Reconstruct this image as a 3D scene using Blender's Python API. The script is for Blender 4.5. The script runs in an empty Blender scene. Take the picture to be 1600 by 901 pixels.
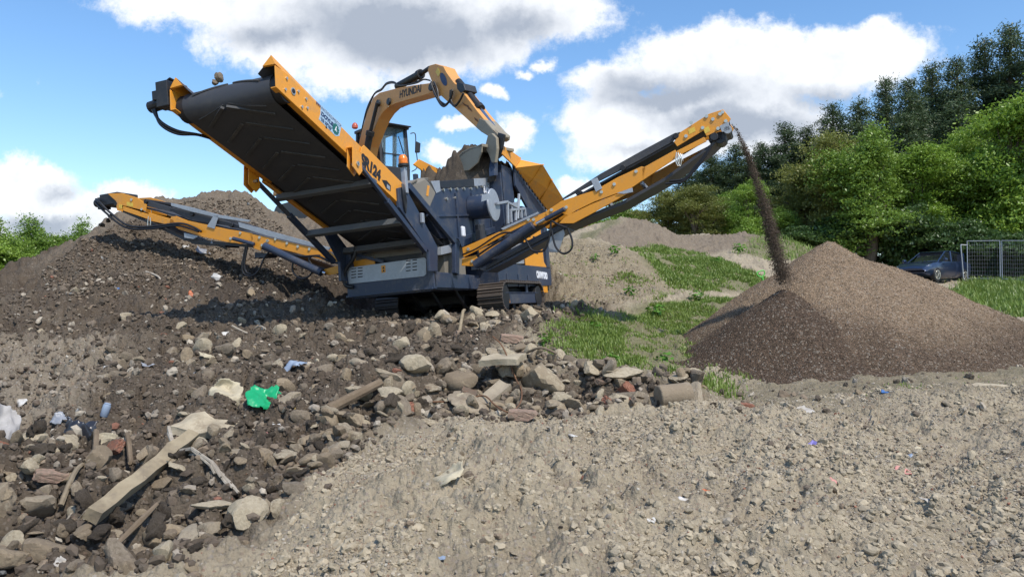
import bpy, bmesh, math, random
import numpy as np
from mathutils import Matrix, Vector, Euler

random.seed(11)
RNG = np.random.default_rng(11)
SC = bpy.context.scene
COL = SC.collection

# ------------------------------------------------------------------ camera
F, CX, CY, HY = 1186.0, 800.0, 450.5, 480.0
PIT = math.atan((HY - CY) / F)
CAM = np.array([0, 0, 1.6])
FW = np.array([0, math.cos(PIT), math.sin(PIT)])
UP = np.array([0, -math.sin(PIT), math.cos(PIT)])
RT = np.array([1.0, 0, 0])

cd = bpy.data.cameras.new('camera')
cd.sensor_width = 36.0
cd.lens = 36.0 * F / 1600.0
cd.clip_start = 0.05
cd.clip_end = 3000
co = bpy.data.objects.new('camera', cd)
co.location = CAM
co.rotation_euler = (math.pi / 2 + PIT, 0, 0)
COL.objects.link(co)
SC.camera = co

# ------------------------------------------------------------------ exposure
vs = SC.view_settings
vs.view_transform = 'Standard'
vs.look = 'None'
vs.exposure = 0.34
vs.gamma = 1.0
vs.use_curve_mapping = False
SC.cycles.max_bounces = 6
SC.cycles.transparent_max_bounces = 8
SC.cycles.use_denoising = True

# ------------------------------------------------------------------ sun
SUN_EL = math.radians(54)
SUN_AZ = math.atan2(0.60, -0.80)          # azimuth of the direction to the sun (from +Y towards +X)
to_sun = Vector((math.sin(SUN_AZ) * math.cos(SUN_EL), math.cos(SUN_AZ) * math.cos(SUN_EL), math.sin(SUN_EL)))
sl = bpy.data.lights.new('sun', 'SUN')
sl.energy = 3.4
sl.angle = math.radians(0.6)
sl.color = (1.0, 0.94, 0.85)
so = bpy.data.objects.new('sun', sl)
so.rotation_euler = to_sun.to_track_quat('Z', 'Y').to_euler()
COL.objects.link(so)

# ------------------------------------------------------------------ sky with clouds (world directions)
wd = bpy.data.worlds.new('World')
SC.world = wd
wd.use_nodes = True
nt = wd.node_tree
nt.nodes.clear()


def nn(tree, typ, **kw):
    n = tree.nodes.new(typ)
    for k, v in kw.items():
        setattr(n, k, v)
    return n


def mth(tree, op, a, b=None, c=None, clamp=False):
    n = tree.nodes.new('ShaderNodeMath')
    n.operation = op
    n.use_clamp = clamp
    for i, v in enumerate((a, b, c)):
        if v is None:
            continue
        if isinstance(v, (int, float)):
            n.inputs[i].default_value = v
        else:
            tree.links.new(v, n.inputs[i])
    return n.outputs[0]


def vmth(tree, op, a, b=None):
    n = tree.nodes.new('ShaderNodeVectorMath')
    n.operation = op
    for i, v in enumerate((a, b)):
        if v is None:
            continue
        if isinstance(v, (tuple, list)):
            n.inputs[i].default_value = v
        else:
            tree.links.new(v, n.inputs[i])
    return n.outputs['Value'] if op in ('LENGTH', 'DOT_PRODUCT') else n.outputs['Vector']


def sstep(tree, x, lo, hi):
    n = tree.nodes.new('ShaderNodeMapRange')
    n.interpolation_type = 'SMOOTHSTEP'
    tree.links.new(x, n.inputs['Value'])
    n.inputs['From Min'].default_value = lo
    n.inputs['From Max'].default_value = hi
    return n.outputs['Result']


def mixc(tree, fac, a, b, blend='MIX'):
    n = tree.nodes.new('ShaderNodeMix')
    n.data_type = 'RGBA'
    n.blend_type = blend
    for sock, v in ((n.inputs[0], fac), (n.inputs[6], a), (n.inputs[7], b)):
        if isinstance(v, (int, float)):
            sock.default_value = v
        elif isinstance(v, (tuple, list)):
            sock.default_value = (*v, 1) if len(v) == 3 else v
        else:
            tree.links.new(v, sock)
    return n.outputs[2]


sky = nn(nt, 'ShaderNodeTexSky', sky_type='NISHITA', sun_disc=False, sun_elevation=SUN_EL, sun_rotation=SUN_AZ,
         altitude=50, air_density=1.0, dust_density=0.6, ozone_density=2.0)
tc = nn(nt, 'ShaderNodeTexCoord')
sep = nn(nt, 'ShaderNodeSeparateXYZ')
nt.links.new(tc.outputs['Generated'], sep.inputs[0])
yy = mth(nt, 'MAXIMUM', sep.outputs['Y'], 0.12)
cu = mth(nt, 'DIVIDE', sep.outputs['X'], yy)
cv = mth(nt, 'DIVIDE', sep.outputs['Z'], yy)
cmb = nn(nt, 'ShaderNodeCombineXYZ')
nt.links.new(cu, cmb.inputs[0])
nt.links.new(cv, cmb.inputs[1])
P = cmb.outputs[0]


def noise(tree, vec, scale, detail=6, rough=0.55, dist=0.0, typ='FBM'):
    n = tree.nodes.new('ShaderNodeTexNoise')
    n.noise_dimensions = '3D'
    n.inputs['Scale'].default_value = scale
    n.inputs['Detail'].default_value = detail
    n.inputs['Roughness'].default_value = rough
    n.inputs['Distortion'].default_value = dist
    if vec is not None:
        tree.links.new(vec, n.inputs['Vector'])
    return n.outputs['Fac'], n.outputs['Color']


# domain warp so that the cloud edges billow
nw, ncol = noise(nt, P, 4.5, 7, 0.62)
warp = vmth(nt, 'SCALE', vmth(nt, 'SUBTRACT', ncol, (0.5, 0.5, 0.5)))
warp.node.inputs['Scale'].default_value = 0.13
PW = vmth(nt, 'ADD', P, warp)


def blobs(lst):
    out = None
    for (px, py, rx, ry, amp) in lst:
        c = ((px - CX) / F, (HY - py) / F, 0)
        q = vmth(nt, 'MULTIPLY', vmth(nt, 'SUBTRACT', PW, c), (F / rx, F / ry, 0))
        d = mth(nt, 'MULTIPLY', mth(nt, 'SUBTRACT', 1.0, vmth(nt, 'LENGTH', q)), amp)
        out = d if out is None else mth(nt, 'SMOOTH_MAX', out, d, 0.25)
    return out


body = blobs([(330, -5, 200, 75, 1), (480, 50, 215, 95, 1.1), (640, 40, 250, 110, 1.2), (800, 10, 190, 75, 1), (520, 130, 120, 50, .8),
              (1180, 95, 260, 85, 1.1), (1370, 85, 125, 75, 1), (1010, 185, 180, 75, 1), (1150, 190, 230, 80, 1.1), (1000, 245, 150, 35, .8),
              (960, 120, 90, 40, .8),
              (25, 285, 100, 60, 1), (95, 325, 140, 48, 1), (190, 310, 90, 42, .9), (-20, 350, 170, 45, 1), (160, 350, 130, 30, .8),
              (715, 208, 48, 18, .8), (772, 145, 28, 18, .75), (690, 250, 38, 22, .75), (805, 215, 45, 38, .8), (745, 255, 40, 22, .7),
              (830, 105, 30, 14, .6), (860, 92, 26, 14, .55), (900, 290, 40, 14, .6), (-220, 120, 260, 110, 1), (1900, 120, 260, 120, 1),
              (300, -330, 420, 130, 1), (1250, -300, 400, 120, 1)])
nf, _ = noise(nt, P, 14, 9, 0.64)
dens = mth(nt, 'ADD', body, mth(nt, 'MULTIPLY', mth(nt, 'SUBTRACT', nf, 0.5), 0.95))
nf3, _ = noise(nt, P, 42, 8, 0.68)
dens = mth(nt, 'ADD', dens, mth(nt, 'MULTIPLY', mth(nt, 'SUBTRACT', nf3, 0.5), 0.42))
alpha = sstep(nt, dens, 0.05, 0.40)
dark = blobs([(610, 45, 250, 85, 1.2), (420, 60, 110, 40, .8), (790, 35, 130, 40, .9), (1060, 150, 170, 45, 1), (1170, 200, 180, 45, 1.1),
              (1000, 130, 90, 35, .8), (1300, 150, 110, 35, .8), (50, 330, 110, 26, .9), (110, 355, 120, 24, .9), (70, 285, 50, 16, .5),
              (1000, 240, 120, 18, .5)])
nd, _ = noise(nt, P, 8, 5, 0.6)
dk = sstep(nt, mth(nt, 'ADD', dark, mth(nt, 'MULTIPLY', mth(nt, 'SUBTRACT', nd, 0.5), 1.2)), -0.15, 0.85)
nd2, _ = noise(nt, P, 22, 6, 0.6)
dk = mth(nt, 'ADD', dk, mth(nt, 'MULTIPLY', sstep(nt, nd2, 0.42, 0.72), mth(nt, 'MULTIPLY', sstep(nt, dens, 0.3, 0.8), 0.28)), clamp=True)
ccol = mixc(nt, dk, (7.7, 7.9, 8.2), (3.2, 3.6, 4.3))
# clear sky: nishita, a little richer
hs = nn(nt, 'ShaderNodeHueSaturation')
hs.inputs['Saturation'].default_value = 1.18
hs.inputs['Value'].default_value = 1.5
nt.links.new(sky.outputs[0], hs.inputs['Color'])
skc = mixc(nt, mth(nt, 'MULTIPLY', alpha, 0.97), hs.outputs[0], ccol)
bg = nn(nt, 'ShaderNodeBackground')
bg.inputs['Strength'].default_value = 0.112
nt.links.new(skc, bg.inputs['Color'])
wo = nn(nt, 'ShaderNodeOutputWorld')
nt.links.new(bg.outputs[0], wo.inputs['Surface'])


# ------------------------------------------------------------------ helpers: pixels to points of the place
def ray(px, py):
    return FW + RT * (px - CX) / F + UP * (CY - py) / F


def at(px, py, Y):
    r = ray(px, py)
    return CAM + r * (Y / r[1])


def proj(p):
    v = np.asarray(p, float) - CAM
    w = v @ FW
    return CX + F * (v @ RT) / w, CY - F * (v @ UP) / w, w


def ray_plane(px, py, p0, n):
    r = ray(px, py)
    return CAM + r * (((np.asarray(p0) - CAM) @ n) / (r @ n))


# ------------------------------------------------------------------ numpy noise
def _h(ix, iy, s):
    ix = ix.astype(np.int64).astype(np.uint32)
    iy = iy.astype(np.int64).astype(np.uint32)
    h = ix * np.uint32(374761393) + iy * np.uint32(668265263) + np.uint32((s * 2246822519) & 0xffffffff)
    h = (h ^ (h >> np.uint32(13))) * np.uint32(1274126177)
    h = h ^ (h >> np.uint32(16))
    return (h & np.uint32(0xffffff)).astype(np.float32) / np.float32(0xffffff)


def vnoise(x, y, s=0):
    ix = np.floor(x); iy = np.floor(y)
    fx = (x - ix).astype(np.float32); fy = (y - iy).astype(np.float32)
    fx = fx * fx * fx * (fx * (fx * 6 - 15) + 10); fy = fy * fy * fy * (fy * (fy * 6 - 15) + 10)
    a = _h(ix, iy, s); b = _h(ix + 1, iy, s); c = _h(ix, iy + 1, s); d = _h(ix + 1, iy + 1, s)
    return (a + (b - a) * fx) * (1 - fy) + (c + (d - c) * fx) * fy


def fbm(x, y, s=0, oct=4, gain=0.5):
    v = 0; a = 1; t = 0
    ca, sa = math.cos(0.6), math.sin(0.6)
    for i in range(oct):
        v = v + a * (vnoise(x, y, s + i * 17) * 2 - 1)
        t += a; a *= gain
        x, y = (x * ca - y * sa) * 2.03 + 3.1, (x * sa + y * ca) * 2.03 - 1.7
    return v / t


def worley(x, y, s=0):
    ix = np.floor(x); iy = np.floor(y)
    f1 = np.full(x.shape, 9.0, np.float32); idv = np.zeros(x.shape, np.float32)
    for dx in (-1, 0, 1):
        for dy in (-1, 0, 1):
            jx = ix + dx; jy = iy + dy
            d = (jx + _h(jx, jy, s) - x) ** 2 + (jy + _h(jx, jy, s + 5) - y) ** 2
            m = d < f1
            f1 = np.where(m, d, f1)
            idv = np.where(m, _h(jx, jy, s + 9), idv)
    return np.sqrt(f1), idv


# ------------------------------------------------------------------ object helpers
def tag(o, label=None, cat=None, group=None, kind=None):
    if label: o['label'] = label
    if cat: o['category'] = cat
    if group: o['group'] = group
    if kind: o['kind'] = kind
    return o


def empty(name, loc=(0, 0, 0), mat=None):
    o = bpy.data.objects.new(name, None)
    o.empty_display_size = 0.3
    if mat is not None:
        o.matrix_world = mat
    else:
        o.location = loc
    COL.objects.link(o)
    return o


def link(name, me, mats=None, parent=None, loc=None):
    o = bpy.data.objects.new(name, me)
    if mats is not None:
        for m in (mats if isinstance(mats, (list, tuple)) else [mats]):
            me.materials.append(m)
    if parent is not None:
        o.parent = parent
    if loc is not None:
        o.location = loc
    COL.objects.link(o)
    return o


def np_mesh(name, verts, faces, n=4, smooth=True, attrs=None):
    """faces: int array (k, n). attrs: {name: (type, domain, data)}"""
    me = bpy.data.meshes.new(name)
    verts = np.ascontiguousarray(verts, np.float32); faces = np.ascontiguousarray(faces, np.int32)
    me.vertices.add(len(verts)); me.vertices.foreach_set('co', verts.ravel())
    k = len(faces)
    me.loops.add(k * n); me.loops.foreach_set('vertex_index', faces.ravel())
    me.polygons.add(k)
    me.polygons.foreach_set('loop_start', np.arange(0, k * n, n, dtype=np.int32))
    try:
        me.polygons.foreach_set('loop_total', np.full(k, n, np.int32))
    except Exception:
        pass
    me.update(calc_edges=True)
    me.polygons.foreach_set('use_smooth', np.full(k, bool(smooth)))
    for an, (typ, data) in (attrs or {}).items():
        a = me.attributes.new(an, typ, 'POINT')
        d = np.ascontiguousarray(data, np.float32).ravel()
        a.data.foreach_set('color' if 'COLOR' in typ else 'value', d)
    return me


class MB:
    """collects shapes for one mesh"""
    def __init__(s):
        s.v = []; s.f = []; s.m = []

    def add(s, vs, fs, mi=0):
        b = len(s.v)
        s.v += [tuple(map(float, p)) for p in vs]
        s.f += [tuple(i + b for i in f) for f in fs]
        s.m += [mi] * len(fs)
        return s

    def prism(s, pts, ext, mi=0):
        """closed polygon pts (3D, coplanar) extruded by vector ext"""
        pts = [np.asarray(p, float) for p in pts]; ext = np.asarray(ext, float); n = len(pts)
        nrm = sum((np.cross(pts[i] - pts[0], pts[(i + 1) % n] - pts[0]) for i in range(n)), np.zeros(3))
        if nrm @ ext > 0:
            pts = pts[::-1]
        vs = pts + [p + ext for p in pts]
        fs = [tuple(range(n)), tuple(range(2 * n - 1, n - 1, -1))]
        for i in range(n):
            j = (i + 1) % n
            fs.append((j, i, i + n, j + n))
        return s.add(vs, fs, mi)

    def box(s, lo, hi, mi=0):
        x0, y0, z0 = lo; x1, y1, z1 = hi
        return s.prism([(x0, y0, z0), (x1, y0, z0), (x1, y1, z0), (x0, y1, z0)], (0, 0, z1 - z0), mi)

    def beam(s, a, b, w, h, up=(0, 0, 1), mi=0):
        a = np.asarray(a, float); b = np.asarray(b, float); d = b - a; d /= np.linalg.norm(d)
        u = np.asarray(up, float); r = np.cross(d, u)
        if np.linalg.norm(r) < 1e-4:
            r = np.cross(d, (1, 0, 0))
        r /= np.linalg.norm(r); u = np.cross(r, d)
        p = [a - r * w / 2 - u * h / 2, a + r * w / 2 - u * h / 2, a + r * w / 2 + u * h / 2, a - r * w / 2 + u * h / 2]
        return s.prism(p, b - a, mi)

    def cyl(s, a, b, r, n=16, r2=None, mi=0, caps=True):
        a = np.asarray(a, float); b = np.asarray(b, float); d = b - a; d /= np.linalg.norm(d)
        t = np.array((0, 0, 1.0)) if abs(d[2]) < 0.9 else np.array((1.0, 0, 0))
        e = np.cross(d, t); e /= np.linalg.norm(e); g = np.cross(d, e)
        r2 = r if r2 is None else r2
        vs = []
        for c, rr in ((a, r), (b, r2)):
            for k in range(n):
                q = 2 * math.pi * k / n
                vs.append(c + (e * math.cos(q) + g * math.sin(q)) * rr)
        fs = [(k, (k + 1) % n, n + (k + 1) % n, n + k) for k in range(n)]
        if caps:
            fs += [tuple(range(n - 1, -1, -1)), tuple(range(n, 2 * n))]
        return s.add(vs, fs, mi)

    def lathe(s, base, axis, prof, n=18, mi=0):
        """prof: list of (radius, height)"""
        base = np.asarray(base, float); d = np.asarray(axis, float); d /= np.linalg.norm(d)
        t = np.array((0, 0, 1.0)) if abs(d[2]) < 0.9 else np.array((1.0, 0, 0))
        e = np.cross(d, t); e /= np.linalg.norm(e); g = np.cross(d, e)
        vs = []
        for r, h in prof:
            for k in range(n):
                q = 2 * math.pi * k / n
                vs.append(base + d * h + (e * math.cos(q) + g * math.sin(q)) * max(r, 1e-4))
        fs = []
        for i in range(len(prof) - 1):
            for k in range(n):
                fs.append((i * n + k, i * n + (k + 1) % n, (i + 1) * n + (k + 1) % n, (i + 1) * n + k))
        fs += [tuple(range(n - 1, -1, -1)), tuple(range((len(prof) - 1) * n, len(prof) * n))]
        return s.add(vs, fs, mi)

    def tube(s, pts, r, n=8, sub=6, mi=0):
        P = [np.asarray(p, float) for p in pts]
        if len(P) > 2 and sub > 1:
            Q = []
            for i in range(len(P) - 1):
                p0 = P[max(i - 1, 0)]; p1 = P[i]; p2 = P[i + 1]; p3 = P[min(i + 2, len(P) - 1)]
                for k in range(sub):
                    t = k / sub
                    Q.append(0.5 * (2 * p1 + (p2 - p0) * t + (2 * p0 - 5 * p1 + 4 * p2 - p3) * t * t + (3 * p1 - p0 - 3 * p2 + p3) * t ** 3))
            Q.append(P[-1]); P = Q
        rr = r if isinstance(r, (list, tuple)) else [r] * len(P)
        if len(rr) != len(P):
            rr = list(np.interp(np.linspace(0, 1, len(P)), np.linspace(0, 1, len(rr)), rr))
        vs = []; e = None
        for i, p in enumerate(P):
            d = P[min(i + 1, len(P) - 1)] - P[max(i - 1, 0)]; d /= max(np.linalg.norm(d), 1e-9)
            if e is None:
                t = np.array((0, 0, 1.0)) if abs(d[2]) < 0.9 else np.array((1.0, 0, 0))
                e = np.cross(d, t)
            e = e - d * (e @ d); e /= np.linalg.norm(e); g = np.cross(d, e)
            for k in range(n):
                q = 2 * math.pi * k / n
                vs.append(p + (e * math.cos(q) + g * math.sin(q)) * rr[i])
        fs = []
        for i in range(len(P) - 1):
            for k in range(n):
                fs.append((i * n + k, i * n + (k + 1) % n, (i + 1) * n + (k + 1) % n, (i + 1) * n + k))
        fs += [tuple(range(n - 1, -1, -1)), tuple(range((len(P) - 1) * n, len(P) * n))]
        return s.add(vs, fs, mi)

    def sphere(s, c, r, n=12, mi=0):
        pr = [(math.sin(math.pi * k / 8) * r, -math.cos(math.pi * k / 8) * r) for k in range(9)]
        return s.lathe(c, (0, 0, 1), pr, n, mi)

    def build(s, name, mats, parent=None, bevel=0.0, smooth=False, loc=None, ang=35):
        me = bpy.data.meshes.new(name)
        me.from_pydata(s.v, [], s.f)
        me.update()
        bm = bmesh.new(); bm.from_mesh(me); bmesh.ops.recalc_face_normals(bm, faces=bm.faces); bm.to_mesh(me); bm.free()
        if smooth:
            me.polygons.foreach_set('use_smooth', np.ones(len(me.polygons), bool))
            me.set_sharp_from_angle(angle=math.radians(ang))
        o = link(name, me, mats, parent, loc)
        if any(s.m):
            me.polygons.foreach_set('material_index', np.array(s.m, np.int32))
        if bevel:
            b = o.modifiers.new('edge', 'BEVEL'); b.width = bevel; b.segments = 2; b.limit_method = 'ANGLE'; b.angle_limit = math.radians(40)
        return o


def text_part(name, s, size, origin, xdir, ydir, mat, parent, loc=None, align='LEFT', sx=1.0, thick=0.002, bold=0.0):
    cu = bpy.data.curves.new('t', 'FONT'); cu.body = s; cu.size = size; cu.align_x = align; cu.extrude = thick; cu.offset = bold
    to = bpy.data.objects.new('t', cu); COL.objects.link(to)
    dg = bpy.context.evaluated_depsgraph_get(); dg.update()
    me = bpy.data.meshes.new_from_object(to.evaluated_get(dg))
    COL.objects.unlink(to); bpy.data.objects.remove(to); bpy.data.curves.remove(cu)
    X = np.asarray(xdir, float); X /= np.linalg.norm(X); Yd = np.asarray(ydir, float); Yd = Yd - X * (Yd @ X); Yd /= np.linalg.norm(Yd); Z = np.cross(X, Yd)
    M = Matrix([[*r] for r in np.stack([X * sx, Yd, Z], 1)]).to_4x4(); M.translation = Vector(origin)
    me.transform(M)
    me.name = name
    me.materials.clear()
    return link(name, me, mat, parent, loc)


# ------------------------------------------------------------------ materials
def mat_new(name):
    m = bpy.data.materials.new(name); m.use_nodes = True
    t = m.node_tree; b = t.nodes['Principled BSDF']
    return m, t, b


def objcoord(t):
    return t.nodes.new('ShaderNodeTexCoord').outputs['Object']


def bump(t, b, h, strength=0.3, dist=0.02):
    n = t.nodes.new('ShaderNodeBump'); n.inputs['Strength'].default_value = strength; n.inputs['Distance'].default_value = dist
    t.links.new(h, n.inputs['Height']); t.links.new(n.outputs[0], b.inputs['Normal'])


def paint(name, col, rough=0.4, dirt=(0.25, 0.2, 0.14), amt=0.35, coat=0.0, metallic=0.0, sc=3.0):
    """painted steel with patchy dust and small scuffs"""
    m, t, b = mat_new(name)
    oc = objcoord(t)
    n1, _ = noise(t, oc, sc, 8, 0.65)
    n2, _ = noise(t, oc, sc * 9, 4, 0.6)
    d = sstep(t, mth(t, 'ADD', mth(t, 'MULTIPLY', n1, 0.7), mth(t, 'MULTIPLY', n2, 0.3)), 0.46, 0.75)
    d = mth(t, 'MULTIPLY', d, amt)
    c = mixc(t, d, col, dirt)
    c2 = mixc(t, mth(t, 'MULTIPLY', n2, 0.25), c, tuple(x * 0.75 for x in col))
    t.links.new(c2, b.inputs['Base Color'])
    r = mth(t, 'ADD', mth(t, 'MULTIPLY', n1, 0.25), rough - 0.1)
    t.links.new(r, b.inputs['Roughness'])
    b.inputs['Metallic'].default_value = metallic
    b.inputs['Coat Weight'].default_value = coat
    bump(t, b, n2, 0.05, 0.01)
    return m


M_YEL = paint('yellow_paint', (0.74, 0.305, 0.024), 0.42, (0.33, 0.235, 0.13), 0.7)
M_EXC = paint('ochre_paint', (0.65, 0.30, 0.075), 0.5, (0.34, 0.24, 0.14), 0.6)
M_NAVY = paint('navy_paint', (0.027, 0.041, 0.074), 0.42, (0.16, 0.14, 0.115), 0.8)
M_DARK = paint('black_steel', (0.016, 0.018, 0.022), 0.5, (0.09, 0.08, 0.07), 0.4)
M_BLACK = paint('black_paint', (0.012, 0.012, 0.013), 0.55, (0.05, 0.05, 0.05), 0.1)
M_BELT = paint('belt_rubber', (0.042, 0.044, 0.050), 0.6, (0.095, 0.09, 0.08), 0.7, sc=1.6)
M_HOSE = paint('hose_rubber', (0.012, 0.012, 0.014), 0.42, (0.05, 0.05, 0.05), 0.2)
M_TRACK = paint('track_steel', (0.075, 0.06, 0.05), 0.6, (0.16, 0.12, 0.09), 0.8, sc=6)
M_WHITE = paint('white_paint', (0.75, 0.76, 0.78), 0.5, (0.4, 0.38, 0.34), 0.15)
M_STICKER = paint('pale_sticker', (0.36, 0.50, 0.62), 0.4, (0.4, 0.4, 0.4), 0.1)
M_TEXTB = paint('navy_lettering', (0.02, 0.04, 0.11), 0.5, (0.1, 0.1, 0.1), 0.1)
M_GREENLOGO = paint('green_logo', (0.01, 0.12, 0.10), 0.5, (0.1, 0.1, 0.1), 0.1)
M_RUST = paint('rusty_steel', (0.16, 0.075, 0.035), 0.8, (0.09, 0.06, 0.04), 0.7, sc=8)
M_BUCKET = paint('worn_bucket', (0.27, 0.235, 0.17), 0.6, (0.14, 0.11, 0.08), 0.7, sc=4)
M_TAN = paint('dusty_rubber', (0.21, 0.19, 0.155), 0.8, (0.13, 0.115, 0.095), 0.6, sc=5)
M_CHROME = paint('chrome_rod', (0.62, 0.62, 0.62), 0.2, (0.3, 0.28, 0.25), 0.2, metallic=1.0)
M_BOLT = paint('zinc_bolt', (0.6, 0.58, 0.5), 0.35, (0.3, 0.28, 0.25), 0.2, metallic=0.8)

m, t, b = mat_new('galvanised_steel')
oc = objcoord(t)
vor = t.nodes.new('ShaderNodeTexVoronoi'); vor.inputs['Scale'].default_value = 28; t.links.new(oc, vor.inputs['Vector'])
n1, _ = noise(t, oc, 3, 6)
t.links.new(mixc(t, mth(t, 'MULTIPLY', n1, 0.8), mixc(t, vor.outputs['Color'], (0.40, 0.43, 0.46), (0.50, 0.53, 0.56)), (0.26, 0.27, 0.28)), b.inputs['Base Color'])
b.inputs['Metallic'].default_value = 0.45; b.inputs['Roughness'].default_value = 0.5
M_GALV = m

m, t, b = mat_new('cab_glass')
b.inputs['Base Color'].default_value = (0.55, 0.75, 0.85, 1); b.inputs['Roughness'].default_value = 0.03
b.inputs['Transmission Weight'].default_value = 0.9; b.inputs['IOR'].default_value = 1.1
b.inputs['Specular IOR Level'].default_value = 0.6
M_GLASS = m

m, t, b = mat_new('amber_lens')
b.inputs['Base Color'].default_value = (0.85, 0.22, 0.02, 1); b.inputs['Roughness'].default_value = 0.25
b.inputs['Subsurface Weight'].default_value = 0.2
M_AMBER = m


def plastic(name, col, rough=0.45, sheen=0.0, transl=0.0):
    m, t, b = mat_new(name)
    oc = objcoord(t); n1, _ = noise(t, oc, 14, 5)
    t.links.new(mixc(t, mth(t, 'MULTIPLY', n1, 0.55), col, tuple(x * 0.55 for x in col)), b.inputs['Base Color'])
    b.inputs['Roughness'].default_value = rough
    return m


def stony(name, c1, c2, soil=(0.175, 0.14, 0.10), soilamt=0.55, sc=6.0, bs=0.7):
    """broken stone or concrete, unevenly dirtied; each copy a little different"""
    m, t, b = mat_new(name)
    oc = objcoord(t)
    oi = t.nodes.new('ShaderNodeObjectInfo')
    loc = vmth(t, 'ADD', oc, oi.outputs['Location'])
    n1, _ = noise(t, loc, sc, 8, 0.7)
    n2, _ = noise(t, loc, sc * 6, 5, 0.6)
    n3, _ = noise(t, loc, sc * 0.6, 4, 0.6)
    c = mixc(t, sstep(t, n1, 0.3, 0.7), c1, c2)
    rnd = mth(t, 'ADD', mth(t, 'MULTIPLY', oi.outputs['Random'], 0.3), 0.25)
    d = mth(t, 'MULTIPLY', sstep(t, mth(t, 'SUBTRACT', mth(t, 'ADD', mth(t, 'MULTIPLY', n3, 0.7), mth(t, 'MULTIPLY', n2, 0.3)), mth(t, 'SUBTRACT', rnd, 0.4)), 0.48, 0.62), soilamt)
    c = mixc(t, d, c, soil)
    sp = sstep(t, n2, 0.62, 0.72)
    c = mixc(t, mth(t, 'MULTIPLY', sp, 0.35), c, tuple(min(1, x * 1.5) for x in c2))
    t.links.new(c, b.inputs['Base Color'])
    b.inputs['Roughness'].default_value = 0.92
    b.inputs['Specular IOR Level'].default_value = 0.25
    bump(t, b, mth(t, 'ADD', n1, mth(t, 'MULTIPLY', n2, 0.5)), bs, 0.02)
    return m


M_CONC = [stony('pale_concrete', (0.34, 0.28, 0.19), (0.46, 0.39, 0.275), soil=(0.24, 0.188, 0.125), soilamt=0.8),
          stony('grey_concrete', (0.27, 0.22, 0.155), (0.36, 0.30, 0.215), soil=(0.22, 0.17, 0.115), soilamt=0.8),
          stony('brown_stone', (0.25, 0.192, 0.125), (0.34, 0.268, 0.178), soil=(0.2, 0.155, 0.105), soilamt=0.8),
          stony('muddy_stone', (0.17, 0.135, 0.095), (0.27, 0.22, 0.16), soilamt=0.9)]
M_BRICK = stony('red_brick', (0.24, 0.10, 0.06), (0.31, 0.15, 0.10), soil=(0.17, 0.13, 0.095), soilamt=0.95)
M_PINKBRICK = stony('pink_brick', (0.33, 0.21, 0.155), (0.38, 0.27, 0.20), soil=(0.22, 0.17, 0.12), soilamt=0.9)
M_CLOD = stony('soil_lump', (0.075, 0.058, 0.042), (0.135, 0.108, 0.08), soil=(0.055, 0.043, 0.032), soilamt=0.6, sc=9, bs=1.0)
M_SLATE = stony('slate_grey', (0.14, 0.15, 0.15), (0.22, 0.23, 0.22), soilamt=0.4)
M_WOOD = stony('weathered_wood', (0.24, 0.19, 0.12), (0.36, 0.295, 0.195), soilamt=0.7, sc=4)
M_GREYWOOD = stony('grey_wood', (0.36, 0.31, 0.245), (0.47, 0.42, 0.34), soilamt=0.35, sc=5)
M_DARKWOOD = stony('dark_wood', (0.13, 0.095, 0.06), (0.2, 0.15, 0.1), soilamt=0.5, sc=5)
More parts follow.
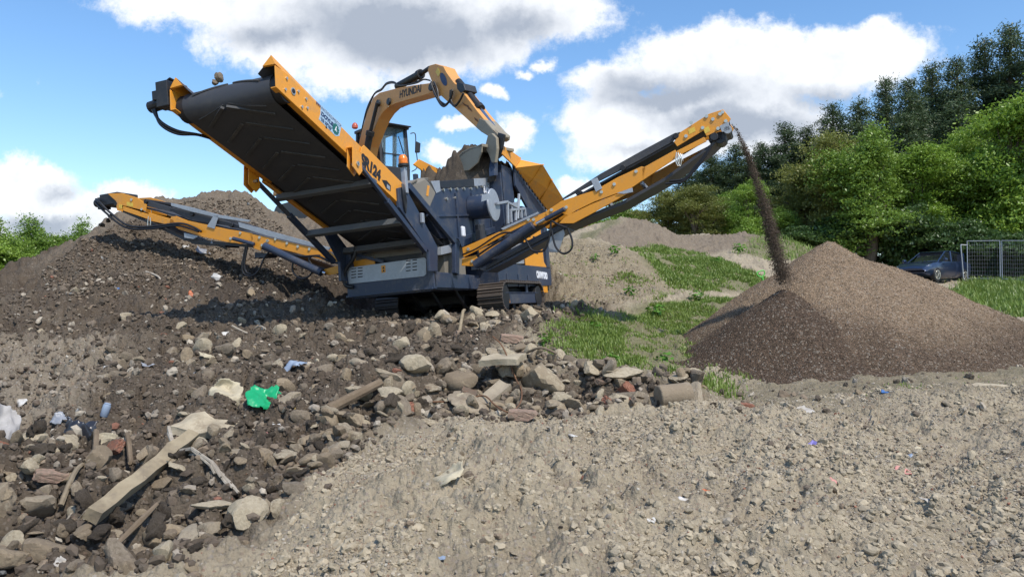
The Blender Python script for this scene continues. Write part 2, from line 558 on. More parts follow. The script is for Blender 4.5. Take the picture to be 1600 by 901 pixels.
# ------------------------------------------------------------------ terrain: base height through control points
CTRL = [
    # left side: dark soil rising to the spoil heap
    (0, 901, 3.9), (0, 780, 4.8), (0, 700, 5.8), (0, 620, 7.2), (0, 540, 9.0), (0, 492, 11.0), (0, 465, 13.2),
    (70, 430, 13.8), (60, 480, 11.4), (110, 398, 15.0),
    (150, 560, 8.6), (150, 450, 12.5), (150, 402, 14.6), (150, 370, 16.2),
    (200, 328, 17.2), (250, 304, 18), (250, 345, 17.2), (250, 385, 15.8), (250, 452, 12.9), (250, 520, 9.8), (250, 600, 7.6), (250, 700, 5.7), (250, 800, 4.6), (250, 901, 3.8),
    (330, 302, 18.4), (400, 301, 18.6), (400, 345, 17.6), (400, 392, 16.2), (400, 442, 14.2), (400, 472, 12.2), (400, 520, 10.2), (400, 600, 7.8), (400, 700, 5.7), (400, 800, 4.5),
    (480, 306, 19.2), (480, 350, 18.2), (480, 400, 16.8), (500, 462, 13.8), (500, 492, 11.8), (500, 540, 9.8), (560, 600, 7.9),
    (560, 320, 20), (660, 345, 20.5), (730, 365, 20.5),
    # machine platform
    (600, 508, 12.4), (680, 500, 12.3), (770, 492, 12.3), (850, 482, 13.2), (900, 482, 13.5),
    (700, 540, 9.8), (700, 600, 7.9), (800, 560, 9.0), (820, 525, 10.6),
    # foreground mound
    (700, 640, 7.0), (800, 610, 7.6), (900, 640, 7.1), (1100, 610, 8.2), (1300, 600, 8.6), (1500, 585, 9.2), (1600, 562, 10.5), (1750, 560, 10.6),
    (1600, 700, 5.9), (1300, 700, 5.8), (1000, 700, 5.7), (700, 700, 5.6), (500, 760, 4.7), (450, 720, 5.4), (600, 680, 6.0), (560, 720, 5.3),
    (1600, 901, 3.7), (1300, 901, 3.6), (900, 901, 3.55), (600, 901, 3.6), (400, 901, 3.7), (900, 780, 4.4), (1300, 780, 4.5), (1600, 790, 4.6), (650, 800, 4.3),
    # green hollow between machine and gravel heap
    (870, 520, 11), (950, 580, 9.3), (1050, 588, 9.2), (1000, 520, 12), (1100, 480, 15.5), (1150, 470, 16.5), (940, 492, 14), (1000, 560, 10.2), (1060, 540, 11.4),
    # pale bank and the mounds behind
    (900, 470, 15.6), (960, 470, 16), (860, 440, 17), (900, 376, 20), (870, 374, 20.5), (960, 386, 20), (1010, 410, 19.2), (1040, 458, 17.2), (900, 420, 18), (980, 430, 18),
    (1000, 394, 22.5), (1050, 400, 23), (1100, 402, 25), (1180, 440, 20), (1150, 425, 22), (1080, 440, 19.5), (1100, 462, 17.5),
    (940, 372, 27), (985, 338, 29.5), (1030, 356, 29), (985, 388, 26), (1075, 379, 30), (1075, 395, 27), (1190, 368, 33), (1240, 379, 34), (1150, 385, 29), (1190, 400, 26), (1250, 402, 27), (1300, 410, 28), (1340, 435, 28), (1400, 455, 28), (1440, 460, 28), (1465, 458, 31), (1380, 445, 33), (1440, 465, 24), (1340, 455, 22),
    # ground under and behind the gravel heap, right bank
    (1450, 443, 36), (1505, 441, 34), (1600, 437, 35), (1560, 448, 31), (1600, 490, 20), (1660, 500, 18), (1500, 480, 20), (1400, 470, 20), (1700, 440, 34),
]
pts = [at(*c) for c in CTRL]
pts += [np.array(p, float) for p in [
    (0, .5, .05), (2.5, .5, .05), (-2.5, .5, .05), (6, 1, .1), (-6, 1, .1), (0, -6, 0), (8, -6, 0), (-8, -6, 0), (-12, 3, .3), (12, 3, .3), (14, 10, .9), (-14, 10, 1.3),
    (-16, 14, 1.2), (-14, 18, 0.6), (-12, 21, 0.6), (-9, 24, 1.2), (-4, 26, 2.2), (-16, 25, 0.4), (-22, 20, 0.5), (-22, 10, .8), (-25, 35, 0.4),
    (-3.6, 19.5, 3.75), (-4.2, 20.6, 3.75), (-2.6, 20.8, 3.7), (0, 22, 3.5), (1, 24, 3.3), (-2, 27, 2.8),
    (3, 44, 4.0), (12, 44, 4.2), (22, 44, 3.4), (32, 42, 2.8), (32, 30, 2.5), (25, 20, 1.6), (20, 12, 1.0), (-12, 44, 2.0), (0, 62, 4.3), (25, 62, 4.6), (45, 62, 4.6), (-30, 62, 1.0), (45, 30, 2.8), (45, 45, 3.5),
    (5.0, 12.5, .95), (4.0, 10.5, .85), (6.5, 11.5, .9), (8, 14, 1.1), (6, 16, 1.3), (9, 18, 1.5)]]
pts = np.array(pts)
PXY, PZ = pts[:, :2], pts[:, 2]
n = len(pts)


def kern(d):
    return np.sqrt(d * d + 0.04)


D = np.linalg.norm(PXY[:, None] - PXY[None], axis=2)
A = np.zeros((n + 3, n + 3))
A[:n, :n] = kern(D) + np.eye(n) * -0.06
A[:n, n] = 1; A[:n, n + 1:] = PXY; A[n, :n] = 1; A[n + 1:, :n] = PXY.T
WT = np.linalg.solve(A, np.concatenate([PZ, np.zeros(3)]))
GX0, GY0, GS = -36.0, -8.0, 0.16
gx = np.arange(GX0, 52, GS); gy = np.arange(GY0, 68, GS)
XX, YY = np.meshgrid(gx, gy)
q = np.stack([XX.ravel(), YY.ravel()], 1)
HB = np.zeros(len(q))
for i in range(0, len(q), 40000):
    c = q[i:i + 40000]
    HB[i:i + 40000] = kern(np.linalg.norm(c[:, None] - PXY[None], axis=2)) @ WT[:n] + WT[n] + c @ WT[n + 1:]
HB = HB.reshape(XX.shape)


def bil(G, x, y):
    fx = np.clip((np.asarray(x, float) - GX0) / GS, 0, G.shape[1] - 1.001); fy = np.clip((np.asarray(y, float) - GY0) / GS, 0, G.shape[0] - 1.001)
    ix = fx.astype(int); iy = fy.astype(int); fx = fx - ix; fy = fy - iy
    return (G[iy, ix] * (1 - fx) + G[iy, ix + 1] * fx) * (1 - fy) + (G[iy + 1, ix] * (1 - fx) + G[iy + 1, ix + 1] * fx) * fy


# machine pose (built further down) - its tracks need level ground
phi = math.radians(20); rho = math.radians(4.8); ptc = math.radians(1.0)
XL = np.array([math.cos(phi) * math.cos(rho), -math.sin(phi) * math.cos(rho), math.sin(rho)])
YL = np.array([math.sin(phi) * math.cos(ptc), math.cos(phi) * math.cos(ptc), math.sin(ptc)])
YL -= XL * (XL @ YL); YL /= np.linalg.norm(YL)
ZL = np.cross(XL, YL)
RM = np.stack([XL, YL, ZL], 1)
OM = at(680, 454, 12.3) - XL * 0.82
GZ = -0.44                                   # ground level in the machine's own frame


def W(p):
    return OM + RM @ np.asarray(p, float)


def L(px, py, ax, v):
    """the point of the machine-frame plane ax = v that lies on the ray of a pixel"""
    o = RM.T @ (CAM - OM); d = RM.T @ ray(px, py); i = 'xyz'.index(ax)
    return o + d * ((v - o[i]) / d[i])


lx = (XX - OM[0]) * math.cos(phi) - (YY - OM[1]) * math.sin(phi)
ly = (XX - OM[0]) * math.sin(phi) + (YY - OM[1]) * math.cos(phi)
plane = OM[2] + GZ + lx * math.sin(rho) + ly * math.sin(ptc)
dx = np.maximum(np.abs(lx) - 1.45, 0); dy = np.maximum(np.abs(ly - 2.9) - 1.7, 0)
wgt = np.clip(1 - np.hypot(dx, dy) / 0.9, 0, 1); wgt = wgt * wgt * (3 - 2 * wgt)
HB = HB * (1 - wgt) + plane * wgt
# level stand for the excavator
EXC = np.array([-3.55, 20.1]); EXZ = 3.72
wgt = np.clip(1 - (np.hypot(XX - EXC[0], YY - EXC[1]) - 2.2) / 1.2, 0, 1)
HB = HB * (1 - wgt) + np.where(wgt > 0, EXZ, 0) * wgt

# low ridge of tipped rubble in front of the machine
rdg = [at(*c)[:2] for c in ((540, 655, 6.9), (600, 640, 7.3), (660, 615, 7.7), (740, 600, 8.0), (820, 592, 8.2), (900, 600, 8.0), (980, 606, 7.9), (1060, 606, 8.0))]
dmin = np.full(XX.shape, 9.0)
for i in range(len(rdg) - 1):
    for k in range(6):
        c = rdg[i] * (1 - k / 6) + rdg[i + 1] * k / 6; dmin = np.minimum(dmin, np.hypot(XX - c[0], YY - c[1]))
HB = HB + 0.24 * np.exp(-(dmin / 0.42) ** 2)


def hb(x, y):
    return bil(HB, x, y)


def G(px, py):
    """where the ray of a pixel meets the base terrain"""
    r = ray(px, py)
    t = np.linspace(2.0, 60, 3000)
    p = CAM + r[None] * t[:, None] / r[1]
    below = p[:, 2] < hb(p[:, 0], p[:, 1])
    i = int(np.argmax(below)) if below.any() else len(t) - 1
    return p[i]


# ------------------------------------------------------------------ soil zones as outlines on the ground
def outline(lst):
    return np.array([(at(*c) if len(c) == 3 else G(*c))[:2] for c in lst])


def inside(poly, X, Y):
    r = np.zeros(X.shape, bool)
    n = len(poly)
    for i in range(n):
        x0, y0 = poly[i]; x1, y1 = poly[(i + 1) % n]
        if y0 == y1:
            continue
        c = ((y0 > Y) != (y1 > Y)) & (X < (x1 - x0) * (Y - y0) / (y1 - y0) + x0)
        r ^= c
    return r


def blur(M, k):
    K = np.ones(2 * k + 1) / (2 * k + 1)
    M = np.apply_along_axis(lambda v: np.convolve(v, K, 'same'), 0, M)
    return np.apply_along_axis(lambda v: np.convolve(v, K, 'same'), 1, M)


FXs = 0.08
zx = np.arange(-30, 30, FXs); zy = np.arange(1, 48, FXs)
ZX, ZY = np.meshgrid(zx, zy)
wx = ZX + 0.5 * fbm(ZX * 1.1, ZY * 1.1, 91, 4); wy = ZY + 0.5 * fbm(ZX * 1.1 + 40, ZY * 1.1, 92, 4)


def zone(lst, k=2, warp=1.0):
    M = inside(outline(lst), ZX + (wx - ZX) * warp, ZY + (wy - ZY) * warp).astype(float)
    return blur(M, k) if k else M


def zs(M, x, y):
    fx = np.clip((np.asarray(x, float) - zx[0]) / FXs, 0, M.shape[1] - 1.001); fy = np.clip((np.asarray(y, float) - zy[0]) / FXs, 0, M.shape[0] - 1.001)
    ix = fx.astype(int); iy = fy.astype(int); fx = fx - ix; fy = fy - iy
    return (M[iy, ix] * (1 - fx) + M[iy, ix + 1] * fx) * (1 - fy) + (M[iy + 1, ix] * (1 - fx) + M[iy + 1, ix + 1] * fx) * fy


Z_SOIL = zone([(0, 901), (-300, 901, 3.9), (-900, 600, 9), (-700, 440, 14), (-300, 420, 19), (0, 400, 22), (300, 330, 23), (600, 340, 21), (860, 420, 18), (880, 470), (950, 478), (945, 500), (860, 512), (790, 535),
               (870, 590), (1000, 600), (1085, 600), (1080, 630), (900, 648), (760, 642), (640, 650), (560, 690), (505, 740), (450, 800), (340, 840), (300, 901)], 2)
Z_PALE = zone([(-80, 560), (60, 520), (120, 540), (170, 515), (190, 560), (170, 600), (110, 640), (60, 690), (0, 720), (-150, 720)], 2)
Z_HEAPTOP = zone([(60, 420, 14), (150, 375), (240, 345), (290, 400), (420, 420), (520, 400), (600, 380, 17), (700, 360, 20), (560, 310, 21.5), (250, 290, 20.5), (100, 360, 16.5)], 4)
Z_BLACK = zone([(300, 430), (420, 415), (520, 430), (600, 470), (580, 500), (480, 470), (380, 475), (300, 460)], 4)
Z_GRASS = np.maximum.reduce([
    zone([(845, 520), (900, 505), (960, 500), (1010, 480), (1150, 468), (1180, 480), (1110, 560), (1060, 592), (1000, 580), (960, 568), (900, 548), (850, 545)], 2),
    zone([(985, 392), (1050, 390), (1100, 398), (1150, 420), (1190, 436), (1200, 455), (1120, 456), (1060, 450), (1010, 412)], 2),
    zone([(1170, 380), (1260, 378), (1300, 390), (1290, 410), (1200, 405), (1150, 396)], 2),
    zone([(1490, 446), (1600, 438, 35), (1750, 440, 33), (1750, 520, 16), (1600, 500), (1560, 478)], 2),
    zone([(862, 372, 24), (935, 345, 30), (985, 345, 34), (935, 380, 27), (880, 390, 22)], 2)])
Z_SAND = zone([(860, 480), (850, 400, 20), (870, 365, 21), (960, 378, 21), (1040, 400, 20), (1060, 462), (960, 478)], 3)
Z_FARDIRT = zone([(930, 385, 27), (985, 330, 32), (1075, 375, 33), (1250, 365, 36), (1260, 385, 31), (1100, 392, 27), (1000, 395, 24)], 3)
Z_FLAT = zone([(1080, 612), (1130, 595), (1600, 560), (1800, 555, 10.6), (1800, 620, 7.5), (1600, 605), (1400, 622), (1200, 640), (1100, 640)], 4)


# ------------------------------------------------------------------ detailed height
def relief(x, y):
    x = np.asarray(x, np.float64); y = np.asarray(y, np.float64)
    so = zs(Z_SOIL, x, y).astype(np.float32); gr = zs(Z_GRASS, x, y).astype(np.float32); fl = zs(Z_FLAT, x, y).astype(np.float32); ht = zs(Z_HEAPTOP, x, y).astype(np.float32)
    dist = np.hypot(x, y)
    h = 0.10 * fbm(x * 0.9, y * 0.9, 1, 4)
    # soil: rounded clods of several sizes
    w1, _ = worley(x * 4.2 + 0.6 * fbm(x * 3, y * 3, 4, 3), y * 4.2, 11)
    w2, _ = worley(x * 10 + 0.5 * fbm(x * 7, y * 7, 5, 3), y * 10, 23)
    w3, _ = worley(x * 24, y * 24, 31)
    soil = 0.30 * np.clip(.34 - w1 * w1, -.1, 1) + 0.13 * np.clip(.34 - w2 * w2, -.1, 1) + 0.05 * np.clip(.34 - w3 * w3, -.1, 1) - .06 + 0.2 * fbm(x * 1.5, y * 1.5, 7, 5) - .03
    # foreground: baked clay and ballast, ridged and crumbly
    r1 = 1 - np.abs(fbm(x * 2.6 + y * 0.9, y * 3.4, 41, 5, 0.55)) * 2
    bb, _ = worley(x * 5.5 + 0.7 * fbm(x * 4, y * 4, 8, 3), y * 5.5, 77)
    mod = np.clip(0.5 + 1.6 * fbm(x * 0.7, y * 0.7, 61, 3), 0.12, 1.3).astype(np.float32)
    rb = lambda w: np.clip(.32 - w * w, 0, None)
    w0, _ = worley(x * 2.3 + .9 * fbm(x * 2, y * 2, 3, 4), y * 2.6 + .5 * fbm(x * 2, y * 2 + 9, 3, 4), 39)
    w4, _ = worley(x * 52 + .6 * fbm(x * 20, y * 20, 6, 2), y * 52, 37)
    pm = np.clip(fbm(x * 2.3, y * 2.3, 63, 4) * 2 + .5, 0, 1).astype(np.float32); pm2 = np.clip(fbm(x * 3.1 + 7, y * 3.1, 64, 4) * 2 + .5, 0, 1).astype(np.float32)
    sx_ = x * .94 + y * .34; sy_ = -x * .34 + y * .94           # crust lies in leaning plates
    pl = 1 - np.abs(fbm(sx_ * 1.3, sy_ * 6.5, 66, 5, .6)) * 2
    clay = 0.09 * fbm(x * 1.6, y * 2.2, 43, 4) + 0.022 * r1 * pm + 0.045 * pl * np.clip(1.1 - pm, .2, 1) + mod * 0.17 * rb(bb) * pm2 + 0.15 * rb(w0) * np.clip(1.2 * pm2 - .2, 0, 1) + 0.11 * rb(w2) * (0.2 + 0.8 * pm) + 0.05 * rb(w3) * (.35 + .65 * pm2) + .022 * rb(w4) + 0.022 * fbm(x * 8, y * 11, 47, 5, 0.62) - 0.05
    rest = (1 - so)
    h = h + so * soil * (1 - 0.35 * ht) + rest * clay * (1 - 0.65 * fl) * (1 - 0.3 * gr)
    h += gr * 0.08 * fbm(x * 2.2, y * 2.2, 71, 4)
    # keep the ground flat where the tracks stand
    a = (x - OM[0]) * math.cos(phi) - (y - OM[1]) * math.sin(phi); c = (x - OM[0]) * math.sin(phi) + (y - OM[1]) * math.cos(phi)
    tr = np.clip(1 - np.hypot(np.maximum(np.abs(np.abs(a) - 1.07) - 0.3, 0), np.maximum(np.abs(c - 2.98) - 1.3, 0)) / 0.3, 0, 1)
    ex = np.clip(1 - (np.hypot(x - EXC[0], y - EXC[1]) - 1.8) / 0.6, 0, 1)
    return h * (1 - tr) * (1 - ex) - 0.02 * tr


def H(x, y):
    return hb(x, y) + relief(x, y)


# ------------------------------------------------------------------ the ground sheet: rings round the viewpoint, finer where one looks
th_f = np.radians(np.arange(-41, 41.001, 0.058)); th_c = np.radians(np.arange(41, 319.1, 3.0))[1:-1]
TH = np.concatenate([th_f, th_c])
rr = [0.05, 0.4, 0.9, 1.5, 2.1]
while rr[-1] < 44:
    rr.append(rr[-1] * (1 + (0.0030 if rr[-1] < 13 else 0.0042)) + 0.0)
rr += [47, 52, 58, 64, 80, 120, 250, 600, 1500]
RR = np.array(rr)
TT, RRg = np.meshgrid(TH, RR)
vx = (RRg * np.sin(TT)).ravel(); vy = (RRg * np.cos(TT)).ravel()
far = np.clip((np.hypot(vx, vy) - 50) / 20, 0, 1)
dsp = np.zeros_like(vx); nearm = np.hypot(vx, vy) < 50
dsp[nearm] = relief(vx[nearm], vy[nearm])
vz = (hb(vx, vy)) * (1 - far) + 1.0 * far + dsp
nr, nc = len(RR), len(TH)
ii = np.arange(nr - 1)[:, None] * nc; jj = np.arange(nc)[None]
j2 = (jj + 1) % nc
quads = np.stack([(ii + jj), (ii + j2), (ii + nc + j2), (ii + nc + jj)], -1).reshape(-1, 4)[:, ::-1]

# base colour of each ground zone
so = zs(Z_SOIL, vx, vy); pa = zs(Z_PALE, vx, vy); gr = zs(Z_GRASS, vx, vy); sa = zs(Z_SAND, vx, vy); fd = zs(Z_FARDIRT, vx, vy); fl = zs(Z_FLAT, vx, vy); ht = zs(Z_HEAPTOP, vx, vy); bk = zs(Z_BLACK, vx, vy)
C = np.tile(np.array([0.365, 0.308, 0.218]), (len(vx), 1))


def lay(C, m, col, amt=1.0):
    m = (m * amt)[:, None]
    return C * (1 - m) + np.array(col) * m


nz1 = (fbm(vx * 1.3, vy * 1.3, 201, 5) * 0.5 + 0.5); nz2 = (fbm(vx * 5, vy * 5, 211, 4) * 0.5 + 0.5)
C = lay(C, np.clip(nz1 * 1.6 - 0.5, 0, 1), (0.30, 0.245, 0.168), 0.6)
C = lay(C, np.clip(fbm(vx * 3.3, vy * 3.3, 221, 4) * 2.2, 0, 1), (0.39, 0.33, 0.235), 0.55)
C = lay(C, np.clip(fbm(vx * 4.1 + 5, vy * 4.1, 222, 4) * 2.2 - .1, 0, 1), (0.24, 0.198, 0.14), 0.5)
C = lay(C, fl, (0.205, 0.172, 0.112), 0.85)
C = lay(C, fl * np.clip(nz1 * 3 - 1.6, 0, 1), (0.15, 0.14, 0.085), 0.6)
C = lay(C, so, (0.096, 0.075, 0.055))
C = lay(C, so * np.clip(nz1 * 2.4 - 1.0, 0, 1), (0.15, 0.122, 0.09), 0.75)
C = lay(C, so * np.clip(nz2 * 3 - 1.7, 0, 1), (0.06, 0.047, 0.036), 0.7)
C = lay(C, ht, (0.185, 0.150, 0.110), 0.8)
C = lay(C, ht * np.clip(nz1 * 2.4 - 1.1, 0, 1), (0.12, 0.098, 0.074), 0.8)
C = lay(C, bk, (0.055, 0.045, 0.037), 0.75)  # darker patch below the left conveyor and beside the machine
C = lay(C, pa, (0.235, 0.195, 0.145), 0.95)
C = lay(C, sa, (0.245, 0.202, 0.132), 0.9)
C = lay(C, sa * np.clip(nz2 * 3 - 1.8, 0, 1), (0.19, 0.165, 0.105), 0.6)
C = lay(C, fd, (0.185, 0.148, 0.108), 0.9)
C = lay(C, gr, (0.155, 0.15, 0.075), 0.85)
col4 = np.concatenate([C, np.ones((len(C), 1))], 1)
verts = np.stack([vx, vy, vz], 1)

m, t, b = mat_new('soil')
at_ = t.nodes.new('ShaderNodeAttribute'); at_.attribute_name = 'soil_tone'
gp = t.nodes.new('ShaderNodeNewGeometry').outputs['Position']
v1 = t.nodes.new('ShaderNodeTexVoronoi'); v1.inputs['Scale'].default_value = 42; t.links.new(gp, v1.inputs['Vector'])
v2 = t.nodes.new('ShaderNodeTexVoronoi'); v2.inputs['Scale'].default_value = 15; t.links.new(gp, v2.inputs['Vector'])
f1, _ = noise(t, gp, 6, 8, 0.7)
f2, _ = noise(t, gp, 45, 6, 0.7)
sepc = t.nodes.new('ShaderNodeSeparateColor'); t.links.new(v1.outputs['Color'], sepc.inputs[0])
sepd = t.nodes.new('ShaderNodeSeparateColor'); t.links.new(v2.outputs['Color'], sepd.inputs[0])
val = mth(t, 'ADD', mth(t, 'MULTIPLY', f1, 0.75), mth(t, 'MULTIPLY', f2, 0.55))
val = mth(t, 'ADD', val, 0.36)
c = mixc(t, 1.0, at_.outputs['Color'], (1, 1, 1), 'MULTIPLY')
sc_ = vmth(t, 'SCALE', c); t.links.new(val, sc_.node.inputs['Scale'])
# single pebbles of other colours in the crust
peb = mth(t, 'MULTIPLY', sstep(t, sepc.outputs[0], 0.60, 0.64), sstep(t, mth(t, 'SUBTRACT', 0.55, v1.outputs['Distance']), 0.0, 0.2))
pc = t.nodes.new('ShaderNodeValToRGB'); e = pc.color_ramp.elements
e[0].position = 0.0; e[0].color = (0.36, 0.31, 0.24, 1); e[1].position = 1.0; e[1].color = (0.20, 0.15, 0.11, 1)
for p_, c_ in ((0.25, (0.14, 0.11, 0.085, 1)), (0.45, (0.46, 0.42, 0.36, 1)), (0.6, (0.22, 0.12, 0.08, 1)), (0.75, (0.28, 0.25, 0.22, 1))):
    q_ = e.new(p_); q_.color = c_
t.links.new(sepc.outputs[1], pc.inputs[0])
lum = mth(t, 'MULTIPLY', peb, mth(t, 'MINIMUM', mth(t, 'MULTIPLY', vmth(t, 'DOT_PRODUCT', at_.outputs['Vector'], (1.2, 1.2, 1.2)), 0.9), 0.6))
c = mixc(t, lum, sc_, pc.outputs[0])
t.links.new(c, b.inputs['Base Color'])
b.inputs['Roughness'].default_value = 1.0; b.inputs['Specular IOR Level'].default_value = 0.1
hh = mth(t, 'ADD', mth(t, 'ADD', f1, mth(t, 'MULTIPLY', f2, 0.6)), mth(t, 'MULTIPLY', mth(t, 'SUBTRACT', 0.6, v1.outputs['Distance']), 0.35))
bump(t, b, hh, 0.9, 0.035)
M_SOIL = m


def sheet(name, sel):
    fq = quads[sel]
    u, inv = np.unique(fq, return_inverse=True)
    me = np_mesh(name, verts[u], inv.reshape(-1, 4), 4, True, {'soil_tone': ('FLOAT_COLOR', col4[u])})
    return link(name, me, M_SOIL)


fcx = vx[quads].mean(1); fcy = vy[quads].mean(1)
heap_m = inside(outline([(-420, 435, 15.5), (-150, 450, 13.6), (0, 462), (130, 440), (250, 452), (400, 472), (500, 478), (590, 470, 14.5), (700, 450, 18.5), (800, 420, 19.5), (800, 400, 24), (500, 400, 27), (200, 420, 26), (-200, 430, 22)]), fcx, fcy)
mnd_m = inside(outline([(925, 390, 26), (1000, 396, 25.5), (1080, 396, 27), (1080, 370, 31.5), (1000, 330, 33), (925, 350, 31)]), fcx, fcy) & ~heap_m
bank_m = inside(outline([(845, 470, 15.8), (960, 476), (1045, 462), (1030, 410, 19.4), (960, 380, 21.5), (860, 365, 22.5), (835, 420, 18.5)]), fcx, fcy) & ~heap_m & ~mnd_m
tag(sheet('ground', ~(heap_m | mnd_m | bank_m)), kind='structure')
tag(sheet('spoil_heap', heap_m), 'huge dark heap of dug soil behind the left side conveyor', 'soil heap')
tag(sheet('dirt_mound', mnd_m), 'distant peaked mound of bare brown dirt in front of the trees', 'dirt mound')
tag(sheet('earth_bank', bank_m), 'pale bare bank of dry earth just right of the crawler machine', 'earth bank')

# ------------------------------------------------------------------ heap of screened gravel
def rp(px, py, Y): return at(px, py, Y)
ridge = [rp(1290, 363, 12.0), rp(1340, 388, 12.2), rp(1420, 413, 12.5), rp(1520, 456, 12.6), rp(1610, 495, 12.6), rp(1720, 550, 12.5)]
ridge_f = [rp(1224, 436, 10.75)]
rs = []
for i in range(len(ridge) - 1):
    for k in range(8):
        rs.append(ridge[i] * (1 - k / 8) + ridge[i + 1] * k / 8)
gsx = np.arange(1.2, 11.5, 0.022); gsy = np.arange(7.6, 15.6, 0.022)
HX, HYg = np.meshgrid(gsx, gsy)
hxw = HX + 0.10 * fbm(HX * 1.6, HYg * 1.6, 301, 4); hyw = HYg + 0.10 * fbm(HX * 1.6 + 9, HYg * 1.6, 302, 4)
old = np.full(HX.shape, -9.0)
for p in rs:
    old = np.maximum(old, p[2] - 0.70 * (np.sqrt((hxw - p[0]) ** 2 + (hyw - p[1]) ** 2 + 0.006)))
p = ridge_f[0]
new = p[2] - 0.70 * np.sqrt((hxw - p[0]) ** 2 + (hyw - p[1]) ** 2 + 0.004)
HH = np.maximum(old, new)
# spreading foot
base = hb(HX, HYg)
k_ = 0.10
HH = np.log(np.exp((HH - base) / k_) + 1) * k_ + base - 0.10
wv, _ = worley(HX * 22, HYg * 22, 311); wv2, _ = worley(HX * 45, HYg * 45, 312)
HH = HH + 0.022 * (0.45 - wv) + 0.012 * (0.45 - wv2) + 0.015 * fbm(HX * 6, HYg * 6, 313, 4)
keep = (HH - base) > -0.085
new2 = p[2] + 0.06 - 0.585 * np.sqrt((hxw - p[0]) ** 2 + (hyw - p[1]) ** 2 + 0.004)
fresh = np.clip((new2 - old + 0.02 + 0.22 * fbm(HX * 1.8, HYg * 1.8, 320, 5)) / 0.3, 0, 1) * np.clip((HYg - 0) * 0 + 1, 0, 1)
low = np.clip((1.62 - HH) / 0.6 + 0.4 * fbm(HX * 1.5, HYg * 1.5, 321, 4), 0, 1)
damp = np.clip(np.maximum(fresh, low * 0.85), 0, 1)[..., None]
gc = np.array([0.235, 0.170, 0.110]) * (1 - damp) + np.array([0.082, 0.057, 0.038]) * damp
my, mx = HX.shape
vid = np.arange(my * mx).reshape(my, mx)
fq = np.stack([vid[:-1, :-1], vid[:-1, 1:], vid[1:, 1:], vid[1:, :-1]], -1).reshape(-1, 4)
kf = keep[:-1, :-1] | keep[1:, 1:] | keep[1:, :-1] | keep[:-1, 1:]
fq = fq[kf.ravel()]
u, inv = np.unique(fq, return_inverse=True)
gv = np.stack([HX.ravel(), HYg.ravel(), HH.ravel()], 1)[u]
gcol = np.concatenate([gc.reshape(-1, 3), np.ones((my * mx, 1))], 1)[u]
m, t, b = mat_new('screened_gravel')
at_ = t.nodes.new('ShaderNodeAttribute'); at_.attribute_name = 'gravel_tone'
gp = t.nodes.new('ShaderNodeNewGeometry').outputs['Position']
v1 = t.nodes.new('ShaderNodeTexVoronoi'); v1.inputs['Scale'].default_value = 46; t.links.new(gp, v1.inputs['Vector'])
v2 = t.nodes.new('ShaderNodeTexVoronoi'); v2.inputs['Scale'].default_value = 85; t.links.new(gp, v2.inputs['Vector'])
s1 = t.nodes.new('ShaderNodeSeparateColor'); t.links.new(v1.outputs['Color'], s1.inputs[0])
s2 = t.nodes.new('ShaderNodeSeparateColor'); t.links.new(v2.outputs['Color'], s2.inputs[0])
val = mth(t, 'ADD', mth(t, 'ADD', mth(t, 'MULTIPLY', s1.outputs[0], 0.75), mth(t, 'MULTIPLY', s2.outputs[1], 0.55)), 0.35)
sc_ = vmth(t, 'SCALE', at_.outputs['Vector']); t.links.new(val, sc_.node.inputs['Scale'])
c = mixc(t, mth(t, 'MULTIPLY', sstep(t, s1.outputs[1], 0.88, 0.92), 0.35), sc_, (0.42, 0.37, 0.30))
c = mixc(t, mth(t, 'MULTIPLY', sstep(t, s2.outputs[2], 0.9, 0.93), 0.4), c, (0.28, 0.17, 0.11))
t.links.new(c, b.inputs['Base Color']); b.inputs['Roughness'].default_value = 0.95; b.inputs['Specular IOR Level'].default_value = 0.2
bump(t, b, mth(t, 'SUBTRACT', 1.0, mth(t, 'ADD', v1.outputs['Distance'], mth(t, 'MULTIPLY', v2.outputs['Distance'], 0.6))), 0.8, 0.03)
M_GRAV = m
gh = link('gravel_heap', np_mesh('gravel_heap', gv, inv.reshape(-1, 4), 4, True, {'gravel_tone': ('FLOAT_COLOR', gcol)}), M_GRAV)
tag(gh, 'big conical heap of brown screened gravel under the falling stream', 'gravel heap')


def hg(x, y):
    """top of the gravel heap or the ground"""
    ix = np.clip(((np.asarray(x) - gsx[0]) / 0.022).astype(int), 0, mx - 1); iy = np.clip(((np.asarray(y) - gsy[0]) / 0.022).astype(int), 0, my - 1)
    return HH[iy, ix]
M_RIBB = paint('dusty_belt_rib', (0.048, 0.048, 0.049), 0.7, (0.14, 0.125, 0.105), 0.8, sc=2)
M_BAR = paint('dusty_grey_bar', (.10, .105, .11), .5, (.22, .2, .17), .5)
# ------------------------------------------------------------------ tracked screening machine
ORG = np.array([0, 2.9, GZ])                       # its base in its own frame
MW = Matrix([[*r] for r in RM]).to_4x4(); MW.translation = Vector(W(ORG))
screener = empty('screening_machine', mat=MW)
tag(screener, 'dark blue and yellow tracked screening machine with three belt conveyors', 'screening machine')
OFF = tuple(-ORG)


def part(mb, name, mats, parent=None, bevel=0.006, smooth=False, label=None):
    if parent is None:
        o = mb.build(name, mats, screener, bevel, smooth, OFF)
    else:
        o = mb.build(name, mats, parent, bevel, smooth)
    if label: o['label'] = label
    return o


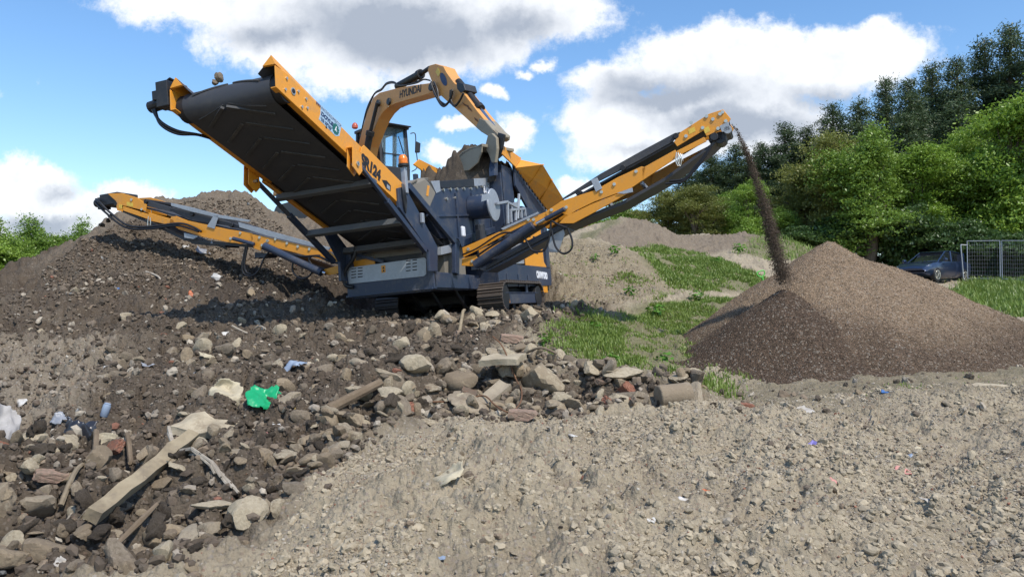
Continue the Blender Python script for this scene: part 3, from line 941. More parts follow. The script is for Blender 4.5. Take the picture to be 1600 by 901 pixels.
def stext(s, size, px0, px1, ax, v, mat, name='lettering', parent=None, bold=0.0, upv=(0, 0, 1), width=None):
    a = L(*px0, ax, v); bb = L(*px1, ax, v)
    o = text_part(name, s, size, a, bb - a, upv, mat, screener if parent is None else parent, OFF if parent is None else None, bold=bold)
    if width:
        xs = np.empty(len(o.data.vertices) * 3, np.float32); o.data.vertices.foreach_get('co', xs); xs = xs.reshape(-1, 3)
        d = (bb - a) / np.linalg.norm(bb - a); t_ = (xs - a) @ d; k = np.linalg.norm(bb - a) / t_.max()
        xs = xs + np.outer(t_ * (k - 1), d); o.data.vertices.foreach_set('co', xs.astype(np.float32).ravel()); o.data.update()
    return o


ca, sa_ = math.cos(math.radians(20.3)), math.sin(math.radians(20.3))
CE = np.array([0, ca, -sa_]); CN = np.array([0, sa_, ca]); CX_ = np.array([1.0, 0, 0]); C0 = np.array([0, -3.742, 2.369])


def cv_(x, t, n):
    return C0 + CX_ * x + CE * t + CN * n


# --- main conveyor
for s in (1, -1):
    mb = MB()
    # channel section: web, lower and upper lip
    mb.prism([cv_(s * .775, -.02, 0), cv_(s * .775, 2.0, 0), cv_(s * .775, 2.0, .29), cv_(s * .775, 1.3, .29), cv_(s * .775, .12, .29), cv_(s * .775, -.10, .25)], CX_ * s * .016)
    mb.beam(cv_(s * .745, -.02, .008), cv_(s * .745, 1.9, .008), .075, .016, CN)
    mb.beam(cv_(s * .755, .1, .285), cv_(s * .755, 2.0, .285), .06, .012, CN)
    r_ = part(mb, 'upper_side_rail', M_YEL)
    # guard folded over the head
    g_ = MB()
    g_.prism([cv_(s * .79, -.10, .27), cv_(s * .72, -.12, .40), cv_(s * .72, 1.55, .36), cv_(s * .79, 1.55, .29)], (-s * .012, 0, 0))
    g_.prism([cv_(s * .79, -.10, .27), cv_(s * .72, -.12, .40), cv_(s * .60, -.10, .28)], CE * .03)
    part(g_, 'head_guard', M_YEL, r_, .003)
    k_ = MB(); k_.prism([cv_(s * .712, -.10, .395), cv_(s * .53, -.07, .22), cv_(s * .53, 1.55, .22), cv_(s * .712, 1.55, .355)], (-s * .006, 0, -.012))
    part(k_, 'rubber_skirt', M_BELT, r_, .002)
    # bearing plate and bolts at the head drum
    h_ = MB()
    h_.cyl(cv_(s * .79, .27, .14), cv_(s * .802, .27, .14), .045, 16)
    for (tt, n_) in ((.12, .22), (.36, .20), (.13, .07), (.47, .05), (.52, .20), (.57, .10)):
        h_.cyl(cv_(s * .79, tt, n_), cv_(s * .808, tt, n_), .018, 8)
    part(h_, 'bearing', M_BOLT, r_, 0)
    hole = MB(); hole.cyl(cv_(s * .803, .27, .14), cv_(s * .806, .27, .14), .03, 14)
    for (tt, n_) in ((1.02, .15), (1.08, .11), (1.0, .09)):
        hole.cyl(cv_(s * .7905, tt, n_), cv_(s * .794, tt, n_), .017, 10)
    part(hole, 'bolt_hole', M_BLACK, r_, 0)
    # lower rail plate
    mb = MB()
    mb.prism([cv_(s * .796, 1.80, -.035), cv_(s * .796, 3.12 if s > 0 else 3.6, -.035), cv_(s * .796, 3.06 if s > 0 else 3.6, .335), cv_(s * .796, 1.86, .335), cv_(s * .796, 1.80, .26)], CX_ * s * .016)
    mb.beam(cv_(s * .765, 1.8, -.028), cv_(s * .765, 3.1, -.028), .06, .014, CN)
    r2_ = part(mb, 'lower_side_rail', M_YEL)
    # strut bracket
    mb = MB()
    for dt in (0, .17):
        mb.prism([cv_(s * (.80 + .08 * (dt == 0)), 1.48, .06), cv_(s * (.80 + .08 * (dt == 0)), 1.70, .09), cv_(s * (.80 + .08 * (dt == 0)), 1.78, -.14), cv_(s * (.80 + .08 * (dt == 0)), 1.72, -.24), cv_(s * (.80 + .08 * (dt == 0)), 1.54, -.20)], CX_ * s * .014)
    mb.prism([cv_(s * .80, 1.47, .055), cv_(s * .89, 1.47, .055), cv_(s * .89, 1.71, .095), cv_(s * .80, 1.71, .095)], CN * .014)
    br = part(mb, 'strut_bracket', M_YEL)
    mb = MB(); mb.cyl(cv_(s * .74, 1.63, -.11), cv_(s * .915, 1.63, -.11), .022, 10); mb.cyl(cv_(s * .895, 1.63, -.11), cv_(s * .915, 1.63, -.11), .034, 10)
    part(mb, 'pin', M_BOLT, br, 0)
    # long support strut
    a = L(552, 246, 'x', .84); c_ = L(664, 392, 'x', .84)
    mb = MB(); mb.beam((s * .845, a[1], a[2]), (s * .845, c_[1], c_[2]), .05, .055, mi=0)
    m_ = a + (c_ - a) * .42
    mb.beam((s * .845, m_[1], m_[2]), (s * .845, c_[1], c_[2]), .07, .085)
    part(mb, 'support_strut', M_NAVY)

belt = MB()
prof = []
R1, R2 = .185, .14
t1, t2 = .19, 4.72
nc_ = .135
for k in range(13):
    q_ = math.pi / 2 + math.pi * k / 12
    prof.append((t1 + R1 * math.cos(q_), nc_ + R1 * math.sin(q_)))
for k in range(13):
    q_ = -math.pi / 2 + math.pi * k / 12
    prof.append((t2 + R2 * math.cos(q_), nc_ + R2 * math.sin(q_)))
lo_ = []
outer = [cv_(-.655, *p) for p in prof]
n_ = len(prof)
ctr = np.array([[t1, nc_]] * 13 + [[t2, nc_]] * 13)
inn = [(p[0] + (c[0] - p[0]) * .08, p[1] + (c[1] - p[1]) * .08) for p, c in zip(prof, ctr)]
NXB = 10
vs_ = []
for kx in range(NXB + 1):
    x_ = -.655 + 1.31 * kx / NXB
    for p in prof:
        vs_.append(cv_(x_, p[0], p[1] - (0.02 * math.sin(math.pi * kx / NXB) if p[1] < nc_ else 0)))
fs_ = [(kx * n_ + i, kx * n_ + (i + 1) % n_, (kx + 1) * n_ + (i + 1) % n_, (kx + 1) * n_ + i) for kx in range(NXB) for i in range(n_)]
belt.add(vs_, fs_)
# raised chevrons on the carrying face, seen from below on the return run
tt = .35
while tt < 4.5:
    for s in (1, -1):
        nb = nc_ - R1 - .012 + (R1 - R2) * (tt / 4.7)
        belt.beam(cv_(s * .03, tt - .30, nb - .012), cv_(s * .50, tt + .02, nb), .042, .030, CN, 1)
        belt.beam(cv_(s * .03, tt + .13, nc_ + R1 + .005 - (R1 - R2) * (tt / 4.7)), cv_(s * .50, tt, nc_ + R1 + .005 - (R1 - R2) * (tt / 4.7)), .042, .030, CN, 1)
    tt += .36
for k in (-1, 1):   # ribs passing round the head drum
    for s in (1, -1):
        P_ = []
        for j in range(7):
            f_ = j / 6; x_ = s * (.04 + .46 * f_); q_ = math.pi * (1.0 + .28 * k + .22 * f_)
            P_.append(cv_(x_, t1 + (R1 + .006) * math.cos(q_), nc_ + (R1 + .006) * math.sin(q_)))
        belt.tube(P_, .015, 5, 2, 1)
part(belt, 'conveyor_belt', [M_BELT, M_RIBB], None, 0, True)
mb = MB()
mb.cyl(cv_(-.76, t1, nc_), cv_(.76, t1, nc_), R1 - .01, 24); mb.cyl(cv_(-.76, t2, nc_), cv_(.76, t2, nc_), R2 - .01, 20)
for tt in (1.0, 2.0, 3.0, 4.0):
    mb.cyl(cv_(-.75, tt, nc_ + .10), cv_(.75, tt, nc_ + .10), .05, 10)
part(mb, 'drum', M_BLACK, None, 0, True)
mb = MB()   # dark pan between the rails above the return belt
mb.prism([cv_(-.765, .35, .02), cv_(-.66, .35, .02), cv_(-.66, 4.6, .02), cv_(-.765, 4.6, .02)], CN * .01)
mb.prism([cv_(.66, .35, .02), cv_(.765, .35, .02), cv_(.765, 4.6, .02), cv_(.66, 4.6, .02)], CN * .01)
mb.box((-.80, .2, .50), (.80, .25, .66))
part(mb, 'belt_pan', M_DARK)
for (a, c_) in (((446, 301), (577, 282)), ((490, 357), (620, 345)), ((560, 387), (652, 372))):
    a = L(*a, 'x', -.80); c_ = L(*c_, 'x', .80); y_ = (a[1] + c_[1]) / 2; z_ = (a[2] + c_[2]) / 2
    mb = MB(); mb.beam((-.83, y_ - .02, z_ - .05), (.83, y_ - .02, z_ - .05), .095, .095, CN)
    part(mb, 'cross_bar', M_BAR)
mb = MB()
tc_ = L(355, 211, 'x', -.70)
mb.prism([tc_ + (0, -.10, .05), tc_ + (0, .10, -.03), tc_ + (0, .06, -.16), tc_ + (0, -.02, -.14)], (.02, 0, 0))
part(mb, 'reflector', M_WHITE, None, .003)
# drive motor at the head
mb = MB()
mb.box((-.98, -3.78, 2.44), (-.80, -3.42, 2.76)); mb.beam((-.80, -3.75, 2.60), (-1.05, -3.75, 2.60), .05, .12)
mb.prism([(-1.0, -3.70, 2.72), (-.82, -3.70, 2.80), (-.82, -3.40, 2.76), (-1.0, -3.40, 2.66)], (0, 0, .02))
mt = part(mb, 'drive_motor', M_DARK, None, .015)
mb = MB(); mb.cyl((-1.02, -3.60, 2.55), (-1.24, -3.62, 2.52), .075, 14); mb.cyl((-.98, -3.60, 2.55), (-1.04, -3.60, 2.55), .1, 14)
part(mb, 'motor_body', M_BLACK, mt, .006)
for d_ in (0, .035):
    mb = MB(); mb.tube([(-1.16 + d_, -3.66, 2.47), (-1.05, -3.66, 2.30 - d_), (-.90, -3.55, 2.18 - d_), (-.79, -3.30, 2.16), (-.76, -2.9, 2.14)], .02, 8, 8)
    part(mb, 'hose', M_HOSE, None, 0, True)
# lettering on the rails
stext('SR124', .225, (563.5, 254.5), (594, 283), 'x', .8135, M_BLACK, bold=.014, width=True)
mb = MB(); q0 = L(597, 282.5, 'x', .8125); q1 = L(609, 296, 'x', .8125); q2 = L(607.5, 285, 'x', .8125)
a = cv_(0, 0, 0)
s0 = L(596.5, 281, 'x', .8125); s1 = L(604, 282, 'x', .8125); s2 = L(610.5, 290, 'x', .8125); s3 = L(610, 299, 'x', .8125); s4 = L(603.5, 295, 'x', .8125)
mb.prism([s0, s1, s2, s3, s4], (.003, 0, 0)); part(mb, 'black_badge', M_BLACK, None, 0)
mb = MB(); mb.prism([L(604.6, 287.5, 'x', .8165), L(609.3, 291.5, 'x', .8165), L(609, 297.3, 'x', .8165), L(604.5, 293.5, 'x', .8165)], (.002, 0, 0)); part(mb, 'badge_window', M_GALV, None, 0)
mb = MB()
st = [L(501, 164, 'x', .792), L(534, 194.5, 'x', .792), L(530, 212.5, 'x', .792), L(524.5, 213, 'x', .792), L(498, 186.5, 'x', .792), L(500.5, 178, 'x', .792)]
mb.prism(st, (.002, 0, 0)); part(mb, 'sticker', M_STICKER, None, 0)
stext('DOYLE', .072, (501.5, 179.3), (520, 197.5), 'x', .7948, M_TEXTB, bold=.004, width=True)
for k, (a, c_) in enumerate((((501, 184.5), (518.5, 202)), ((501.5, 188), (517, 203.5)))):
    stext('SALES  HIRE  PARTS', .032, a, c_, 'x', .7948, M_TEXTB, width=True)
gcn = L(524.5, 201.8, 'x', .7948); mb = MB()
for k in range(12):
    q_ = 2 * math.pi * k / 12
    mb.beam(gcn + np.array([0, math.cos(q_), math.sin(q_)]) * .05, gcn + np.array([0, math.cos(q_), math.sin(q_)]) * .078, .004, .026, (0, -math.sin(q_), math.cos(q_)))
mb.cyl(gcn, gcn + (.003, 0, 0), .065, 24); part(mb, 'gear_logo', M_GREENLOGO, None, 0)
mb = MB(); mb.beam(gcn + (.0035, -.025, -.025), gcn + (.0035, .02, .035), .004, .016, (0, 1, 0)); mb.beam(gcn + (.0035, .015, -.036), gcn + (.0035, -.0, .015), .004, .013, (0, 1, 0)); part(mb, 'logo_arrow', M_WHITE, None, 0)
stext('WWW.ANACONDAEQUIPMENT.COM', .062, (493.5, 162.5), (532.5, 200), 'x', .7928, M_TEXTB, width=True)

# --- chassis
mb = MB()
zt = L(672, 423.5, 'x', .82)[2]
mb.prism([(-.82, 0, .09), (-.70, 0, 0), (.74, 0, 0), (.82, 0, .08), (.82, 0, zt), (-.82, 0, zt)], (0, .06, 0))
mb.prism([(.82, .0, .05), (.82, 2.1, .03), (.82, 2.1, zt - .03), (.82, 0, zt)], (-.05, 0, 0))
mb.prism([(-.82, .0, .05), (-.82, 2.1, .03), (-.82, 2.1, zt - .03), (-.82, 0, zt)], (.05, 0, 0))
mb.box((-.77, .06, .02), (.77, 2.0, .06))
for s in (1, -1):
    mb.prism([(s * .82, -.004, .03), (s * .70, -.004, .03), (s * .70, -.004, .85), (s * .82, -.004, .85)], (0, .09, 0))
chs = part(mb, 'chassis', M_NAVY, None, .012)
mb = MB(); mb.beam((-.82, -.03, .045), (.80, -.03, .045), .05, .03); part(mb, 'lower_lip', M_NAVY, chs, .005)
mb = MB()
gp_ = [L(541, 418.5, 'y', -.012), L(663, 402, 'y', -.012), L(666, 405, 'y', -.012), L(666, 428, 'y', -.012), L(662, 431.5, 'y', -.012), L(545, 443.5, 'y', -.012)]
mb.prism(gp_, (0, .009, 0))
pan = part(mb, 'vent_panel', M_GALV, None, .004)
mb = MB()
for (x0, y0) in ((549, 420), (634, 407.5)):
    for k in range(4):
        for j in (0, 1):
            a = L(x0 + j * 10 + (0 if x0 < 600 else .5), y0 + k * (4.6 if x0 < 600 else 5.2) + j * -1.1, 'y', -.013); c_ = L(x0 + j * 10 + 7.5, y0 + k * (4.6 if x0 < 600 else 5.2) - .9 - j * 1.1, 'y', -.013)
            mb.beam(a, c_, .003, .018)
part(mb, 'vent_grille', M_BLACK, pan, 0)
mb = MB(); mb.prism([L(595.5, 415, 'y', -.015), L(602, 414, 'y', -.015), L(602.5, 425, 'y', -.015), L(596, 426.5, 'y', -.015)], (0, .002, 0)); wl = part(mb, 'warning_label', M_YEL, pan, 0)
mb = MB()
for (px_, py_) in ((599, 418), (599.3, 422.6)):
    c_ = L(px_, py_, 'y', -.0165); mb.prism([c_ + (-.022, 0, -.018), c_ + (.022, 0, -.018), c_ + (0, 0, .022)], (0, .001, 0))
part(mb, 'pictogram', M_BLACK, wl, 0)
mb = MB(); mb.prism([L(556, 395, 'y', .25), L(658, 383, 'y', .25), L(660, 402, 'y', .25), L(556, 418, 'y', .25)], (0, .01, 0)); mb.box((-.45, .235, .66), (-.40, .248, .9))
part(mb, 'inner_panel', M_TAN, None, .003)
mb = MB(); a = L(540, 410, 'y', .12); c_ = L(585, 402, 'y', .12); mb.prism([a, c_, c_ - (0, 0, .12), a - (0, 0, .16)], (0, .02, 0)); part(mb, 'inner_plate', M_YEL, None, .004)
mb = MB(); mb.beam(L(556, 398, 'y', .1), L(600, 409, 'y', .1), .04, .05); part(mb, 'inner_bar', M_NAVY)
# cable loom under the belt
for k in range(4):
    mb = MB(); P_ = [L(560 + k * 2, 393 + k, 'y', .02 + k * .02), L(590, 388.5 + 2 * (k % 2), 'y', .0), L(625, 388 - 2 * (k % 2), 'y', .0), L(645, 384, 'y', .02), L(659, 386 + k, 'y', .03), L(660, 398, 'y', .05)]
    mb.tube(P_, .011, 6, 6); part(mb, 'cable', M_HOSE, None, 0, True)
mb = MB(); mb.tube([L(556, 385, 'y', -.05), L(553, 402, 'y', -.06), L(541, 420, 'y', -.07), L(537, 435, 'y', -.06), L(541, 446, 'y', -.05), L(552, 448, 'y', -.03)], .034, 10, 8); part(mb, 'thick_hose', M_HOSE, None, 0, True)
# side frames
for s in (1, -1):
    def X_(p, v): p = L(*p, 'x', v); return np.array((s * p[0], p[1], p[2]))
    mb = MB()
    if s > 0:
        mb.prism([X_((622, 294), .85), X_((633, 291), .85), X_((677, 372), .85), X_((684, 386), .85), X_((684, 424), .85), X_((672, 423.5), .85), X_((670, 392), .85), X_((624, 324), .85)], (-s * .05, 0, 0))
    else:
        mb.prism([X_((650, 345), .85), X_((660, 338), .85), X_((684, 378), .85), X_((684, 424), .85), X_((672, 423.5), .85), X_((670, 392), .85)], (-s * .05, 0, 0))
    fr = part(mb, 'side_frame', M_NAVY, None, .008)
    mb = MB(); mb.beam(X_((638, 290) if s > 0 else (690, 350), .85), X_((716, 384), .85), .06, .11, (0, 0, 1)); part(mb, 'frame_brace', M_NAVY, fr, .008)
    mb = MB(); mb.beam(X_((712, 376), .845), X_((712, 428), .845), .07, .17, (0, 1, 0)); part(mb, 'frame_post', M_NAVY, fr, .008)
    mb = MB(); mb.prism([X_((690, 386), .80), X_((718, 378), .80), X_((715, 392), .80), X_((690, 398), .80)], (-s * .4, 0, 0)); part(mb, 'chute_lip', M_GALV, fr, .004)
mb = MB(); mb.box((-.70, .7, zt - .05), (.70, 1.6, 1.05)); mb.prism([(-.6, .68, .5), (.6, .68, .5), (.75, .5, 1.1), (-.75, .5, 1.1)], (0, .02, 0)); part(mb, 'collection_chute', M_TAN, None, .006)
mb = MB()
a = L(700, 415, 'x', .70); c_ = L(662, 345, 'x', .6)
mb.prism([L(643, 318, 'x', .7), L(655, 334, 'x', .7), L(655, 352, 'x', .7), L(643, 338, 'x', .7)], (-.02, 0, 0)); part(mb, 'guard_plate', M_YEL)
mb = MB(); c_ = L(657.5, 341, 'x', .855); mb.box(c_ + (0, -.04, -.08), c_ + (.05, .04, .08)); part(mb, 'work_lamp', M_GALV, None, .01)
# beacon
pb = L(633, 292, 'x', .84); pt_ = L(633, 262, 'x', .84); ph = pt_[2] - pb[2]
mb = MB(); mb.beam((pb[0], pb[1], pb[2] - .1), (pb[0], pb[1], pt_[2]), .075, .075); post = part(mb, 'beacon_post', M_GALV, None, .008)
mb = MB(); mb.lathe((pb[0], pb[1], pt_[2]), (0, 0, 1), [(.03, 0), (.085, .01), (.085, .045), (.075, .05)], 18); part(mb, 'beacon_base', M_BLACK, post, 0, True)
mb = MB(); mb.lathe((pb[0], pb[1], pt_[2] + .048), (0, 0, 1), [(.068, 0), (.072, .01), (.068, .06), (.071, .065), (.064, .105), (.045, .135), (.012, .145)], 18); part(mb, 'beacon_lens', M_AMBER, post, 0, True)
mb = MB(); c_ = L(626, 300, 'x', .84)
for k in range(4):
    mb.tube([c_ + (.03, .02 * k, .12), c_ + (.05, -.02 + .02 * k, .0), c_ + (.04, .03 * k, -.15), c_ + (.03, .05, -.32)], .011, 6, 5)
part(mb, 'control_cable', M_HOSE, None, 0, True)

# --- tracks
def track(s):
    mb = MB(); x0, x1 = .82, 1.32; ya, yb = 2.02, 4.0; r_ = .27; zc = GZ + r_ + .03
    path = []
    for k in range(9):
        q_ = -math.pi / 2 - math.pi * k / 8; path.append((ya + r_ * math.cos(q_), zc + r_ * math.sin(q_)))
    for k in range(9):
        q_ = math.pi / 2 - math.pi * k / 8; path.append((yb + r_ * math.cos(q_), zc + r_ * math.sin(q_)))
    path.append(path[0])
    P_ = np.array(path); seg = np.linalg.norm(np.diff(P_, axis=0), axis=1); cum = np.concatenate([[0], np.cumsum(seg)]); tot = cum[-1]
    npad = int(tot / .125)
    for k in range(npad):
        u0 = (k + .5) / npad * tot
        c = np.array([np.interp(u0, cum, P_[:, i]) for i in (0, 1)]); c2 = np.array([np.interp(min(u0 + .01, tot), cum, P_[:, i]) for i in (0, 1)])
        d = (c2 - c) / np.linalg.norm(c2 - c); nn_ = np.array([d[1], -d[0]])
        if nn_ @ (c - np.array([(ya + yb) / 2, zc])) < 0 and abs(c[0] - (ya + yb) / 2) > (yb - ya) / 2: nn_ = -nn_
        A_ = np.array([0, c[0], c[1]])
        mb.beam(A_ + (s * x0, 0, 0), A_ + (s * x1, 0, 0), .112, .03, (0, nn_[0], nn_[1]))
        G_ = A_ + np.array([0, *(nn_ if nn_ @ (c - np.array([np.clip(c[0], ya, yb), zc])) > 0 else -nn_)]) * .026
        mb.beam(G_ + (s * x0, 0, 0), G_ + (s * x1, 0, 0), .022, .028, (0, nn_[0], nn_[1]))
    return mb, ya, yb, zc, r_


for s in (1, -1):
    mb, ya, yb, zc, r_ = track(s)
    tr = part(mb, 'crawler_track', M_TRACK, None, .003)
    mb = MB()
    mb.prism([(s * 1.0, ya + .05, zc - .14), (s * 1.0, yb - .05, zc - .14), (s * 1.0, yb, zc + .06), (s * 1.0, ya, zc + .06)], (s * .27, 0, 0))
    mb.beam((s * 1.275, ya, zc + .07), (s * 1.275, yb, zc + .07), .02, .02)
    part(mb, 'track_frame', M_NAVY, tr, .01)
    mb = MB()
    for y_ in (ya, yb):
        mb.cyl((s * .86, y_, zc), (s * 1.28, y_, zc), r_ - .05, 20)
    for k in range(5):
        y_ = ya + .3 + k * (yb - ya - .6) / 4
        mb.cyl((s * .95, y_, zc - .17), (s * 1.2, y_, zc - .17), .075, 12)
    part(mb, 'track_wheel', M_BLACK, tr, .006)
    mb = MB(); mb.box((s * 1.272, ya + .12, zc - .12) if s > 0 else (s * 1.276, ya + .12, zc - .12), (s * 1.276, ya + .22, zc + .03) if s > 0 else (s * 1.272, ya + .22, zc + .03)); part(mb, 'yellow_label', M_YEL, tr, 0)
mb = MB()
mb.box((-.95, 2.1, -.08), (.95, 3.9, .06)); mb.box((-.5, 1.9, -.2), (.5, 4.0, -.04)); mb.beam((-1, 2.5, -.15), (1, 2.5, -.15), .2, .2); mb.beam((-1, 3.5, -.15), (1, 3.5, -.15), .2, .2)
for (px_, py_) in ((730, 455), (700, 470)):
    pass
part(mb, 'undercarriage', M_DARK, None, .01)
for (x_, y_) in ((.62, 1.2), (.3, .9), (-.2, 1.1)):
    mb = MB(); mb.tube([(x_, y_, .05), (x_ + .02, y_ + .3, -.22), (x_ - .1, y_ + .8, -.30), (x_ - .1, y_ + 1.2, -.1)], .035, 8, 6); part(mb, 'under_hose', M_HOSE, None, 0, True)

# --- power pack body in front part
mb = MB()
XB = 1.2
mb.prism([(XB, 1.95, .04), (XB, 5.25, .10), (XB, 5.3, .22), (XB, 5.3, .52), (XB, 1.95, .48)], (-.06, 0, 0))
mb.prism([(-XB, 1.95, .04), (-XB, 5.25, .10), (-XB, 5.3, .22), (-XB, 5.3, .52), (-XB, 1.95, .48)], (.06, 0, 0))
mb.box((-1.14, 1.95, .05), (1.14, 2.0, .46)); mb.box((-1.14, 2.0, .30), (1.14, 5.2, .42))
for y_ in (2.35, 3.0, 3.6):
    mb.box((1.2, y_, .05), (1.215, y_ + .05, .3))
for y_ in (3.4,):
    mb.box((XB - .01, y_, -.1), (XB + .02, y_ + .12, .12))
bp = part(mb, 'power_pack_frame', M_NAVY, None, .01)
stext('CRAWFORD', .19, (838.8, 433.2), (855.6, 435.6), 'x', XB + .004, M_WHITE, bold=.012, width=True)
mb = MB()
mb.box((.2, 3.75, .42), (1.17, 5.0, 1.75)); part(mb, 'engine_housing', M_NAVY, None, .015)
yg0 = L(819, 395, 'x', 1.18)[1]; yg1 = L(851, 400, 'x', 1.18)[1]
mb = MB(); mb.prism([(1.175, yg0, .50), (1.175, yg1 + .05, .50), (1.175, yg1 - .15, .62), (1.175, yg1 - .2, 1.35), (1.175, yg0 + .05, 1.25)], (.025, 0, 0)); gl = part(mb, 'grille_door', M_YEL, None, .006)
mb = MB()
for j in (0, 1):
    for k in range(4):
        y_ = yg0 + .18 + j * .42; z_ = .80 + k * .11; mb.beam((1.202, y_, z_), (1.202, y_ + .26, z_ - .01), .006, .035)
part(mb, 'vent_grille', M_BLACK, gl, 0)
mb = MB(); mb.beam((1.19, yg1 + .12, .50), (1.19, yg1 + .12, 1.5), .06, .24, (0, 1, 0)); part(mb, 'corner_post', M_NAVY, None, .006)
mb = MB(); mb.prism([L(801, 388, 'x', 1.16), L(820, 379, 'x', 1.16), L(820, 412, 'x', 1.16), L(801, 412, 'x', 1.16)], (-.5, 0, 0)); mb.prism([L(775, 408, 'x', 1.17), L(802, 392, 'x', 1.17), L(802, 415, 'x', 1.17), L(775, 418, 'x', 1.17)], (-.5, 0, 0)); part(mb, 'tool_box', M_GALV, None, .006)
mb = MB(); mb.box((XB - .3, 4.5, -.06), (XB - .02, 5.0, .12)); part(mb, 'lower_guard', M_YEL, None, .008)

# --- screen box
XS = .78
sb_px = [(676, 300), (700, 291), (786, 289), (790, 350), (742, 376), (690, 372), (669, 338)]
sp = [L(*p, 'x', XS) for p in sb_px]
mb = MB(); mb.prism(sp, (-2 * XS, 0, 0)); sbx = part(mb, 'screen_box', M_NAVY, None, .012)
mb = MB()
for y_, z0, z1 in ((sp[1][1] + .25, .95, 1.75), (sp[1][1] + 1.0, .95, 1.85), (sp[1][1] + 1.9, 1.0, 1.9)):
    mb = MB(); mb.box((XS, y_, z0), (XS + .03, y_ + .05, z1)); part(mb, 'rib', M_NAVY, sbx, .004)
mb = MB(); mb.beam(L(672, 338, 'x', XS + .01), L(735, 336, 'x', XS + .01), .03, .03)
part(mb, 'rib', M_NAVY, sbx, .004)
mb = MB()
for (px_, py_) in ((692, 297), (703, 296), (713, 295.5), (724, 295), (735, 295), (744, 293), (753, 292.5), (697, 311), (711, 309.5), (737, 307.5), (745, 307), (753, 305.5), (742, 316), (742, 327), (760, 291), (770, 290.5), (786, 300)):
    c_ = L(px_, py_, 'x', XS); mb = MB(); mb.cyl(c_, c_ + (.03, 0, 0), .028, 8); part(mb, 'bolt', M_BOLT, sbx, 0)
mb = MB(); mb.prism([L(741, 279, 'x', XS + .02), L(784, 277, 'x', XS + .02), L(785, 288, 'x', XS + .02), L(742, 291, 'x', XS + .02)], (-.5, 0, .0)); part(mb, 'dust_cover', M_GALV, None, .006)
mb = MB(); mb.prism([L(687, 283, 'x', XS + .012), L(741, 279, 'x', XS + .012), L(742, 292, 'x', XS + .012), L(690, 294, 'x', XS + .012)], (-.5, 0, 0)); part(mb, 'rubber_cover', M_DARK, None, .006)
mb = MB(); mb.prism([L(673, 283, 'x', XS + .012), L(687, 282, 'x', XS + .012), L(689, 299, 'x', XS + .012), L(682, 302, 'x', XS + .012)], (-.6, 0, 0)); part(mb, 'end_cover', M_GALV, None, .006)
mb = MB()
tp = [L(640, 288, 'x', .80), L(664, 278, 'x', .80), L(671, 285, 'x', .80), L(682, 302, 'x', .80), L(670, 330, 'x', .80), L(655, 318, 'x', .80)]
mb.prism(tp, (-1.5, 0, 0)); fl_ = part(mb, 'discharge_flap', M_TAN, None, .03)
mb = MB(); c_ = L(668.5, 298, 'x', .803); mb.prism([c_ + (0, -.08, -.09), c_ + (0, 0, -.09), c_ + (0, .08, .09), c_ + (0, 0, .09)], (.003, 0, 0)); part(mb, 'orange_label', M_YEL, fl_, 0)
mb = MB()
for k in range(4):
    mb.tube([L(641 + 3 * k, 287 - 1.5 * k, 'x', .82), L(655, 284 - k * 1.5, 'x', .5), L(668, 282 - k, 'x', .0)], .016, 6, 5)
part(mb, 'fold', M_TAN, fl_, 0, True)
stext('SUPERIOR  ON', .21, (756, 301), (781.3, 300.5), 'x', XS + .006, M_WHITE, bold=.008, width=True)
# vibrator shaft housing with its flywheel guard
c_ = L(772, 320, 'x', 1.25)
mb = MB(); mb.cyl((XS, c_[1] - .0, c_[2]), (c_[0] - .03, c_[1], c_[2] - .02), .22, 26); sh = part(mb, 'shaft_housing', M_NAVY, None, .01, True)
mb = MB(); mb.lathe((c_[0] - .03, c_[1], c_[2]), (1, 0, 0), [(.30, 0), (.305, .02), (.295, .035), (.1, .045)], 30); part(mb, 'flywheel_guard', M_GALV, None, 0, True)
mb = MB(); mb.prism([L(753, 304, 'x', 1.35), L(763, 302, 'x', 1.35), L(762, 312, 'x', 1.35), L(752, 315, 'x', 1.35)], (.012, 0, 0)); part(mb, 'cover_plate', M_GALV, sh, 0)
# walkway bracket beside the flywheel
mb = MB()
w0 = L(792, 317, 'x', 1.3); w1 = L(793, 350, 'x', 1.3)
for (p0, p1) in (((776, 318), (793, 315)), ((793, 315), (794, 350)), ((793, 316), (808, 324)), ((811, 303), (809, 342)), ((798, 328), (799, 348)), ((798, 328), (820, 326)), ((806, 327), (806, 345)), ((814, 326), (815, 341)), ((820, 326), (821, 338))):
    mb.beam(L(*p0, 'x', 1.3), L(*p1, 'x', 1.3), .045, .045, (1, 0, 0))
mb.prism([L(798, 318, 'x', 1.12), L(811, 314, 'x', 1.12), L(809, 330, 'x', 1.12), L(799, 330, 'x', 1.12)], (.02, 0, 0))
part(mb, 'walkway_bracket', M_GALV, None, .006)
mb = MB()
mb.box((.95, 1.6, .55), (1.05, 1.9, 1.1)); mb.cyl((1.0, 1.72, .6), (1.0, 1.72, 1.2), .09, 12); mb.box((.93, 2.3, .5), (1.1, 3.6, .9)); mb.cyl((1.12, 2.75, .7), (1.12, 2.75, 1.25), .08, 12); mb.cyl((1.05, 2.55, .66), (1.05, 2.55, 1.1), .06, 12)
part(mb, 'spring_mount', M_DARK, None, .01)
mb = MB(); mb.prism([L(716, 372, 'x', .84), L(780, 352, 'x', .84), L(780, 360, 'x', .84), L(722, 386, 'x', .84)], (-.08, 0, 0)); part(mb, 'screen_rail', M_NAVY, None, .006)
mb = MB(); c_ = L(721.5, 361, 'x', 1.0); mb.box(c_ + (0, -.06, -.10), c_ + (.05, .06, .08)); part(mb, 'white_canister', M_WHITE, None, .02)  # small whitish canister beside the screen box

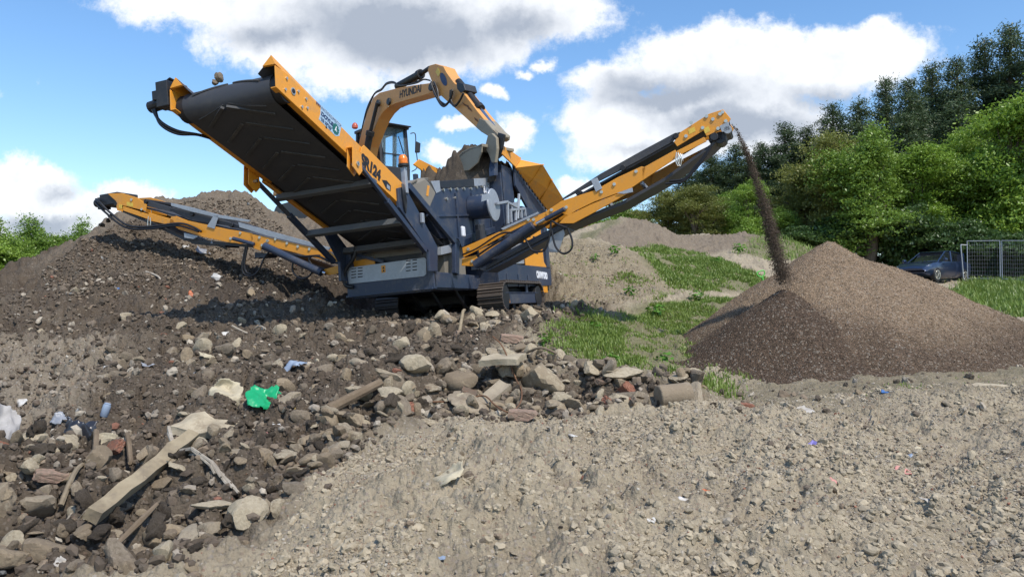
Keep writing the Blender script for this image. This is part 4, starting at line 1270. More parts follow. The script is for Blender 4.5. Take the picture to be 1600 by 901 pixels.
# --- hopper
XH = 1.15
p0 = L(784, 240, 'x', XH); p1 = L(857, 328, 'x', XH)
ym = p0[1]; zf = L(740, 276, 'y', ym + .1)[2]
for s in (1, -1):
    def S_(p):
        p = np.array(p, float); p[0] = p[0] if s > 0 else .42 - p[0]; return p
    def E_(px, py, v): return S_(L(px, py, 'x', v))
    # wing with a narrow rear flap and a deep flared side, folded ribs
    mb = MB()
    lowpts = [E_(783, 242, XH), E_(803, 254, XH), E_(812, 266, XH), E_(834, 298, XH), E_(857, 328, XH)]
    a_ = E_(780, 231, XH); 
    mb.prism([E_(779, 235, XH), E_(786, 227, XH), E_(815, 247, XH), E_(806, 261, XH)], (-s * .03, 0, 0))
    hp = part(mb, 'hopper_rear_flap', M_YEL, None, .006)
    mb = MB()
    top = [E_(814, 249.5, XH), E_(848, 257, 1.55), E_(882, 313, 1.55)]
    lo1 = E_(806, 262, XH); lo2 = E_(857, 330, XH)
    P_ = [lo1, lo2, top[2], top[1], top[0]]
    th_ = np.array((-s * .025, 0, -.0))
    mid = sum(P_) / 5
    vs_ = [*P_, *(p + th_ for p in P_)]
    mb.add(vs_, [(0, 1, 2), (0, 2, 3), (0, 3, 4), (5, 7, 6), (5, 8, 7), (5, 9, 8), (0, 5, 6, 1), (1, 6, 7, 2), (2, 7, 8, 3), (3, 8, 9, 4), (4, 9, 5, 0)])
    wg = part(mb, 'hopper_wing', M_YEL, None, .004)
    mb = MB()
    for (f0, g0) in ((.36, .30), (.72, .70)):
        a_ = lo1 + (lo2 - lo1) * f0 + np.array((s * .012, 0, 0)); b_ = (top[1] + (top[2] - top[1]) * (g0 - .3)) + np.array((s * .012, 0, 0))
        mb = MB(); mb.beam(a_, b_, .07, .03, (s, 0, 0)); part(mb, 'wing_rib', M_YEL, wg, .008)
    mb = MB()
    mb.prism([E_(803, 252, XH - .05), E_(808, 254, XH - .05), E_(855, 330, XH - .05), E_(852, 352, XH - .05), E_(838, 350, XH - .05), E_(806, 290, XH - .05)], (-s * .05, 0, 0))
    sd = part(mb, 'hopper_side', M_NAVY, None, .008)
    mb = MB()
    for k in range(12):
        c_ = lo1 + (lo2 - lo1) * (k + .5) / 12; mb.cyl(c_ + (s * .0, 0, -.05), c_ + (s * .02, 0, -.05), .03, 8)
    part(mb, 'hinge_bolt', M_BLACK, sd, 0)
    mb = MB()
    mb.prism([E_(773, 262, XH - .12), E_(775, 246, XH - .12), E_(783, 239, XH - .12), E_(786, 243, XH - .12), E_(778, 250, XH - .12), E_(778, 274, XH - .12), E_(773, 274, XH - .12)], (-s * .12, 0, 0))
    if s < 0:
        mb = MB(); mb.box((-.82, ym - .02, zf - .5), (-.74, ym + .08, zf + .22))
    part(mb, 'hopper_post', M_NAVY, None, .006)
mb = MB()
mb.prism([(-1.05, ym + .1, .7), (1.05, ym + .1, .7), (1.05, ym + .1, zf), (-1.05, ym + .1, zf)], (0, .05, 0))
mb.box((-1.0, ym + .15, .45), (1.0, p1[1] - .3, 1.0))
mb.box((.75, ym + .3, .9), (1.02, ym + .9, zf + .2))
part(mb, 'hopper_body', M_NAVY, None, .01)
# its load of soil
gyy, gxx = np.meshgrid(np.linspace(ym - .02, p1[1], 90), np.linspace(-.74, .98, 70), indexing='ij')
gz_ = zf + .30 + .24 * np.exp(-(((gxx - .32) / .5) ** 2 + ((gyy - ym - .45) / .7) ** 2)) - .45 * np.clip((gyy - ym) / (p1[1] - ym), 0, 1) + .16 * fbm(gxx * 3, gyy * 3, 501, 5) + .07 * fbm(gxx * 13, gyy * 13, 509, 4)
wv, _ = worley(gxx * 7, gyy * 7, 502); gz_ += .30 * np.clip(.34 - wv * wv, -.1, 1)
gz_ += .22 * np.exp(-(((gxx - .30) / .34) ** 2 + ((gyy - ym - .22) / .3) ** 2))
edge_ = np.clip((gyy - (ym - .02)) / .30 + .12 * fbm(gxx * 4, gyy * 4, 505, 3), 0, 1); gz_ = (zf - .18) * (1 - edge_) + gz_ * edge_
vid = np.arange(90 * 70).reshape(90, 70); fq = np.stack([vid[:-1, :-1], vid[:-1, 1:], vid[1:, 1:], vid[1:, :-1]], -1).reshape(-1, 4)
me = np_mesh('hopper_soil', np.stack([gxx.ravel(), gyy.ravel(), gz_.ravel()], 1), fq[:, ::-1], 4, True)
hs_ = link('soil_load', me, M_CLOD); hs_.matrix_world = Matrix([[*r] for r in RM]).to_4x4(); hs_.matrix_world.translation = Vector(OM)
mwx = Matrix([[*r] for r in RM]).to_4x4(); mwx.translation = Vector(OM); hs_.matrix_world = mwx
tag(hs_, 'load of brown lumpy soil heaped in the hopper of the screening machine', 'soil load', kind='stuff')

# --- side conveyors
def plates(mb, lst, yn, th, mi=0):
    mb.prism([L(*p, 'y', yn) for p in lst], (0, th, 0), mi)


def side_conveyor(yn, wd, kind, rails, dark, galv, belts, rollers, bolts, hoses, cyl, bars, labels):
    yf = yn + wd
    for nm, lst in rails:
        mb = MB(); pl = [L(*p, 'y', yn) for p in lst]
        mb.prism(pl, (0, .018, 0)); part(mb, nm, M_YEL, None, .005)
        mb = MB(); mb.prism([p + np.array((0, wd, 0)) for p in pl], (0, -.018, 0)); part(mb, nm, M_YEL, None, .005)
    for nm, lst in dark:
        mb = MB(); pl = [L(*p, 'y', yn + .03) for p in lst]; mb.prism(pl, (0, .05, 0)); part(mb, nm, M_BELT, None, .004); mb = MB(); mb.prism([p + np.array((0, wd - .06, 0)) for p in pl], (0, -.05, 0)); part(mb, nm, M_BELT, None, .004)
    for nm, lst in galv:
        mb = MB(); mb.prism([L(*p, 'y', yn - .02) for p in lst], (0, .012, 0)); part(mb, nm, M_GALV, None, .004)
    # belt: strip swept across the width
    mb = MB()
    for lst, thick in belts:
        q_ = [L(*p, 'y', yn + .06) for p in lst]
        vs_ = []
        for p in q_:
            for (dy_, dz_) in ((0, 0), (wd - .12, 0), (wd - .12, thick), (0, thick)):
                vs_.append(p + np.array((0, dy_, dz_)))
        fs_ = []
        for i in range(len(q_) - 1):
            for k in range(4):
                fs_.append((i * 4 + k, i * 4 + (k + 1) % 4, i * 4 + 4 + (k + 1) % 4, i * 4 + 4 + k))
        fs_ += [(3, 2, 1, 0), tuple(len(q_) * 4 - 4 + k for k in range(4))]
        mb.add(vs_, fs_)
    part(mb, kind + '_belt', M_BELT, None, 0, True)
    for p in rollers:
        c_ = L(*p, 'y', yn - .005); mb = MB(); mb.cyl(c_, c_ + (0, wd, 0), .045, 14); part(mb, 'roller', M_BLACK, None, .006, True)
    mb = MB()
    for p in bolts:
        c_ = L(*p, 'y', yn); mb = MB(); mb.cyl(c_ + (0, -.018, 0), c_, .026, 10); part(mb, 'bolt', M_BOLT, None, 0)
    for lst, r_ in hoses:
        mb = MB(); mb.tube([L(*p[:2], 'y', yn - (p[2] if len(p) > 2 else .05)) for p in lst], r_, 8, 8); part(mb, 'hose', M_HOSE, None, 0, True)
    for (a, b_, r1, mt_) in cyl:
        mb = MB(); mb.cyl(L(*a, 'y', yn - .06), L(*b_, 'y', yn - .06), r1, 16); part(mb, 'hydraulic_cylinder', mt_, None, .005, True)
    for a, b_ in bars:
        mb = MB(); pa_ = L(*a, 'y', yn + .05); pb_ = L(*b_, 'y', yn + .05); mb.beam(pa_, pb_ + (0, .25, 0), .04, .06); part(mb, 'idler_bracket', M_GALV, None, .003)
    for lst in labels:
        mb = MB(); mb.prism([L(*p, 'y', yn - .001) for p in lst], (0, -.002, 0)); lb = part(mb, 'warning_label', M_YELB, None, 0)
    return yf


M_YELB = paint('label_yellow', (0.75, 0.50, 0.06), 0.4, (0.2, 0.15, 0.08), 0.5, sc=25)
side_conveyor(.50, .74, 'fines',
    [('head_rail', [(1053, 222), (1063, 206.5), (1108.5, 177.5), (1130, 171), (1142, 185.5), (1137, 194), (1116, 207), (1104, 213), (1099, 204), (1058, 229)]),
     ('head_lower_rail', [(1057, 236), (1100, 214), (1104, 221), (1060, 243.5)]),
     ('middle_rail', [(1003, 263), (1055, 234), (1060, 242.5), (1058, 246), (1004, 282)]),
     ('lower_rail', [(852, 331), (878, 313.5), (930, 297), (964, 277.5), (1002, 260), (1009, 261.5), (1005, 281), (986, 294), (929, 315), (900, 329), (888, 337), (878, 333), (850, 350)]),
     ('base_rail', [(722, 387), (852, 331), (858, 340), (850, 350), (836, 353), (828, 347), (790, 366), (744, 392), (724, 402)]),
     ('foot_bracket', [(722, 404), (744, 398), (748, 409), (741, 416), (721, 415)]),
     ('inner_rail', [(872, 349), (884, 338), (926, 318), (985, 295), (985, 300), (930, 331), (896, 349)])],
    [('skirt', [(878, 312), (938, 281.5), (965, 268), (1000, 250), (1050, 222), (1063, 206), (1052, 209), (1000, 237), (938, 271.5), (880, 309)])],
    [('galvanised_clip', [(923, 281), (933, 277.5), (941, 294.5), (931, 300)]), ('galvanised_bracket', [(963, 302), (988, 293), (989, 300), (975, 303)]),
     ('edge_glint', [(782, 357), (840, 331), (842, 333.5), (786, 359.5)]),  # glint along the rail's top edge, put in as a pale strip
     ('tensioner', [(1124, 197), (1138, 190), (1141, 203), (1128, 206.5)])],
    [([(760, 420), (800, 398), (885, 354), (973, 319.5), (1038, 283), (1110, 231), (1134, 207)], .05), ([(760, 397), (880, 320), (1050, 226), (1120, 190), (1140, 193), (1140, 205), (1134, 207)], .03)],
    [(903, 300.5), (973, 262), (1056, 212), (1136, 199)],
    [(1129, 175.5), (1125, 178.5), (1114, 186.5), (1122, 201), (1134, 189.5), (1098, 200), (1080, 192), (1072, 213), (1104, 182), (994, 268), (885, 324), (848, 345), (862, 328), (732, 389), (738, 408), (834, 343), (826, 343), (940, 300), (960, 288)],
    [([(745, 400), (765, 386), (790, 372), (812, 366), (822, 375), (832, 391), (850, 391), (858, 372), (861, 346)], .017),
     ([(862, 360), (868, 385), (880, 396), (892, 390), (894, 376), (887, 356)], .017), ([(862, 345), (875, 352), (886, 356)], .017),
     ([(1046, 283), (1070, 279), (1085, 262), (1103, 240), (1112, 228)], .018), ([(1040, 287), (1065, 284), (1082, 270), (1100, 248), (1110, 232)], .018),
     ([(722, 398), (745, 388), (780, 366), (800, 363)], .014)],
    [((742, 414), (833, 352), .075, M_NAVY), ((838, 350), (860, 338), .03, M_CHROME), ((852, 342.5), (882, 326.5), .038, M_NAVY)],
    [((940, 310), (955, 321)), ((900, 329), (914, 340)), ((1002, 285), (1008, 293))],
    [[(1075, 203), (1085, 198), (1087, 205), (1077, 210)], [(1099, 201), (1107, 197), (1110, 205), (1102, 209)]])
# lower carrier frame and drive motor of the fines conveyor
mb = MB(); mb.prism([L(*p, 'y', .62) for p in ((742, 418), (800, 388), (885, 345), (885, 358), (800, 405), (760, 425))], (0, .5, 0)); part(mb, 'carrier_frame', M_NAVY, None, .008)
mb = MB(); mb.prism([L(*p, 'y', .6) for p in ((866, 365), (880, 358), (882, 366), (872, 394), (858, 394), (856, 372))], (0, .03, 0)); part(mb, 'hanger_plate', M_GALV, None, .005)
c_ = L(1125, 215, 'y', .55)
mb = MB(); mb.cyl(c_, c_ + (0, .35, 0), .09, 16); mb.cyl(c_ + (-.08, -.05, .02), c_ + (-.08, .2, .02), .06, 14); mb.box(c_ + (-.16, .0, -.04), c_ + (.04, .2, .08)); part(mb, 'drive_motor', M_DARK, None, .006, True)
mb = MB(); c_ = L(1137, 203, 'y', .5); mb.cyl(c_, c_ + (0, -.02, 0), .06, 16); part(mb, 'drum_bearing', M_GALV, None, .004)
for dx_ in (0, 3):
    mb = MB(); mb.tube([L(1057 + dx_, 238, 'y', .47), L(1056 + dx_, 252, 'y', .46), L(1060 + dx_, 259, 'y', .47), L(1062 + dx_, 248, 'y', .46), L(1060 + dx_, 240, 'y', .47)], .009, 6, 6); part(mb, 'safety_chain', M_BOLT, None, 0, True)

side_conveyor(.35, .74, 'stockpile',
    [('head_rail', [(168.4, 302.8), (190, 301.5), (214.6, 309), (228.7, 319.5), (227.4, 329.7), (190, 320.5), (191, 331), (182.5, 328.4), (181, 314)]),
     ('head_lower_rail', [(192, 322), (232.5, 335), (232.5, 343), (192, 329)]),
     ('middle_rail', [(232, 332), (271, 343), (275, 354), (233, 344.5)]),
     ('middle_plate', [(264.5, 347.7), (267, 338.7), (275, 337.5), (294, 345), (355.5, 358), (394, 364), (396, 374), (388, 379.5), (375, 381), (355.5, 378.4), (314.5, 369.5), (278.6, 358)]),
     ('base_rail', [(390, 364.5), (424.7, 372), (514.4, 392.5), (527, 402.8), (527, 411.7), (437.5, 388.7), (410, 384), (406.8, 391.5), (396, 388), (393, 378)]),
     ('foot_bracket', [(501.6, 428), (503, 421.5), (508, 420), (528.5, 414.6), (528.5, 427), (515, 429.5)])],
    [('skirt', [(223.5, 311.8), (272, 325), (300, 330), (352, 345), (390, 358), (386, 360), (352, 352), (296, 344), (270, 331), (228, 322)])],
    [('edge_cover', [(267, 317), (300, 324), (345, 336), (392, 344), (388, 347), (345, 341), (300, 331), (267, 321.5)]), ('edge_cover', [(372, 347), (420, 360), (470, 374), (517, 387), (514, 391), (470, 381), (420, 369), (374, 355)]),
     ('galvanised_clip', [(333, 337.5), (342, 336), (335, 357.5), (323, 354)]), ('galvanised_bracket', [(287, 363.5), (310, 369), (302, 373.5), (288, 371.5)])],
    [([(186, 320), (186, 329), (232, 349), (289, 376), (350, 383), (400, 387), (470, 410), (520, 428)], .05), ([(186, 320), (228, 326), (300, 345), (400, 368), (520, 402)], .03)],
    [(227, 314.5), (299, 333.6), (360.6, 351.5), (180, 318)],
    [(206, 312), (222, 327), (361, 372.5), (376, 364), (396, 382), (410, 383), (406, 371), (419, 376), (431, 373.5), (466, 385), (484, 389), (449, 380), (505, 425), (418, 376)],
    [([(150, 311, .0), (156, 316), (172, 332), (199, 351.5), (232.5, 354), (278.6, 349), (300, 354), (314.5, 361.8)], .022), ([(148, 315, .0), (165, 332), (196, 355), (232.5, 357.5), (278, 352.5), (310, 362)], .022),
     ([(384, 384), (379, 412), (381, 427), (392, 431), (403, 424), (415, 400), (428, 390), (450, 395), (470, 400)], .018), ([(387, 384), (382, 412), (385, 425), (393, 428)], .018),
     ([(458, 408), (457, 421), (463, 431), (475, 435), (485, 429), (489, 418)], .017), ([(437, 391), (470, 400), (495, 400), (515, 408), (528, 411)], .02), ([(487, 413), (483, 406), (488, 400), (500, 399)], .016)],
    [((413, 384), (503, 426), .068, M_NAVY), ((364, 372.5), (397, 381.5), .036, M_NAVY), ((503, 425), (509, 427), .03, M_CHROME)],
    [((330, 378), (340, 386))],
    [[(198, 315), (208, 317), (208, 323), (198, 321)], [(186, 319), (191, 320), (191, 326), (186, 325)]])
c_ = L(160, 314, 'y', .4)
mb = MB(); mb.box(c_ + (-.05, -.02, -.1), c_ + (.42, .5, .13)); mb.cyl(c_ + (-.05, .1, -.02), c_ + (-.27, .1, .0), .085, 14); mb.box(c_ + (-.2, .05, -.14), c_ + (-.05, .25, .1)); part(mb, 'drive_motor', M_DARK, None, .01)
mb = MB(); mb.prism([L(*p, 'y', .5) for p in ((290, 372), (352, 379), (352, 386), (300, 381))], (0, .4, 0)); part(mb, 'belt_guard', M_NAVY, None, .006); mb = MB(); mb.prism([L(*p, 'y', .5) for p in ((398, 394), (420, 396), (416, 402), (398, 403))], (0, .3, 0)); part(mb, 'carrier_frame', M_NAVY, None, .006)
mb = MB(); mb.tube([L(232, 338, 'y', .33), L(231, 352, 'y', .32), L(235, 352, 'y', .32), L(235, 340, 'y', .33)], .01, 6, 5); part(mb, 'safety_chain', M_BOLT, None, 0, True)
# ------------------------------------------------------------------ excavator feeding the hopper
HD = np.array([0.61, -0.79, 0.0]); HD /= np.linalg.norm(HD); LF = np.array([-HD[1], HD[0], 0.0]); UPZ = np.array([0, 0, 1.0])
BF = np.array([-3.75, 19.5, 0.0])            # foot of the boom, in plan
exc = empty('excavator', loc=(EXC[0], EXC[1], EXZ))
tag(exc, 'ochre tracked excavator reaching its arm down into the machine hopper', 'excavator')
EO = tuple(-np.array([EXC[0], EXC[1], EXZ]))


def XP(px, py, off=0.0):
    """point of the boom's vertical plane, shifted sideways by off"""
    return ray_plane(px, py, BF + LF * off, LF)


def epart(mb, name, mats, parent=None, bevel=0.008, smooth=False):
    return mb.build(name, mats, exc if parent is None else parent, bevel, smooth, EO if parent is None else None)


BW = 0.16
mb = MB()
bo = [(558, 266), (556, 240), (561, 222.8), (566, 202), (574, 174), (583, 153), (593, 145), (620, 138), (645, 133.5), (671.8, 130), (680, 136), (678, 144), (660, 149.5), (620, 161), (608, 166), (599, 174.5), (592, 185), (584, 203), (574, 229), (567, 266)]
# the polygon is split in two convex-ish runs so that the faces stay clean
def slab(mb, lst, off0, off1):
    p = [XP(*q_, off0) for q_ in lst]; mb.prism(p, LF * (off1 - off0))
slab(mb, bo, -BW, BW)
boom = epart(mb, 'boom', M_EXC)
text_part('lettering', 'HYUNDAI', .24, XP(624, 153.5, -BW - .003), XP(656, 143.8, -BW - .003) - XP(624, 153.5, -BW - .003), UPZ, M_BLACK, exc, EO, bold=.006, sx=.93)
mb = MB()
for q_ in ((589.5, 161), (606, 158.5), (672, 136)):
    c_ = XP(*q_, -BW - .05); mb = MB(); mb.cyl(c_, c_ + LF * (2 * BW + .1), .085, 14); epart(mb, 'boom_pin', M_DARK, boom)
mb = MB()
ar = [(668, 110), (671, 102.5), (680, 100), (692.8, 104), (698, 114), (709, 129), (718, 137), (746, 174), (771, 204), (778, 209), (777, 216), (772, 219), (761.7, 212), (751, 205.5), (711.8, 170), (695.8, 156), (684, 145), (674, 126)]
slab(mb, ar, -.15, .15)
arm = epart(mb, 'arm', M_EXC)
mb = MB(); c_ = XP(693, 124, -.155)
E1 = (XP(697, 132, -.155) - XP(689, 117, -.155)); E1 /= np.linalg.norm(E1); E2 = np.cross(E1, LF)
mb.prism([c_ + E1 * .2 * math.cos(a_) + E2 * .085 * math.sin(a_) for a_ in np.linspace(0, 2 * math.pi, 18)[:-1]], -LF * .003); epart(mb, 'oval_badge', M_TEXTB, arm, 0)
mb = MB(); c_ = XP(684.5, 113, -.155); mb.prism([c_ + E1 * a_ + E2 * b_ for a_, b_ in ((-.09, -.06), (.09, -.06), (.09, .06), (-.09, .06))], -LF * .003); epart(mb, 'yellow_label', M_YELB, arm, 0)


def cyl_pair(a, m_, b_, off, r1, r2, name, rod=M_CHROME):
    A_, M__, B_ = XP(*a, off), XP(*m_, off), XP(*b_, off)
    mb = MB(); mb.cyl(A_, M__, r1, 14); mb.cyl(M__ - (M__ - A_) / np.linalg.norm(M__ - A_) * .12, M__, r1 * 1.25, 14); o = epart(mb, name, M_BLACK, None, .006, True)
    mb = MB(); mb.cyl(M__, B_, r2, 12); epart(mb, 'piston_rod', rod, o, 0, True)


cyl_pair((621, 135.5), (658, 115.5), (671, 106.5), 0, .09, .05, 'arm_cylinder', M_BLACK)
cyl_pair((716, 128), (751, 171), (775, 203), 0, .085, .045, 'bucket_cylinder')
for off in (-.26, .26):
    cyl_pair((572, 240), (579, 205), (589.5, 161), off, .085, .045, 'boom_cylinder', M_BLACK)
# pipes along the boom's back
for k in range(3):
    o_ = -.12 + .1 * k
    mb = MB(); mb.tube([XP(562 - k * .5, 225, o_), XP(567, 195, o_), XP(576 - k, 168, o_), XP(585, 147.5 - k * .6, o_), XP(596, 141 - k, o_), XP(604, 132 - k, o_), XP(615, 130 - k, o_), XP(626, 134, o_), XP(650, 130 - k, o_), XP(662, 124.5, o_), XP(672, 126, o_)], .018, 6, 5); epart(mb, 'hydraulic_pipe', M_DARK, None, 0, True)
for k, lst in enumerate(([(674, 128), (678, 137), (683, 152), (690, 164), (700, 161), (706, 148), (706, 140)], [(678, 128), (683, 140), (686, 156), (694, 163)], [(704, 141), (704, 155), (710, 166), (718, 158), (724, 146)], [(673, 130), (681, 150), (692, 166), (702, 158), (707, 142)])):
    mb = MB(); mb.tube([XP(*q_, -.2 - .02 * k) for q_ in lst], .024, 7, 8); epart(mb, 'hose', M_HOSE, None, 0, True)
mb = MB(); slab(mb, [(713, 128), (724, 131), (727, 141), (720, 146), (714, 139)], -.155, .155); epart(mb, 'worn_patch', M_DARK, arm, .01)
mb = MB()
for (q0, q1) in (((722, 160), (735, 170)), ((730, 166), (738, 175)), ((741, 183), (748, 192)), ((757, 199), (777, 209))):
    a_, b_ = XP(*q0, -.153), XP(*q1, -.153); d_ = b_ - a_; s_ = np.cross(LF, d_); s_ /= np.linalg.norm(s_)
    mb.prism([a_, a_ + d_ * .3 + s_ * .025, a_ + d_ * .55 + s_ * .015, b_, a_ + d_ * .7 - s_ * .03, a_ + d_ * .35 - s_ * .012], -LF * .004)
epart(mb, 'scuff', M_RUST, arm, 0)
# bucket linkage and bucket
mb = MB(); slab(mb, [(759, 207), (767, 202), (774, 203), (781, 208), (782, 213), (778, 217), (776, 214), (766, 216)], -.13, .10); lk = epart(mb, 'arm_end', M_BUCKET, None, .02)
mb = MB(); slab(mb, [(749, 184), (757, 187), (771, 203), (778, 209), (777, 216), (772, 219), (761.7, 212.5), (751, 206), (743, 199)], -.158, .158); epart(mb, 'muddy_end', M_BUCKET, arm, .02)
mb = MB()
for off in (-.16, .08):
    slab(mb, [(778, 207), (787, 210), (783, 232), (778, 246), (772, 240), (775, 222)], off, off + .06)
epart(mb, 'bucket_link', M_DARK, None, .01)
BWD = .40; BO = .02
mb = MB()
shell = [(753, 224), (744, 228), (733, 231), (722, 237), (714, 246), (713, 256), (717, 268)]
inner_ = [(753, 229), (745, 232), (735, 235), (725, 241), (718, 248), (717, 257), (720, 268)]
slab(mb, shell + inner_[::-1], BO - BWD, BO + BWD)
bk_ = epart(mb, 'bucket', M_BUCKET, None, .01)
for off in (BO - BWD, BO + BWD - .035):
    mb = MB(); slab(mb, [(753, 225), (744, 229), (733, 232), (722, 238), (714, 247), (714, 257), (718, 269), (732, 266), (746, 254), (752, 238)], off, off + .035); epart(mb, 'side_plate', M_BUCKET, bk_, .01)
for off in (-.24, .16):
    mb = MB(); slab(mb, [(762, 211), (768, 208), (775, 215), (776, 232), (773, 254), (768, 254), (763, 240), (757, 231)], off, off + .07); epart(mb, 'bucket_ear', M_BUCKET, bk_, .012)
mb = MB()
for off in np.linspace(BO - .45, BO + .36, 5):
    slab(mb, [(715, 266), (720, 266), (721, 276), (718, 279)], off, off + .08)
epart(mb, 'bucket_tooth', M_TRACK, bk_, .01)
# upper structure, cab and undercarriage (frame: HD forward, LF to its left)


def EF(u, v, z):
    return BF + HD * u + LF * v + UPZ * z


def ebox(mb, u0, u1, v0, v1, z0, z1, mi=0):
    mb.prism([EF(u0, v0, z0), EF(u1, v0, z0), EF(u1, v1, z0), EF(u0, v1, z0)], (0, 0, z1 - z0), mi)


zc0 = 4.85
mb = MB(); ebox(mb, -3.3, .3, -1.25, 1.25, zc0 - .12, zc0 + .02); ebox(mb, -3.3, -2.2, -1.25, 1.25, zc0 + .02, zc0 + .95); ebox(mb, -2.2, .0, -1.25, -.35, zc0 + .02, zc0 + .75); ebox(mb, -2.2, -1.4, .3, 1.25, zc0 + .02, zc0 + .9)
epart(mb, 'upper_body', M_EXC, None, .04)
mb = MB(); ebox(mb, -1.3, .1, -1.1, -.9, zc0 + .75, zc0 + 1.25); epart(mb, 'hand_rail', M_DARK, None, .01)
mb = MB(); mb.cyl(EF(-1.4, 0, zc0 - .35), EF(-1.4, 0, zc0 - .12), .5, 20); ebox(mb, -2.2, -.6, -.8, .8, zc0 - .75, zc0 - .35); epart(mb, 'slew_frame', M_DARK, None, .02)
for s in (-1, 1):
    mb = MB(); r_ = .36; u0, u1 = -2.9, .1
    pr = [(u0 + r_ * math.cos(a_), EXZ + r_ + r_ * math.sin(a_)) for a_ in np.linspace(math.pi / 2, 3 * math.pi / 2, 9)] + [(u1 + r_ * math.cos(a_), EXZ + r_ + r_ * math.sin(a_)) for a_ in np.linspace(-math.pi / 2, math.pi / 2, 9)]
    mb.prism([EF(u_, s * 1.0 - .25, z_) for u_, z_ in pr], LF * .5); epart(mb, 'crawler_track', M_TRACK, None, .01)
# cab: posts, roof, glass
cb0, cb1, cv0, cv1, cz0, cz1 = -1.35, .12, .34, 1.22, zc0 + .02, 6.44
mb = MB(); ebox(mb, cb0, cb1, cv0, cv1, cz0, cz0 + .42)
for u_, v_, uu in ((cb0, cv0, cb0), (cb0, cv1 - .09, cb0), (cb1 - .10, cv0, cb1 - .28), (cb1 - .10, cv1 - .09, cb1 - .28), (-.75, cv1 - .07, -.75), (-.75, cv0, -.75)):
    mb.prism([EF(u_, v_, cz0 + .42), EF(u_ + .1, v_, cz0 + .42), EF(u_ + .1, v_ + .09, cz0 + .42), EF(u_, v_ + .09, cz0 + .42)], EF(uu, v_, cz1 - .06) - EF(u_, v_, cz0 + .42))
cab = epart(mb, 'cab', M_DARK, None, .015)
mb = MB(); ebox(mb, cb0 - .03, cb1 - .12, cv0 - .03, cv1 + .03, cz1 - .08, cz1); ebox(mb, cb1 - .14, cb1 + .06, cv0, cv1, cz1 - .05, cz1 - .02); epart(mb, 'cab_roof', M_DARK, cab, .03)
mb = MB(); mb.prism([EF(cb1 - .03, cv0 + .09, cz0 + .75), EF(cb1 - .03, cv1 - .09, cz0 + .75), EF(cb1 - .22, cv1 - .09, cz1 - .08), EF(cb1 - .22, cv0 + .09, cz1 - .08)], HD * .012); epart(mb, 'front_window', M_GLASS, cab, 0)
mb = MB(); mb.prism([EF(cb1 - .015, cv0 + .09, cz0 + .42), EF(cb1 - .015, cv1 - .09, cz0 + .42), EF(cb1 - .03, cv1 - .09, cz0 + .74), EF(cb1 - .03, cv0 + .09, cz0 + .74)], HD * .012); epart(mb, 'lower_window', M_GLASS, cab, 0)
for v_ in (cv0 + .03, cv1 - .04):
    mb = MB(); mb.prism([EF(-.65, v_, cz0 + .42), EF(cb1 - .1, v_, cz0 + .42), EF(cb1 - .28, v_, cz1 - .08), EF(-.65, v_, cz1 - .08)], LF * .01); epart(mb, 'side_window', M_GLASS, cab, 0)
mb = MB(); mb.beam(EF(cb1 - .01, cv0 + .09, cz0 + .745), EF(cb1 - .01, cv1 - .09, cz0 + .745), .03, .03); mb.beam(EF(cb1 + .0, cv1 - .2, cz0 + .8), EF(cb1 - .15, cv1 - .28, cz1 - .3), .015, .02); epart(mb, 'wiper', M_BLACK, cab, 0)
mb = MB(); ebox(mb, -1.1, -.6, .58, 1.0, cz0 + .35, cz0 + .5); ebox(mb, -1.15, -1.02, .58, 1.0, cz0 + .5, cz0 + 1.15); epart(mb, 'seat', M_BLACK, cab, .05)
mb = MB(); mb.beam(EF(-.35, .5, cz0 + .42), EF(-.3, .5, cz0 + .85), .03, .03); mb.beam(EF(-.35, 1.02, cz0 + .42), EF(-.3, 1.02, cz0 + .85), .03, .03); epart(mb, 'control_lever', M_BLACK, cab, .005)
mb = MB(); a_ = EF(.08, cv1 + .02, cz1 - .2); mb.tube([a_, a_ + LF * .12 + HD * .05, EF(.12, cv1 + .17, cz1 - .55), EF(.16, cv1 + .19, cz0 + .5), EF(.1, cv1 + .05, cz0 + .35)], .014, 6, 5); epart(mb, 'grab_rail', M_DARK, cab, 0, True)
mb = MB(); c_ = EF(.1, cv1 + .2, cz1 - .55); mb.prism([c_ + LF * a + UPZ * b_ for a, b_ in ((-.06, -.16), (.08, -.14), (.1, .12), (-.05, .16))], HD * .06); epart(mb, 'side_mirror', M_BLACK, cab, .02)
# cab guard behind the boom on the right-hand side with a beacon
mb = MB(); ebox(mb, -2.1, -1.3, -.95, -.45, zc0 + .7, zc0 + 1.35); ebox(mb, -2.15, -1.25, -1.0, -.4, zc0 + 1.35, zc0 + 1.47); epart(mb, 'engine_cover', M_EXC, None, .03)
mb = MB(); mb.lathe(XP(554.5, 195, -.6) - UPZ * .1, UPZ, [(.05, 0), (.075, .02), (.075, .08), (.05, .13), (.02, .15)], 14); epart(mb, 'beacon', plastic('red_lens', (.55, .12, .07), .3), None, 0, True)

